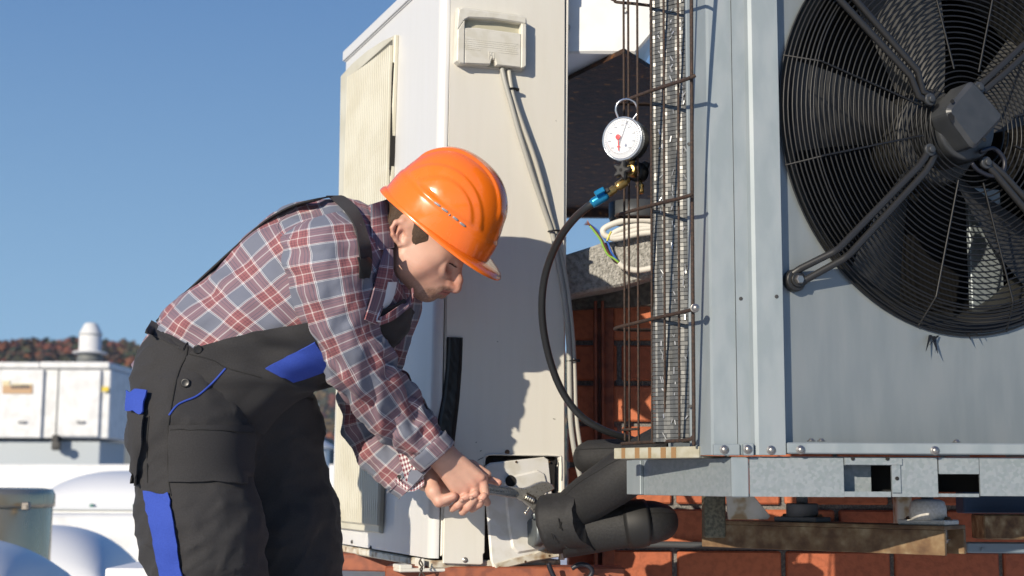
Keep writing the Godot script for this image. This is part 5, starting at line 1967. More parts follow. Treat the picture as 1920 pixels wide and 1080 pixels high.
# ================================================================ body fields and surface nets
class Sdf:
	var a := PackedVector3Array()
	var ba := PackedVector3Array()
	var inv := PackedFloat32Array()
	var ra := PackedFloat32Array()
	var rb := PackedFloat32Array()
	var kk := PackedFloat32Array()
	var mid := PackedVector3Array()
	var reach := PackedFloat32Array()
	var ec := PackedVector3Array()
	var eb: Array[Basis] = []
	var er := PackedFloat32Array()
	var ek := PackedFloat32Array()
	var cc := PackedVector3Array()
	var cr := PackedFloat32Array()
	var ck := PackedFloat32Array()
	var pn := PackedVector3Array()
	var pd := PackedFloat32Array()
	var lo := Vector3(1e9, 1e9, 1e9)
	var hi := Vector3(-1e9, -1e9, -1e9)

	func grow(p: Vector3, r: float) -> void:
		lo = lo.min(p - Vector3(r, r, r))
		hi = hi.max(p + Vector3(r, r, r))

	func cap(p: Vector3, q: Vector3, r0: float, r1: float, k := 0.02) -> void:
		a.append(p)
		ba.append(q - p)
		inv.append(1.0 / maxf((q - p).length_squared(), 1e-9))
		ra.append(r0 * 1.04)
		rb.append(r1 * 1.04)
		kk.append(k)
		mid.append((p + q) / 2)
		reach.append(p.distance_to(q) / 2 + maxf(r0, r1) * 1.04)
		grow(p, r0)
		grow(q, r1)

	func ell(c: Vector3, b: Basis, r: Vector3, k := 0.02) -> void:
		r *= 1.04
		ec.append(c)
		eb.append(Basis(b.x / r.x, b.y / r.y, b.z / r.z).transposed())
		er.append(minf(r.x, minf(r.y, r.z)))
		ek.append(k)
		grow(c, maxf(r.x, maxf(r.y, r.z)))

	func carve(c: Vector3, r: float, k := 0.008) -> void:
		cc.append(c)
		cr.append(r * 1.04)
		ck.append(k)

	func cut(p: Vector3, n: Vector3) -> void:      # takes away the side that n points to
		pn.append(n.normalized())
		pd.append(p.dot(n.normalized()))

	func d(p: Vector3) -> float:
		var s := 1.0
		for i in a.size():
			if p.distance_to(mid[i]) - reach[i] > s + 0.03:
				continue
			var pa := p - a[i]
			var h := clampf(pa.dot(ba[i]) * inv[i], 0.0, 1.0)
			var v := (pa - ba[i] * h).length() - lerpf(ra[i], rb[i], h)
			var k := kk[i]
			var m := maxf(k - absf(s - v), 0.0) / k
			s = minf(s, v) - m * m * k * 0.25
		for i in ec.size():
			var q := eb[i] * (p - ec[i])
			var l := q.length()
			var v := (l - 1.0) * er[i]
			if l > 0.2:
				v = l * (l - 1.0) / maxf((eb[i].transposed() * q).length(), 1e-6)
			var k := ek[i]
			var m := maxf(k - absf(s - v), 0.0) / k
			s = minf(s, v) - m * m * k * 0.25
		for i in cc.size():
			var v := cr[i] - p.distance_to(cc[i])
			var k := ck[i]
			var m := maxf(k - absf(s - v), 0.0) / k
			s = maxf(s, v) + m * m * k * 0.25
		for i in pn.size():
			s = maxf(s, p.dot(pn[i]) - pd[i])
		return s

func nets(f: Sdf, cell: float) -> Array:
	var pad := cell * 2.5
	var lo := f.lo - Vector3(pad, pad, pad)
	var size := f.hi + Vector3(pad, pad, pad) - lo
	var B := 4
	var bx := int(ceil(size.x / cell / B))
	var by := int(ceil(size.y / cell / B))
	var bz := int(ceil(size.z / cell / B))
	var nx := bx * B + 1
	var ny := by * B + 1
	var nz := bz * B + 1
	var val := PackedFloat32Array()
	val.resize(nx * ny * nz)
	val.fill(9.0)
	var act := []
	var lim := cell * B * 0.87 + cell * 0.8
	for z in bz:
		for y in by:
			for x in bx:
				var c := lo + Vector3(x + 0.5, y + 0.5, z + 0.5) * (cell * B)
				if absf(f.d(c)) < lim:
					act.append(Vector3i(x, y, z) * B)
	for q in act:
		for k in B + 1:
			for j in B + 1:
				for i in B + 1:
					var id: int = (q.x + i) + nx * ((q.y + j) + ny * (q.z + k))
					if val[id] > 8.0:
						val[id] = f.d(lo + Vector3(q.x + i, q.y + j, q.z + k) * cell)
	var vert := PackedInt32Array()
	vert.resize(nx * ny * nz)
	vert.fill(-1)
	var pts := PackedVector3Array()
	var off := [0, 1, nx, nx + 1, nx * ny, nx * ny + 1, nx * ny + nx, nx * ny + nx + 1]
	var edges := [[0, 1], [2, 3], [4, 5], [6, 7], [0, 2], [1, 3], [4, 6], [5, 7], [0, 4], [1, 5], [2, 6], [3, 7]]
	var cells := PackedInt32Array()
	for q in act:
		for k in B:
			for j in B:
				for i in B:
					var id: int = (q.x + i) + nx * ((q.y + j) + ny * (q.z + k))
					var mask := 0
					for m in 8:
						if val[id + off[m]] < 0.0:
							mask |= 1 << m
					if mask == 0 or mask == 255:
						continue
					var s := Vector3.ZERO
					var n := 0
					for e in edges:
						var v0 := val[id + off[e[0]]]
						var v1 := val[id + off[e[1]]]
						if (v0 < 0.0) != (v1 < 0.0):
							var t := v0 / (v0 - v1)
							var p0 := Vector3(e[0] & 1, e[0] >> 1 & 1, e[0] >> 2 & 1)
							var p1 := Vector3(e[1] & 1, e[1] >> 1 & 1, e[1] >> 2 & 1)
							s += p0.lerp(p1, t)
							n += 1
					vert[id] = pts.size()
					cells.append(id)
					pts.append(lo + (Vector3(q.x + i, q.y + j, q.z + k) + s / n) * cell)
	var tri := PackedInt32Array()
	var sx := 1
	var sy := nx
	var sz := nx * ny
	for id in cells:
		var v0 := val[id] < 0.0
		for ax in 3:
			var st: int = [sx, sy, sz][ax]
			var u: int = [sy, sz, sx][ax]
			var w: int = [sz, sx, sy][ax]
			if id - u - w < 0:
				continue
			if v0 == (val[id + st] < 0.0):
				continue
			var c := [vert[id], vert[id - u], vert[id - u - w], vert[id - w]]
			if c[1] < 0 or c[2] < 0 or c[3] < 0:
				continue
			if v0:
				tri.append_array([c[0], c[1], c[2], c[0], c[2], c[3]])
			else:
				tri.append_array([c[0], c[2], c[1], c[0], c[3], c[2]])
	return [pts, tri]

func normals_of(p: PackedVector3Array, t: PackedInt32Array) -> PackedVector3Array:
	var n := PackedVector3Array()
	n.resize(p.size())
	for i in range(0, t.size(), 3):
		var cr := (p[t[i + 1]] - p[t[i]]).cross(p[t[i + 2]] - p[t[i]])
		n[t[i]] += cr
		n[t[i + 1]] += cr
		n[t[i + 2]] += cr
	for i in n.size():
		n[i] = n[i].normalized()
	return n

# ================================================================ cloth lofts
const PER := 0.074           # one repeat of the plaid, metres

func cubic(arr: Array, t: float):
	var m := arr.size()
	var x := clampf(t, 0.0, 1.0) * (m - 1)
	var i := mini(int(x), m - 2)
	return arr[i].cubic_interpolate(arr[i + 1], arr[maxi(i - 1, 0)], arr[mini(i + 2, m - 1)], x - i)

# secs: [centre, half axis a, half axis b]; th0..th1 the part of the turn
func loft_points(secs: Array, rings: int, sides: int, disp: Callable, th0 := 0.0, th1 := TAU, grow = null) -> Array:
	var cs := []
	var aa := []
	var bb := []
	for s in secs:
		cs.append(s[0])
		aa.append(s[1])
		bb.append(s[2])
	var p := PackedVector3Array()
	var u := PackedVector2Array()
	var run := 0.0
	var prev: Vector3
	var circ := 0.0
	for s in secs:
		circ += TAU * sqrt((s[1].length_squared() + s[2].length_squared()) / 2.0) / secs.size()
	var reps: float = maxf(1.0, round(circ / PER))
	for j in rings:
		var t := j / float(rings - 1)
		var c: Vector3 = cubic(cs, t)
		var a: Vector3 = cubic(aa, t)
		var b: Vector3 = cubic(bb, t)
		if j:
			run += c.distance_to(prev)
		prev = c
		var e0 := th0
		var e1 := th1
		if grow != null:
			var g = grow.call(t)
			e0 = g.x
			e1 = g.y
		for i in sides + 1:
			var th := lerpf(e0, e1, i / float(sides))
			var w := a * cos(th) + b * sin(th)
			var nn := (a.normalized() * cos(th) / a.length() + b.normalized() * sin(th) / b.length()).normalized()
			p.append(c + w + nn * disp.call(t, th))
			u.append(Vector2(th / TAU * reps, run / PER))
	return [p, u]

func grid_tris(w: int, h: int) -> PackedInt32Array:
	var t := PackedInt32Array()
	for j in h - 1:
		for i in w - 1:
			var a := j * w + i
			t.append_array([a, a + 1, a + w + 1, a, a + w + 1, a + w])
	return t

# closed grid with thickness, from an outer sheet and an inward offset
func add_shell(mb: Mb, p: PackedVector3Array, u: PackedVector2Array, w: int, h: int, thick: float, hint: Vector3) -> void:
	var t := grid_tris(w, h)
	var n := normals_of(p, t)
	var s := Vector3.ZERO
	for q in n:
		s += q
	var sg := 1.0 if s.dot(hint) > 0 else -1.0
	var back := PackedVector3Array()
	for i in p.size():
		back.append(p[i] - n[i] * sg * thick)
	mb.add(p, t, true, s * sg, u)
	mb.add(back, t, true, -s * sg, u)
	var rim := PackedInt32Array()
	for i in w:
		rim.append(i)
	for j in range(1, h):
		rim.append(j * w + w - 1)
	for i in range(w - 2, -1, -1):
		rim.append((h - 1) * w + i)
	for j in range(h - 2, 0, -1):
		rim.append(j * w)
	var q := PackedVector3Array()
	var uu := PackedVector2Array()
	for i in rim:
		q.append(p[i])
		q.append(back[i])
		uu.append(u[i] if u.size() else Vector2.ZERO)
		uu.append(u[i] if u.size() else Vector2.ZERO)
	var m := rim.size()
	var ctr := Vector3.ZERO
	for v in q:
		ctr += v / q.size()
	for i in m:
		var j := (i + 1) % m
		mb.add(PackedVector3Array([q[i * 2], q[i * 2 + 1], q[j * 2 + 1], q[j * 2]]), PackedInt32Array([0, 1, 2, 0, 2, 3]), false, (q[i * 2] - ctr).normalized() if (q[i * 2] - ctr).length() > 0 else hint, PackedVector2Array([uu[i * 2], uu[i * 2], uu[j * 2], uu[j * 2]]))

var tm: TriangleMesh
var tm_depth := 2.8

func on_cloth(px: float, py: float, lift := 0.0) -> Vector3:
	var r := ray(px, py)
	var hit := tm.intersect_ray(CP + r * 1.5, r.normalized())
	if hit.is_empty():
		return CP + r * tm_depth
	var n: Vector3 = hit.normal
	if n.dot(r) > 0:
		n = -n
	tm_depth = (hit.position - CP).dot(CB * Vector3.FORWARD)
	return hit.position + n * lift

# a patch of cloth laid over what is already there; corner points in order round it
func patch(mb: Mb, tl: Vector2, tr: Vector2, br: Vector2, bl: Vector2, w: int, h: int, lift: float, thick := 0.003, bulge := 0.0) -> void:
	var p := PackedVector3Array()
	var u := PackedVector2Array()
	for j in h:
		for i in w:
			var x := i / float(w - 1)
			var y := j / float(h - 1)
			var q := tl.lerp(tr, x).lerp(bl.lerp(br, x), y)
			p.append(on_cloth(q.x, q.y, lift + bulge * sin(PI * x) * sin(PI * minf(y, 1.0))))
			u.append(Vector2(x, y))
	# smooth the depths a little, so that folds beneath do not tear the patch
	for k in 2:
		var o := p.duplicate()
		for j in range(1, h - 1):
			for i in range(1, w - 1):
				o[j * w + i] = p[j * w + i] * 0.4 + (p[j * w + i - 1] + p[j * w + i + 1] + p[j * w - w + i] + p[j * w + w + i]) * 0.15
		p = o
	add_shell(mb, p, u, w, h, thick, CB * Vector3.BACK)

func cloth_line(mb: Mb, pix: Array, r: float, lift := 0.0) -> void:
	var flat := PackedVector3Array()
	for q in pix:
		flat.append(Vector3(q.x, q.y, 0))
	var s := smooth_path(flat, 6)
	var pts := PackedVector3Array()
	for q in s:
		pts.append(on_cloth(q.x, q.y, lift))
	mb.tube(pts, r, 6)

func button(mb: Mb, px: float, py: float, r: float) -> void:
	var c := on_cloth(px, py, 0.001)
	var c1 := on_cloth(px + 4, py, 0.001)
	var c2 := on_cloth(px, py + 4, 0.001)
	var n := (c1 - c).cross(c - c2).normalized()
	if n.dot(ray(px, py)) > 0:
		n = -n
	var x := n.cross(Vector3(0.1, 0.93, 0.2)).normalized()
	mb.lathe(c, Basis(x, n, x.cross(n)), [Vector2(r, 0.0), Vector2(r, 0.002), Vector2(r * 0.8, 0.0032), Vector2(r * 0.65, 0.0022), Vector2(0.0, 0.0022)], 18)

func plaid_texture(gingham: bool) -> ImageTexture:
	var n := 512 if not gingham else 128
	var im := Image.create(n, n, false, Image.FORMAT_RGB8)
	var rs := RandomNumberGenerator.new()
	rs.seed = 8
	var band: Array[Color] = []
	for i in n:
		var x := i / float(n)
		var c := Color(0.155, 0.170, 0.215)
		if gingham:
			c = Color(0.19, 0.025, 0.045) if fposmod(x * 8.0, 1.0) < 0.5 else Color(0.78, 0.75, 0.74)
		elif x > 0.46 and x < 0.96:
			c = Color(0.265, 0.098, 0.108)
			if absf(x - 0.53) < 0.010 or absf(x - 0.60) < 0.008 or absf(x - 0.82) < 0.008 or absf(x - 0.89) < 0.010:
				c = Color(0.085, 0.04, 0.06)
			if absf(x - 0.71) < 0.014:
				c = Color(0.66, 0.58, 0.56)
			if absf(x - 0.47) < 0.008 or absf(x - 0.95) < 0.008:
				c = Color(0.80, 0.79, 0.78)
		elif absf(x - 0.437) < 0.007 or absf(x - 0.983) < 0.007:
			c = Color(0.74, 0.75, 0.77)
		elif x < 0.46 and fposmod(x * 40.0, 1.0) < 0.35:
			c = Color(0.125, 0.14, 0.20)
		band.append(c)
	for y in n:
		for x in n:
			var a := band[x]
			var b := band[y]
			var k := 0.5 + (0.14 if (x + y) % 4 < 2 else -0.14)
			var c := a * k + b * (1.0 - k)
			c = c * (rs.randf_range(0.93, 1.07) * (1.0 if gingham else 0.90))
			im.set_pixel(x, y, Color(c.r, c.g, c.b).linear_to_srgb())
	im.generate_mipmaps()
	return ImageTexture.create_from_image(im)

# ================================================================ the technician
var HC: Vector3
var HX: Vector3
var HY: Vector3
var HZ: Vector3
const HU := 3.058 / 2700.0

func Q(px: float, py: float, d: float) -> Vector3:      # the person stands close to the unit
	return P(px, py, d + 0.04 + 0.11 * clampf((3.05 - d) / 0.15, 0.0, 1.0))


func H(a: float, b: float, s: float) -> Vector3:
	return HC + (HX * (a - 800.0) - HY * (b - 450.0)) * HU + HZ * s

func sec(px: float, py: float, d: float, hw: float, tx: float, ty: float, hd: float) -> Array:
	# centre in the picture at depth d, half width hw pixels across the run (tx, ty), half depth hd metres
	var l := sqrt(tx * tx + ty * ty)
	var across := (CB.x * (ty / l) + CB.y * (tx / l))
	return [Q(px, py, d), across * hw * (d + 0.12) / F, CB.z * hd]

func sec2(back: Vector2, belly: Vector2, d: float, hd: float) -> Array:
	return [Q((back.x + belly.x) / 2, (back.y + belly.y) / 2, d), (Q(back.x, back.y, d) - Q(belly.x, belly.y, d)) / 2, CB.z * hd]

func build_person() -> void:
	HC = Q(800, 450, 2.93)
	var yb := Basis(CB.y, deg_to_rad(-9.0))
	HX = yb * CB.x
	HY = CB.y
	HZ = yb * CB.z
	var root := thing("person", "person in orange hard hat, plaid shirt and black overalls bending to work with a wrench", "person", Vector3(Q(400, 900, 2.85).x, 0, -2.85))
	var wn := FastNoiseLite.new()
	wn.seed = 5
	wn.frequency = 1.0
	wn.fractal_octaves = 2
	# ------------------------------------------------ body: one skin mesh
	var body := Mb.new()
	var core := Sdf.new()
	core.cap(Q(400, 690, 2.86), Q(560, 560, 2.90), 0.075, 0.085, 0.05)
	core.cap(Q(560, 560, 2.90), Q(670, 480, 2.93), 0.080, 0.045, 0.04)
	core.cap(Q(700, 482, 2.93), Q(750, 462, 2.93), 0.036, 0.048, 0.03)
	core.cap(Q(625, 500, 2.90), Q(618, 512, 2.82), 0.035, 0.030, 0.03)
	core.cap(Q(618, 510, 2.80), Q(684, 700, 2.82), 0.034, 0.028, 0.02)
	core.cap(Q(684, 700, 2.82), Q(812, 845, 3.01), 0.028, 0.021, 0.02)
	core.cap(Q(705, 530, 3.0), Q(700, 700, 3.12), 0.038, 0.028, 0.03)
	core.cap(Q(690, 740, 3.145), Q(785, 885, 3.10), 0.026, 0.021, 0.02)
	for k in 2:
		var hx := 370.0 if k == 0 else 480.0
		var hd := 2.79 if k == 0 else 3.10
		var kx := 400.0 if k == 0 else 575.0
		var fx := 330.0 if k == 0 else 540.0
		core.cap(Q(hx, 740, hd), Q(kx, 1160, hd - 0.02), 0.066, 0.045, 0.04)
		core.cap(Q(kx, 1160, hd - 0.02), Q(fx, 1540, hd), 0.045, 0.035, 0.02)
	core.cap(Q(400, 700, 2.84), Q(450, 730, 2.90), 0.09, 0.09, 0.05)
	var r := nets(core, 0.016)
	var sk := Color(0.54, 0.315, 0.235)
	var cl := PackedColorArray()
	cl.resize(r[0].size())
	cl.fill(sk)
	body.add(r[0], r[1], true, null, PackedVector2Array(), cl)
	add_head(body, sk)
	add_hands(body, sk)
	var skin := M("skin", Color(1, 1, 1), 0.48)
	skin.vertex_color_use_as_albedo = true
	skin.subsurf_scatter_enabled = true
	skin.subsurf_scatter_strength = 0.12
	bumpy(skin, "n_skin", 0.2, 3.0, 0.22)
	skin.uv1_triplanar = true
	skin.uv1_scale = Vector3(9, 9, 9)
	put("body", body, skin, root)
	add_nails(root)
	add_face_details(root)
	add_hat(root)
	add_clothes(root, wn)

func add_head(mb: Mb, sk: Color) -> void:
	var f := Sdf.new()
	var fw := (HX * 0.68 - HY * 0.73).normalized()      # where the face points
	var up := (HX * 0.73 + HY * 0.68).normalized()
	var b := Basis(fw, up, HZ)
	f.ell(H(812, 414, 0), b, Vector3(0.098, 0.088, 0.076), 0.03)
	f.ell(H(797, 478, 0), b, Vector3(0.060, 0.074, 0.060), 0.03)
	f.cap(H(728, 483, 0), H(768, 460, 0), 0.050, 0.054, 0.03)
	f.ell(H(810, 519, 0), b, Vector3(0.038, 0.040, 0.037), 0.025)
	for s in [-1.0, 1.0]:
		f.cap(H(766, 500, 0.047 * s), H(796, 548, 0.017 * s), 0.0225, 0.0165, 0.02)
		f.cap(H(810, 496, 0.047 * s), H(818, 515, 0.034 * s), 0.020, 0.014, 0.025)
		f.cap(H(846, 488, 0.012 * s), H(832, 480, 0.048 * s), 0.0115, 0.011, 0.018)
		f.cap(H(793, 500, 0.058 * s), H(770, 478, 0.062 * s), 0.014, 0.012, 0.03)
	f.cap(H(803, 551.5, -0.008), H(803, 551.5, 0.008), 0.0142, 0.0142, 0.010)
	f.cap(H(825, 535, -0.014), H(825, 535, 0.014), 0.0155, 0.0155, 0.012)
	for s in [-1.0, 1.0]:
		f.carve(H(853, 503, 0.034 * s), 0.0115, 0.010)
	# nose
	f.cap(H(856, 498, 0), H(860, 525, 0), 0.0085, 0.0095, 0.012)
	f.cap(H(860, 525, 0), H(856, 540, 0), 0.0095, 0.0115, 0.006)
	for s in [-1.0, 1.0]:
		f.cap(H(843, 535, 0.0135 * s), H(850, 538, 0.010 * s), 0.0078, 0.0065, 0.004)
	# lips
	for s in [-1.0, 1.0]:
		f.cap(H(837.5, 545.5, 0.0), H(822, 541.5, 0.023 * s), 0.0058, 0.0036, 0.003)
		f.cap(H(830, 552.0, 0.0), H(819, 546.5, 0.021 * s), 0.0064, 0.0036, 0.003)
	# lids
	for s in [-1.0, 1.0]:
		f.cap(H(839, 502, 0.034 * s), H(839, 502, 0.0341 * s), 0.0132, 0.0132, 0.003)
	f.carve(H(848, 545.5, 0.0055), 0.0026, 0.002)
	f.carve(H(848, 545.5, -0.0055), 0.0026, 0.002)
	# ears
	for s in [-1.0, 1.0]:
		var hel := [[777, 440, 0.071], [776, 427, 0.075], [768, 419, 0.080], [758, 420, 0.084], [752, 430, 0.087], [753, 443, 0.085], [758, 453, 0.080], [764, 461, 0.075], [771, 459, 0.072], [774, 450, 0.070]]
		for i in hel.size() - 1:
			f.cap(H(hel[i][0], hel[i][1], hel[i][2] * s), H(hel[i + 1][0], hel[i + 1][1], hel[i + 1][2] * s), 0.0042, 0.0042, 0.003)
		f.ell(H(763, 440, 0.071 * s), Basis(HX, HY, HZ), Vector3(0.012, 0.021, 0.005), 0.004)
		f.cap(H(766, 428, 0.078 * s), H(759, 445, 0.079 * s), 0.003, 0.003, 0.003)
		f.carve(H(769, 441, 0.080 * s), 0.0066, 0.004)
	var r := nets(f, 0.0027)
	var c := PackedColorArray()
	var nz := FastNoiseLite.new()
	nz.frequency = 60.0
	var fine := FastNoiseLite.new()
	fine.frequency = 400.0
	for q in r[0]:
		var w: Vector3 = q - HC
		var a := 800.0 + w.dot(HX) / HU
		var bb := 450.0 - w.dot(HY) / HU
		var s := absf(w.dot(HZ))
		var col := sk
		# warmer cheek, nose and ear
		var red := 0.0
		red = maxf(red, 1.0 - Vector2(a - 856, bb - 535).length() / 26.0)
		red = maxf(red, 0.6 * (1.0 - Vector2(a - 815, bb - 515).length() / 36.0))
		red = maxf(red, 0.9 * (1.0 - Vector2(a - 758, bb - 436).length() / 26.0))
		if red > 0:
			col = col.lerp(Color(0.50, 0.19, 0.13), red * 0.6)
		# stubble round mouth, chin and jaw
		var st := maxf(0.0, 1.0 - Vector2((a - 814) / 34.0, (bb - 556) / 20.0).length())
		st = maxf(st, 0.8 * maxf(0.0, 1.0 - Vector2((a - 838) / 16.0, (bb - 541) / 6.0).length()))
		st = maxf(st, 0.35 * maxf(0.0, 1.0 - Vector2((a - 780) / 34.0, (bb - 540) / 26.0).length()))
		if st > 0.0:
			col = col.lerp(Color(0.13, 0.07, 0.042), clampf(st * 2.3, 0, 0.85) * (0.70 + 0.6 * fine.get_noise_3dv(q)))
		# lips
		var ml := (bb - 541.5) - (a - 815.0) * 0.30
		if absf(ml - 0.4) < 4.6 * smoothstep(812.0, 828.0, a) + 0.6 and a > 813.0 and s < 0.026:
			col = col.lerp(Color(0.40, 0.12, 0.105), 0.85)
		if absf(ml) < 1.2 and a > 813.0 and s < 0.026:
			col = col * 0.35
		col = col * (1.0 + 0.06 * nz.get_noise_3dv(q))
		c.append(col)
	mb.add(r[0], r[1], true, null, PackedVector2Array(), c)

func add_face_details(root: Node3D) -> void:
	var hair := bumpy(MN("hair_brown", [Color(0.030, 0.018, 0.012), Color(0.07, 0.042, 0.026), Color(0.10, 0.062, 0.038)], [0.25, 0.5, 0.8], 0.05, 14.0, 0.55), "n_hair", 0.15, 8.0, 1.0)
	# hair under the rim
	var fw := (HX * 0.68 - HY * 0.73).normalized()
	var up := (HX * 0.73 + HY * 0.68).normalized()
	var b := Basis(fw, up, HZ)
	var f := Sdf.new()
	f.ell(H(811, 413, 0), b, Vector3(0.1005, 0.091, 0.0785), 0.02)
	f.cap(H(760, 400, 0.03), H(748, 424, 0.052), 0.022, 0.020, 0.02)
	f.cap(H(760, 400, -0.03), H(748, 424, -0.052), 0.022, 0.020, 0.02)
	for s in [-1.0, 1.0]:
		f.cap(H(799, 440, 0.064 * s), H(789, 464, 0.0625 * s), 0.0112, 0.0060, 0.01)
	f.cut(H(740, 440, 0), (HX * -0.52 - HY * 0.86))
	f.cut(H(797, 472, 0), (HX * 0.10 - HY * 1.0))
	f.cut(H(818, 450, 0), HX)
	var r := nets(f, 0.0035)
	var p: PackedVector3Array = r[0]
	var nz := FastNoiseLite.new()
	nz.frequency = 220.0
	var n := normals_of(p, r[1])
	for i in p.size():
		p[i] += n[i] * 0.0012 * nz.get_noise_3dv(p[i])
	var mb := Mb.new()
	mb.add(p, r[1])
	# loose strands at the sideburn and nape
	var rs := RandomNumberGenerator.new()
	rs.seed = 12
	for i in 280:
		var a := rs.randf_range(780, 808)
		var y := rs.randf_range(440, 468) + (a - 782) * 0.3
		var s0 := H(a, y, 0.070 - (a - 782) * 0.0003)
		mb.tube(PackedVector3Array([s0, s0 + (HX * -0.0035 - HY * rs.randf_range(0.007, 0.014)) + HZ * 0.0012]), 0.0008, 3)
	for i in 140:
		var a := rs.randf_range(736, 760)
		var y := rs.randf_range(405, 430)
		var s0 := H(a, y, 0.066)
		mb.tube(PackedVector3Array([s0, s0 + (HX * -0.002 - HY * rs.randf_range(0.008, 0.014))]), 0.0006, 3)
	put("hair", mb, hair, root)
	mb = Mb.new()
	for s in [-1.0, 1.0]:
		for i in 46:
			var t := i / 45.0
			var c := H(lerpf(858, 821, t), lerpf(498, 483, t) - 4.0 * sin(t * PI) + rs.randf_range(-1.6, 1.6), lerpf(0.014, 0.052, t) * s)
			c += fw * (0.0065 - 0.005 * t * t) + HZ * s * (0.006 + 0.004 * t)
			mb.tube(PackedVector3Array([c, c + (HX * -0.004 + HY * 0.0026)]), 0.0007, 3)
	put("eyebrows", mb, hair, root)
	mb = Mb.new()
	for s in [-1.0, 1.0]:
		var lash := PackedVector3Array()
		for i in 8:
			var t := i / 7.0
			var c := H(838, 503, 0.033 * s)
			var ang := lerpf(-0.9, 0.95, t)
			var dir: Vector3 = (fw * cos(ang) + HZ * s * sin(ang)) * 0.88 - up * 0.45
			lash.append(c + dir.normalized() * 0.0133)
		mb.tube(smooth_path(lash, 3), 0.0011, 5)
	put("eyelashes", mb, M("lash_dark", Color(0.02, 0.012, 0.009), 0.7), root)

func add_hands(mb: Mb, sk: Color) -> void:
	# the right hand, nearer to us
	var f := Sdf.new()
	f.cap(Q(798, 822, 2.98), Q(829, 856, 3.045), 0.029, 0.0255, 0.015)
	var kn := [[905, 897], [891, 909], [874, 918], [857, 922]]
	var wr := [[838, 846], [833, 852], [827, 859], [822, 866]]
	for i in 4:
		f.cap(Q(wr[i][0], wr[i][1], 3.05), Q(kn[i][0], kn[i][1], 3.066 - 0.002 * i), 0.0165, 0.0108, 0.012)
		f.cap(Q(lerpf(wr[i][0], kn[i][0], 0.2), lerpf(wr[i][1], kn[i][1], 0.2), 3.0355), Q(kn[i][0] - 2, kn[i][1] - 2, 3.057), 0.0062, 0.0082, 0.004)
	var fing := [
		[[905, 898, 3.066], [909, 926, 3.062], [898, 944, 3.066], [885, 954, 3.078]],
		[[891, 910, 3.064], [888, 935, 3.056], [877, 950, 3.058], [867, 960, 3.070]],
		[[874, 919, 3.062], [868, 936, 3.054], [858, 947, 3.056], [848, 954, 3.068]],
		[[857, 922, 3.062], [846, 934, 3.058], [838, 941, 3.064], [832, 945, 3.078]]]
	var rad := [[0.0112, 0.0102, 0.0095, 0.0085], [0.0112, 0.0100, 0.0094, 0.0084], [0.0105, 0.0095, 0.0090, 0.0080], [0.0096, 0.0086, 0.0080, 0.0072]]
	for i in 4:
		for j in 3:
			var q = fing[i]
			f.cap(Q(q[j][0], q[j][1], q[j][2]), Q(q[j + 1][0], q[j + 1][1], q[j + 1][2]), rad[i][j] * 0.96, rad[i][j + 1] * 0.96, 0.0022)
	# thumb of the right hand, behind the handle
	f.cap(Q(842, 866, 3.075), Q(885, 872, 3.105), 0.013, 0.011, 0.008)
	f.cap(Q(885, 872, 3.105), Q(914, 889, 3.105), 0.0105, 0.0085, 0.003)
	var r := nets(f, 0.0026)
	var nz := FastNoiseLite.new()
	nz.frequency = 55.0
	var knu := PackedVector3Array()
	for k in kn:
		knu.append(Q(k[0], k[1], 3.056))
	for j in 3:
		knu.append(Q(fing[j][2][0], fing[j][2][1], fing[j][2][2]))
	var tint := func(pts: PackedVector3Array, spots: PackedVector3Array) -> PackedColorArray:
		var c := PackedColorArray()
		for q in pts:
			var col := sk
			for s in spots:
				var d: float = q.distance_to(s)
				if d < 0.02:
					col = col.lerp(Color(0.50, 0.19, 0.14), 0.45 * (1.0 - d / 0.02))
			c.append(col * (1.0 + 0.09 * nz.get_noise_3dv(q)))
		return c
	mb.add(r[0], r[1], true, null, PackedVector2Array(), tint.call(r[0], knu))
	# the left hand, behind and below
	f = Sdf.new()
	f.cap(Q(775, 868, 3.10), Q(800, 895, 3.10), 0.027, 0.026, 0.015)
	f.cap(Q(800, 895, 3.105), Q(860, 915, 3.135), 0.024, 0.022, 0.02)
	f.cap(Q(800, 890, 3.085), Q(813, 922, 3.055), 0.0185, 0.0155, 0.015)
	f.cap(Q(813, 922, 3.055), Q(823, 940, 3.040), 0.0150, 0.0120, 0.006)
	f.cap(Q(823, 940, 3.040), Q(850, 930, 3.030), 0.0118, 0.0092, 0.004)
	var lf := [
		[[862, 930, 3.120], [888, 943, 3.075], [875, 931, 3.044], [868, 934, 3.038]],
		[[868, 930, 3.120], [900, 940, 3.075], [891, 926, 3.046], [886, 928.5, 3.040]],
		[[874, 928, 3.120], [913, 942, 3.090], [907, 930, 3.052], [903, 935, 3.046]],
		[[866, 905, 3.125], [900, 895, 3.120], [920, 900, 3.112], [935, 905, 3.106]]]
	for i in 4:
		for j in 3:
			var q = lf[i]
			var k := 0.0082 if i < 3 else 0.0086
			f.cap(Q(q[j][0], q[j][1], q[j][2]), Q(q[j + 1][0], q[j + 1][1], q[j + 1][2]), k - 0.0004 * j, k - 0.0004 * (j + 1), 0.003)
	r = nets(f, 0.0026)
	var tips := PackedVector3Array([Q(850, 930, 3.025), Q(868, 934, 3.03), Q(885, 929, 3.032), Q(902, 935, 3.04), Q(935, 905, 3.10), Q(823, 944, 3.035)])
	mb.add(r[0], r[1], true, null, PackedVector2Array(), tint.call(r[0], tips))

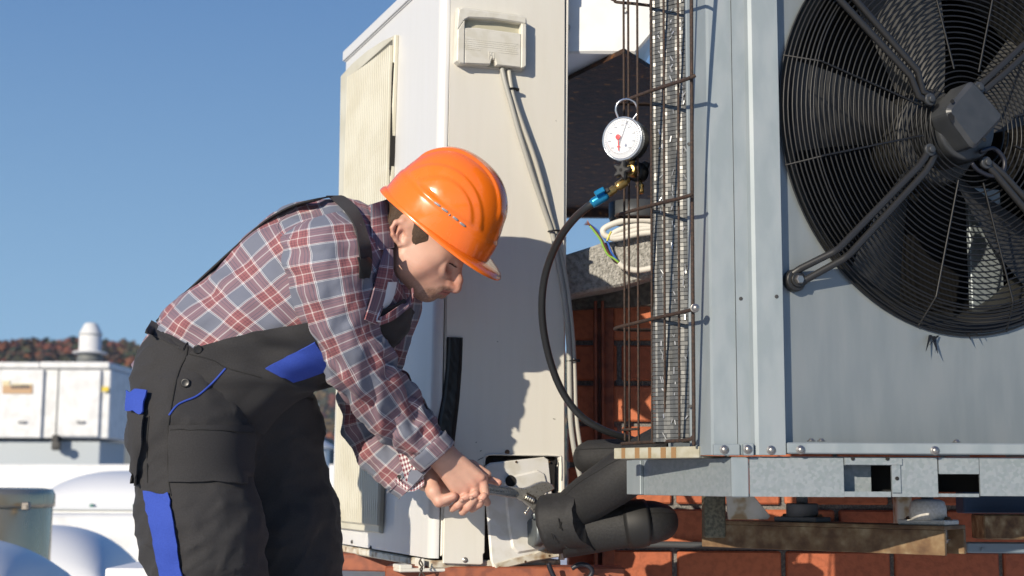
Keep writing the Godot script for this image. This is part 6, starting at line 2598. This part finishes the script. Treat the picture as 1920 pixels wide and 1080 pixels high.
func add_nails(root: Node3D) -> void:
	var nail := M("nail", Color(0.56, 0.33, 0.25), 0.25)
	for q in [[847, 931.5, 3.034, 5, -2], [865.5, 935.5, 3.040, -3, 3], [883.5, 930.5, 3.042, -3, 3], [901, 936.5, 3.048, -3, 3], [849, 952, 3.072, -4, 4], [868, 958, 3.074, -4, 4]]:
		var c := Q(q[0], q[1], q[2])
		var l: Vector3 = (CB.x * q[3] - CB.y * q[4]).normalized()
		var nrm := (CB.z * 0.9 - CB.y * 0.35).normalized()
		l = (l - nrm * l.dot(nrm)).normalized()
		var w := nrm.cross(l)
		var m := Mb.new()
		m.lathe(c + nrm * 0.0066, Basis(w, nrm, l * 1.25), [Vector2(0.0040, 0.0), Vector2(0.0032, 0.0010), Vector2(0.0, 0.0016)], 14)
		put("fingernail", m, nail, root)

func add_hat(root: Node3D) -> void:
	var hat := Node3D.new()
	hat.name = "hard_hat"
	root.add_child(hat, true)
	hat.set_meta("label", "glossy orange hard hat with moulded ridges and grey vent slots")
	var tau := deg_to_rad(13.0)
	var img_f := (CB.x * 0.664 - CB.y * 0.748).normalized()
	var img_n := (CB.x * 0.748 + CB.y * 0.664).normalized()
	var n := (img_n * cos(tau) + CB.z * sin(tau)).normalized()
	var f := img_f
	f = (Basis(n, deg_to_rad(-9.0)) * f).normalized()
	var s := n.cross(f).normalized()
	if s.dot(CB.z) < 0:
		s = -s
	var pit := deg_to_rad(11.0)
	var f0 := f
	f = (f0 * cos(pit) + n * sin(pit)).normalized()
	n = (n * cos(pit) - f0 * sin(pit)).normalized()
	var o := Q(817, 420, 2.93)
	var orange := M("hat_orange", Color(0.86, 0.165, 0.010), 0.20)
	orange.clearcoat_enabled = true
	orange.clearcoat = 0.7
	orange.clearcoat_roughness = 0.06
	worn(orange, "r_hat", 0.008, 0.14, 0.34)
	orange.uv1_triplanar = true
	orange.uv1_scale = Vector3(5, 5, 5)
	var la := 0.129
	var lb := 0.108
	var lh := 0.166
	var w := 121
	var h := 61
	var p := PackedVector3Array()
	for j in h:
		var t := j / float(h - 1)
		for i in w:
			var ph := TAU * i / (w - 1)
			var a := t * PI / 2
			var rr := pow(cos(a), 0.82)
			var zz := pow(sin(a), 0.92)
			var x := la * cos(ph) * rr
			var y := lb * sin(ph) * rr
			if cos(ph) > 0:
				x *= 1.0 + 0.05 * (1.0 - zz)
			var z := lh * zz
			# moulded relief
			var g := 0.0
			var side := absf(sin(ph)) * rr
			# rim band
			g += 0.0025 * (1.0 - smoothstep(0.16, 0.19, t))
			# raised side panel
			var e := Vector2((x - 0.012) / 0.078, (z - 0.028) / 0.082).length()
			if absf(y) > 0.02:
				g += 0.0035 * (1.0 - smoothstep(0.94, 1.02, e)) * smoothstep(0.20, 0.24, t)
			# outer arc and crown ridge
			var e2 := Vector2((x - 0.004) / 0.108, (z - 0.02) / 0.112).length()
			if absf(y) > 0.012:
				g += 0.0030 * (1.0 - smoothstep(0.95, 1.01, e2)) * smoothstep(0.20, 0.24, t)
			g += 0.0040 * (1.0 - smoothstep(0.026, 0.032, absf(y))) * smoothstep(0.3, 0.45, t)
			var q := Vector3(x, y, z)
			var nn := Vector3(x / (la * la), y / (lb * lb), z / (lh * lh)).normalized()
			q += nn * g
			p.append(o + f * q.x + s * q.y + n * q.z)
	var mb := Mb.new()
	var t1 := grid_tris(w, h)
	mb.add(p, t1, true, null, PackedVector2Array(), PackedColorArray(), true)
	# inner skin so that the shell has thickness
	var inner := PackedVector3Array()
	for q in p:
		inner.append(o + (q - o) * 0.965)
	var im := Mb.new()
	im.add(inner, t1, true, null, PackedVector2Array(), PackedColorArray(), true)
	for i in im.v.size():
		im.n[i] = -im.n[i]
	for i in range(0, im.idx.size(), 3):
		var k := im.idx[i + 1]
		im.idx[i + 1] = im.idx[i + 2]
		im.idx[i + 2] = k
	var shell := put("shell", mb, orange, hat)
	put("shell_lining", im, orange, hat)
	# brim all round: a lip, a visor in front, a small peak behind
	mb = Mb.new()
	var bp := PackedVector3Array()
	var bw := 121
	var bh := 9
	for j in bh:
		var q := j / float(bh - 1)
		for i in bw:
			var ph := TAU * i / (bw - 1)
			var c := cos(ph)
			var ext := (0.008 if c > 0 else 0.008 + 0.004 * c) + 0.042 * pow(maxf(c, 0.0), 1.6) + 0.010 * pow(maxf(-c, 0.0), 3.0)
			var rr := 0.98 + 0.0
			var x := la * c * rr * (1.05 if c > 0 else 1.0)
			var y := lb * sin(ph) * rr
			var dirv := Vector2(x / (la * la), y / (lb * lb)).normalized()
			var d := ext * sin(q * PI / 2)
			var drop := 0.006 - 0.010 * q * q - (0.004 * pow(maxf(c, 0.0), 2.0) + 0.010 * pow(maxf(-c, 0.0), 2.0)) * q + 0.012 * pow(absf(sin(ph)), 2.0) * 0.0
			bp.append(o + f * (x + dirv.x * d) + s * (y + dirv.y * d) + n * drop)
	add_shell(mb, bp, PackedVector2Array(), bw, bh, 0.0028, n)
	put("brim", mb, orange, hat)
	# white headband inside
	mb = Mb.new()
	var hb := PackedVector3Array()
	for j in 2:
		for i in 49:
			var ph := lerpf(1.9, TAU - 1.9, i / 48.0)
			hb.append(o + f * (la * 0.88 * cos(ph)) + s * (lb * 0.78 * sin(ph)) + n * (0.004 - 0.022 * j))
	add_shell(mb, hb, PackedVector2Array(), 49, 2, 0.0015, n)
	put("headband", mb, M("band_white", Color(0.6, 0.6, 0.58), 0.6), hat)
	# vents
	tm = TriangleMesh.new()
	var fc := PackedVector3Array()
	for i in t1:
		fc.append(p[i])
	tm.create_from_faces(fc)
	var vent := M("vent_grey_slot", Color(0.30, 0.30, 0.31), 0.5, 0.3)
	for q in [[814, 379, 826, 387], [828, 390, 840, 398], [842, 402, 844, 404], [849, 406, 859, 414], [862, 417, 873, 425]]:
		mb = Mb.new()
		var pts := PackedVector3Array()
		for i in 7:
			pts.append(on_cloth(lerpf(q[0], q[2], i / 6.0), lerpf(q[1], q[3], i / 6.0), 0.0))
		mb.tube(pts, [0.0016, 0.0027, 0.0029, 0.0029, 0.0029, 0.0027, 0.0016], 8)
		put("vent_slot", mb, vent, hat)

func add_clothes(root: Node3D, wn: FastNoiseLite) -> void:
	var plaid := M("plaid_cotton", Color(1, 1, 1), 0.85)
	plaid.albedo_texture = plaid_texture(false)
	plaid.rim_enabled = true
	plaid.rim = 0.2
	var ging := M("gingham_cotton", Color(1, 1, 1), 0.85)
	ging.albedo_texture = plaid_texture(true)
	var black := MN("overall_cotton", [Color(0.0185, 0.018, 0.0195), Color(0.0225, 0.022, 0.0235), Color(0.027, 0.0262, 0.028)], [0.25, 0.5, 0.75], 0.05, 9.0, 0.88)
	bumpy(black, "n_weave", 0.25, 4.0, 0.35)
	black.rim_enabled = true
	black.rim = 0.08
	var blue := bumpy(MN("overall_blue", [Color(0.020, 0.052, 0.31), Color(0.026, 0.064, 0.36)], [0.3, 0.7], 0.05, 9.0, 0.85), "n_weave", 0.25, 4.0, 0.35)
	var btn := M("button_dark", G(0.016), 0.35)
	# ------------------------------------------------ shirt: torso
	var body_secs := [
		sec2(Vector2(250, 680), Vector2(480, 800), 2.865, 0.135),
		sec2(Vector2(299, 599), Vector2(548, 735), 2.87, 0.145),
		sec2(Vector2(365, 536), Vector2(600, 705), 2.875, 0.150),
		sec2(Vector2(435, 472), Vector2(645, 682), 2.88, 0.158),
		sec2(Vector2(500, 416), Vector2(690, 662), 2.885, 0.165),
		sec2(Vector2(562, 383), Vector2(728, 634), 2.89, 0.168),
		sec2(Vector2(625, 374), Vector2(756, 602), 2.90, 0.155),
		sec2(Vector2(672, 379), Vector2(768, 566), 2.915, 0.115),
		sec2(Vector2(708, 392), Vector2(752, 536), 2.925, 0.078)]
	var sd := func(t: float, th: float) -> float:
		var x := wn.get_noise_3d(cos(th) * 1.6, sin(th) * 1.6, t * 4.0) * 0.010
		x += 0.0045 * sin(t * 26.0 + 3.0 * cos(th) + 6.0 * wn.get_noise_2d(t * 3.0, th)) * exp(-pow((t - 0.25) / 0.22, 2.0))
		x += 0.005 * wn.get_noise_3d(cos(th) * 5.0, sin(th) * 5.0, t * 9.0)
		return x
	var w := 72
	var lp := loft_points(body_secs, 90, w, sd)
	var shirt := Mb.new()
	shirt.add(lp[0], grid_tris(w + 1, 90), true, null, lp[1], PackedColorArray(), true)
	# ------------------------------------------------ sleeves
	var near_secs := [
		sec(602, 408, 2.80, 40, 0.3, 1, 0.045),
		sec(606, 432, 2.775, 74, 0.15, 1, 0.075),
		sec(613, 478, 2.755, 82, 0.15, 1, 0.088),
		sec(622, 530, 2.75, 77, 0.2, 1, 0.085),
		sec(634, 585, 2.755, 70, 0.28, 1, 0.078),
		sec(656, 640, 2.77, 63, 0.42, 1, 0.070),
		sec(687, 700, 2.81, 59, 0.6, 1, 0.066),
		sec(728, 757, 2.87, 53, 0.8, 1, 0.060),
		sec(770, 806, 2.94, 46, 0.85, 1, 0.053),
		sec(801, 838, 2.985, 40, 0.85, 1, 0.046),
		sec(816, 853, 3.01, 37, 0.85, 1, 0.042)]
	var arm := func(t: float, th: float) -> float:
		var x := wn.get_noise_3d(cos(th) * 1.3 + 9.0, sin(th) * 1.3, t * 5.0) * 0.009
		var e := exp(-pow((t - 0.66) / 0.20, 2.0))
		x += e * 0.0100 * sin(t * 46.0 + 2.0 * sin(th + 0.6) + 5.0 * wn.get_noise_2d(t * 4.0, th + 3.0))
		x += exp(-pow((t - 0.16) / 0.10, 2.0)) * 0.004 * sin(t * 70.0 + th * 2.0)
		x += 0.004 * wn.get_noise_3d(cos(th) * 4.0, sin(th) * 4.0 + 5.0, t * 16.0)
		if t > 0.93:
			x = x * 0.4 + 0.002
		return x
	var sw := 56
	var sp := loft_points(near_secs, 120, sw, arm)
	var s1 := Mb.new()
	s1.add(sp[0], grid_tris(sw + 1, 120), true, null, sp[1], PackedColorArray(), true)
	var far_secs := [
		sec(735, 500, 3.00, 50, -0.1, 1, 0.07),
		sec(728, 560, 3.05, 62, -0.15, 1, 0.07),
		sec(712, 630, 3.09, 58, -0.25, 1, 0.065),
		sec(694, 700, 3.13, 52, -0.25, 1, 0.060),
		sec(684, 752, 3.15, 45, 0.0, 1, 0.055),
		sec(690, 798, 3.15, 45, 0.4, 1, 0.052),
		sec(712, 834, 3.135, 46, 0.8, 1, 0.050),
		sec(742, 862, 3.115, 50, 1.0, 1, 0.050),
		sec(768, 882, 3.10, 52, 1.0, 1, 0.048),
		sec(782, 893, 3.09, 48, 1.0, 1, 0.046)]
	var arm2 := func(t: float, th: float) -> float:
		var x := wn.get_noise_3d(cos(th) * 1.3 + 3.0, sin(th) * 1.3, t * 5.0) * 0.008
		x += exp(-pow((t - 0.5) / 0.16, 2.0)) * 0.006 * sin(t * 48.0 + 2.0 * sin(th))
		x += 0.004 * wn.get_noise_3d(cos(th) * 4.0, sin(th) * 4.0 + 15.0, t * 16.0)
		return x
	var fp := loft_points(far_secs, 90, sw, arm2, deg_to_rad(0.0), TAU)
	var s2 := Mb.new()
	s2.add(fp[0], grid_tris(sw + 1, 90), true, null, fp[1], PackedColorArray(), true)
	var sh := put("shirt", shirt, plaid, root, "")
	put("sleeve", s1, plaid, sh)
	put("sleeve", s2, plaid, sh)
	# cuffs
	for k in 2:
		var m := Mb.new()
		var ss: Array = near_secs.slice(9) if k == 0 else far_secs.slice(8)
		var a0: Array = ss[0].duplicate()
		var a1: Array = ss[1].duplicate()
		a0[1] *= 1.07
		a0[2] *= 1.07
		a1[1] *= 1.10
		a1[2] *= 1.10
		a1[0] = a1[0] + (a1[0] - a0[0]) * 0.25
		var cp := loft_points([a0, a0, a1, a1], 8, 40, func(t: float, th: float) -> float: return 0.0015 * wn.get_noise_2d(th * 2.0, t * 5.0) - 0.001)
		add_shell(m, cp[0], cp[1], 41, 8, 0.003, CB.z)
		put("cuff", m, plaid, sh)
	# gingham lining at the open far cuff
	tm = TriangleMesh.new()
	tm.create_from_faces(s2.faces())
	var gm := Mb.new()
	var lin := PackedVector3Array()
	var liu := PackedVector2Array()
	for j in 9:
		for i in 7:
			var x := i / 6.0
			var y := j / 8.0
			var q := Vector2(737, 817).lerp(Vector2(752, 822), x).lerp(Vector2(766, 918).lerp(Vector2(796, 898), x), y)
			lin.append(Q(q.x, q.y, 3.030 + 0.022 * sin(x * PI) * y + 0.004 * x))
			liu.append(Vector2(x * 0.8 * (0.3 + 0.7 * y), y * 1.4))
	add_shell(gm, lin, liu, 7, 9, 0.002, CB.z)
	put("cuff_lining", gm, ging, sh)
	gm = Mb.new()
	lin = PackedVector3Array()
	liu = PackedVector2Array()
	for j in 3:
		for i in 9:
			var x := i / 8.0
			var y := j / 2.0
			var q := Vector2(742, 893).lerp(Vector2(795, 900), x) + Vector2(0, 16.0 * sin(x * PI) + y * 9.0)
			lin.append(Q(q.x, q.y, 3.024))
			liu.append(Vector2(x * 1.2, y * 0.2))
	add_shell(gm, lin, liu, 9, 3, 0.003, CB.z)
	put("cuff_hem", gm, ging, sh)
	for q in [Vector2(749, 895), Vector2(721, 795)]:
		gm = Mb.new()
		button(gm, q.x, q.y, 0.0055)
		put("cuff_button", gm, btn, sh)
	# ------------------------------------------------ collar, placket, t-shirt
	var cm := Mb.new()
	var cpnt := PackedVector3Array()
	var cuv := PackedVector2Array()
	var cn := 33
	var ax := (Q(765, 455, 2.93) - Q(705, 497, 2.93)).normalized()
	var e1 := (CB.x * -0.55 + CB.y * 0.83)
	e1 = (e1 - ax * e1.dot(ax)).normalized()
	var e2 := ax.cross(e1).normalized()
	if e2.dot(CB.z) < 0:
		e2 = -e2
	for j in 7:
		var t := j / 6.0
		for i in cn:
			var th := lerpf(-2.55, 0.7, i / float(cn - 1))
			# stands at the neck, then folds over and falls outward
			var back := absf(th) / 2.55
			var height := lerpf(0.036, 0.012, back) - t * t * lerpf(0.062, 0.050, back)
			var rad := lerpf(0.060, 0.088, pow(t, 0.8)) + 0.006 * sin(t * PI)
			var c := Q(728, 452, 2.93) + ax * (height - 0.004)
			c += e1 * cos(th) * rad * 1.0 + e2 * sin(th) * rad * 1.02
			cpnt.append(c)
			cuv.append(Vector2(th * 0.085 / PER, t * 0.06 / PER + 0.3))
	add_shell(cm, cpnt, cuv, cn, 7, 0.0025, e2)
	put("collar", cm, plaid, sh)
	cm = Mb.new()
	var leaf := PackedVector3Array()
	var luv := PackedVector2Array()
	for j in 13:
		for i in 9:
			var x := i / 8.0
			var y := j / 12.0
			var tl := Vector3(697, 383, 2.815)
			var tr := Vector3(727, 373, 2.885)
			var br := Vector3(739, 464, 2.835)
			var bl := Vector3(699, 468, 2.790)
			var q := tl.lerp(tr, x).lerp(bl.lerp(br, x), y)
			q.x += 5.0 * sin(y * PI) * (1.0 - x) * -0.4 + 3.0 * sin(y * PI) * x
			q.z += -0.012 * sin(x * PI) + 0.006 * sin(y * 5.0)
			if j == 12:
				q.y += 2.0 * sin(x * PI)
			leaf.append(Q(q.x, q.y, q.z))
			luv.append(Vector2(x * 0.5 + 0.45, y * 1.45))
	add_shell(cm, leaf, luv, 9, 13, 0.003, CB.z)
	put("collar_leaf", cm, plaid, sh)
	tm = TriangleMesh.new()
	var all := shirt.faces()
	all.append_array(s1.faces())
	tm.create_from_faces(all)
	# undershirt and placket: strips laid from a few points on the chest
	var strip := func(rows: Array, w2: int, lift: float, su: float, sv: float) -> Mb:
		var l := PackedVector3Array()
		var r3 := PackedVector3Array()
		for q in rows:
			l.append(on_cloth(q[0], q[1], lift))
			r3.append(on_cloth(q[2], q[3], lift))
		var a := smooth_path(l, 6)
		var b := smooth_path(r3, 6)
		var pp := PackedVector3Array()
		var uu := PackedVector2Array()
		for k in a.size():
			for x in w2:
				pp.append(a[k].lerp(b[k], x / float(w2 - 1)) + CB.z * 0.003 * sin(PI * x / float(w2 - 1)))
				uu.append(Vector2(x / float(w2 - 1) * su + 0.5, k / float(a.size()) * sv))
		var mm := Mb.new()
		add_shell(mm, pp, uu, w2, a.size(), 0.003, CB.z)
		return mm
	var tee: Mb = strip.call([[722, 528, 737, 530], [712, 560, 728, 566], [702, 588, 714, 593], [699, 600, 706, 603]], 5, 0.010, 1.0, 1.0)
	put("white_undershirt", tee, M("tee_white", Color(0.66, 0.66, 0.67), 0.85), root)
	var pk: Mb = strip.call([[714, 470, 737, 468], [704, 510, 730, 514], [692, 556, 717, 562], [680, 596, 700, 606]], 6, 0.009, 0.35, 1.8)
	put("placket", pk, plaid, sh)
	for q in [Vector2(728, 481), Vector2(713, 535)]:
		pk = Mb.new()
		button(pk, q.x, q.y, 0.0058)
		put("shirt_button", pk, btn, sh)
	# seam of the armhole and of the yoke
	var seam := Mb.new()
	cloth_line(seam, [Vector2(543, 450), Vector2(520, 425), Vector2(545, 398), Vector2(570, 386)], 0.0016)
	put("shoulder_seam", seam, plaid, sh)
	# ------------------------------------------------ overalls
	var ov := Node3D.new()
	ov.name = "overalls"
	root.add_child(ov, true)
	var f := Sdf.new()
	f.cap(Q(375, 672, 2.85), Q(452, 712, 2.89), 0.108, 0.104, 0.05)
	f.cap(Q(349, 740, 2.82), Q(352, 800, 2.80), 0.105, 0.108, 0.06)
	f.cap(Q(460, 720, 2.98), Q(490, 800, 3.08), 0.108, 0.114, 0.06)
	f.cap(Q(480, 712, 2.90), Q(548, 722, 2.92), 0.088, 0.052, 0.05)
	f.cap(Q(358, 800, 2.785), Q(380, 1000, 2.765), 0.109, 0.108, 0.05)
	f.cap(Q(380, 1000, 2.765), Q(402, 1170, 2.76), 0.112, 0.100, 0.05)
	f.cap(Q(402, 1170, 2.76), Q(335, 1520, 2.79), 0.098, 0.085, 0.04)
	f.cap(Q(492, 800, 3.09), Q(532, 980, 3.12), 0.112, 0.104, 0.05)
	f.cap(Q(532, 980, 3.12), Q(570, 1170, 3.12), 0.106, 0.094, 0.05)
	f.cap(Q(570, 1170, 3.12), Q(540, 1520, 3.13), 0.092, 0.082, 0.04)
	f.cut(Q(282, 594, 2.86), (CB.x * 0.46 + CB.y * 0.89))
	f.cut(Q(335, 1535, 2.79), CB.y * -1.0)
	var r := nets(f, 0.0095)
	var p: PackedVector3Array = r[0]
	var n := normals_of(p, r[1])
	var fold := FastNoiseLite.new()
	fold.seed = 23
	fold.frequency = 1.0
	fold.fractal_octaves = 2
	for i in p.size():
		var q := p[i]
		var x := 0.0
		# long soft folds running down and across the cloth
		var k := q.y * 9.0 - q.x * 5.0
		x += 0.0085 * fold.get_noise_3d(k * 0.9, q.x * 3.5 + q.y * 2.0, q.z * 4.0)
		var rg := 1.0 - absf(fold.get_noise_3d(q.x * 7.0 + q.y * 6.0, q.y * 12.0 - q.x * 4.0, q.z * 6.0)) * 2.4
		x += 0.0050 * maxf(rg, 0.0) * maxf(rg, 0.0)
		var r2 := 1.0 - absf(fold.get_noise_3d(q.x * 9.0 - q.y * 8.0 + 40.0, q.y * 5.0 + q.x * 5.0, q.z * 4.0)) * 3.2
		x += 0.0050 * maxf(r2, 0.0) * smoothstep(0.82, 0.62, q.y)
		x *= 1.0 - 0.9 * smoothstep(-0.05, -0.01, (q - Q(282, 594, 2.86)).dot((CB.x * 0.46 + CB.y * 0.89).normalized()))
		p[i] = q + n[i] * x
	var tr := Mb.new()
	tr.add(p, r[1])
	put("trousers", tr, black, ov)
	# bib: the front of the trunk, hanging a little away from it
	var bib_secs := []
	for i in range(0, 8):
		var s: Array = body_secs[i].duplicate()
		s[1] *= 1.05
		s[2] *= 1.05
		s[0] = s[0] - s[1].normalized() * (0.016 if i < 4 else 0.010)
		bib_secs.append(s)
	var bd := func(t: float, th: float) -> float:
		var x := 0.007 * wn.get_noise_3d(cos(th) * 2.0 + 30.0, sin(th) * 2.0, t * 6.0)
		x += 0.006 * sin(t * 30.0 - th * 2.0 + 4.0 * wn.get_noise_2d(t * 4.0, th)) * exp(-pow((t - 0.3) / 0.25, 2.0))
		return x + 0.006
	var span := func(t: float) -> Vector2:
		var a := [66.0, 72.0, 86.0, 100.0, 111.0, 122.0, 130.0, 140.0]
		var x := t * 7.0
		var i := mini(int(x), 6)
		var e := lerpf(a[i], a[i + 1], x - i)
		return Vector2(deg_to_rad(e), deg_to_rad(360.0 - e))
	var bp := loft_points(bib_secs, 60, 40, bd, 0.0, TAU, span)
	var bib := Mb.new()
	add_shell(bib, bp[0], bp[1], 41, 60, 0.004, (bib_secs[3][1] as Vector3) * -1.0)
	put("bib", bib, black, ov)
	tm = TriangleMesh.new()
	all = shirt.faces()
	all.append_array(bib.faces())
	tm.create_from_faces(all)
	var fpk: Mb = strip.call([[688, 594, 686, 612], [708, 592, 706, 608], [732, 580, 732, 597], [756, 560, 757, 578], [772, 540, 775, 558]], 5, 0.010, 0.35, 1.8)
	put("placket", fpk, plaid, sh)
	# waistband at the back
	tm = TriangleMesh.new()
	all = tr.faces()
	all.append_array(bib.faces())
	tm.create_from_faces(all)
	var m := Mb.new()
	patch(m, Vector2(284, 600), Vector2(352, 640), Vector2(344, 655), Vector2(272, 622), 10, 4, 0.004, 0.004)
	put("back_waistband", m, black, ov)
	m = Mb.new()
	patch(m, Vector2(318, 797), Vector2(473, 800), Vector2(471, 906), Vector2(318, 903), 14, 10, 0.007, 0.005, 0.006)
	put("hip_pocket", m, black, ov)
	m = Mb.new()
	patch(m, Vector2(251, 732), Vector2(284, 736), Vector2(274, 778), Vector2(248, 773), 7, 7, 0.016, 0.004, 0.003)
	put("blue_pocket_flap", m, blue, ov)
	m = Mb.new()
	patch(m, Vector2(252, 778), Vector2(278, 780), Vector2(264, 906), Vector2(257, 905), 6, 12, 0.015, 0.004, 0.004)
	put("rule_pocket", m, black, ov)
	m = Mb.new()
	patch(m, Vector2(273, 924), Vector2(319, 926), Vector2(344, 1085), Vector2(306, 1085), 7, 16, 0.008, 0.003)
	patch(m, Vector2(306, 1085), Vector2(344, 1085), Vector2(366, 1210), Vector2(334, 1210), 7, 10, 0.008, 0.003)
	put("blue_side_stripe", m, blue, ov)
	m = Mb.new()
	patch(m, Vector2(498, 690), Vector2(590, 641), Vector2(622, 690), Vector2(548, 717), 12, 8, 0.004, 0.004, 0.002)
	put("blue_bib_pocket", m, blue, ov)
	m = Mb.new()
	cloth_line(m, [Vector2(317, 779), Vector2(335, 758), Vector2(370, 742), Vector2(398, 718), Vector2(423, 691)], 0.0022, 0.001)
	put("blue_piping", m, blue, ov)
	m = Mb.new()
	cloth_line(m, [Vector2(352, 645), Vector2(349, 668), Vector2(338, 690), Vector2(329, 720), Vector2(320, 770), Vector2(316, 800)], 0.0018, 0.0005)
	cloth_line(m, [Vector2(316, 800), Vector2(315, 860), Vector2(317, 905), Vector2(321, 930)], 0.0015, 0.0003)
	cloth_line(m, [Vector2(280, 780), Vector2(276, 830), Vector2(277, 905)], 0.0015, 0.0003)
	cloth_line(m, [Vector2(355, 664), Vector2(400, 676), Vector2(425, 690), Vector2(490, 708)], 0.0011, 0.0003)
	cloth_line(m, [Vector2(322, 806), Vector2(400, 808), Vector2(470, 809)], 0.0009, 0.008)
	put("seam", m, M("seam_black", G(0.014), 0.9), ov)
	for q in [Vector2(371, 655), Vector2(348, 718)]:
		m = Mb.new()
		button(m, q.x, q.y, 0.0092)
		put("overall_button", m, btn, ov)
	# straps over the shoulders
	tm = TriangleMesh.new()
	all = shirt.faces()
	all.append_array(s1.faces())
	all.append_array(bib.faces())
	tm.create_from_faces(all)
	m = Mb.new()
	var sp3 := PackedVector3Array()
	var path := [[296, 601, 2.875], [330, 566, 2.872], [366, 533, 2.868], [405, 497, 2.85], [450, 456, 2.84], [500, 413, 2.835], [548, 386, 2.825], [590, 374, 2.815]]
	var lft := PackedVector3Array()
	var rgt := PackedVector3Array()
	for q in path:
		var c := Q(q[0], q[1], q[2])
		lft.append(c - CB.z * 0.02)
		rgt.append(c + CB.z * 0.02)
	for q in [[612, 374, 634, 372], [632, 387, 654, 381], [650, 408, 668, 398], [662, 434, 679, 424], [669, 462, 687, 456], [672, 490, 692, 488], [672, 512, 690, 514]]:
		lft.append(on_cloth(q[0], q[1], 0.006))
		rgt.append(on_cloth(q[2], q[3], 0.006))
	var ls := smooth_path(lft, 5)
	var rs := smooth_path(rgt, 5)
	for i in ls.size():
		for k in 4:
			sp3.append(ls[i].lerp(rs[i], k / 3.0))
	add_shell(m, sp3, PackedVector2Array(), 4, ls.size(), 0.003, CB.y + CB.z)
	put("strap", m, black, ov)
	m = Mb.new()
	patch(m, Vector2(670, 486), Vector2(691, 484), Vector2(688, 520), Vector2(670, 520), 4, 5, 0.010, 0.003)
	put("strap_buckle", m, M("buckle_black", G(0.012), 0.6), ov)
	# far strap and bib corner
	m = Mb.new()
	var fs := PackedVector3Array()
	for q in [[738, 400, 3.02, 752, 396], [765, 480, 3.05, 780, 478], [776, 560, 3.05, 786, 570], [752, 600, 2.99, 766, 612], [716, 612, 2.93, 738, 640]]:
		for k in 4:
			fs.append(Q(lerpf(q[0], q[3], k / 3.0), lerpf(q[1], q[4], k / 3.0), q[2]))
	add_shell(m, fs, PackedVector2Array(), 4, 5, 0.003, CB.z)
	put("strap", m, black, ov)
	# boots
	for k in 2:
		m = Mb.new()
		var fx := Q(335, 1530, 2.79) if k == 0 else Q(540, 1530, 3.13)
		var bs := Sdf.new()
		var base := Vector3(fx.x, 0.0, fx.z)
		bs.cap(base + Vector3(-0.05, 0.055, 0), base + Vector3(0.06, 0.052, 0), 0.042, 0.042, 0.03)
		bs.cap(base + Vector3(0.06, 0.052, 0), base + Vector3(0.17, 0.042, 0), 0.042, 0.038, 0.03)
		bs.cap(base + Vector3(-0.03, 0.06, 0), base + Vector3(-0.02, 0.19, 0), 0.045, 0.055, 0.03)
		bs.cut(base + Vector3(0, 0.012, 0), Vector3.DOWN)
		var br := nets(bs, 0.009)
		m.add(br[0], br[1])
		m.box(base + Vector3(0.055, 0.011, 0), Basis.IDENTITY, Vector3(0.30, 0.022, 0.088), 0.006)
		put("boot", m, M("boot_leather", G(0.022), 0.5), ov)
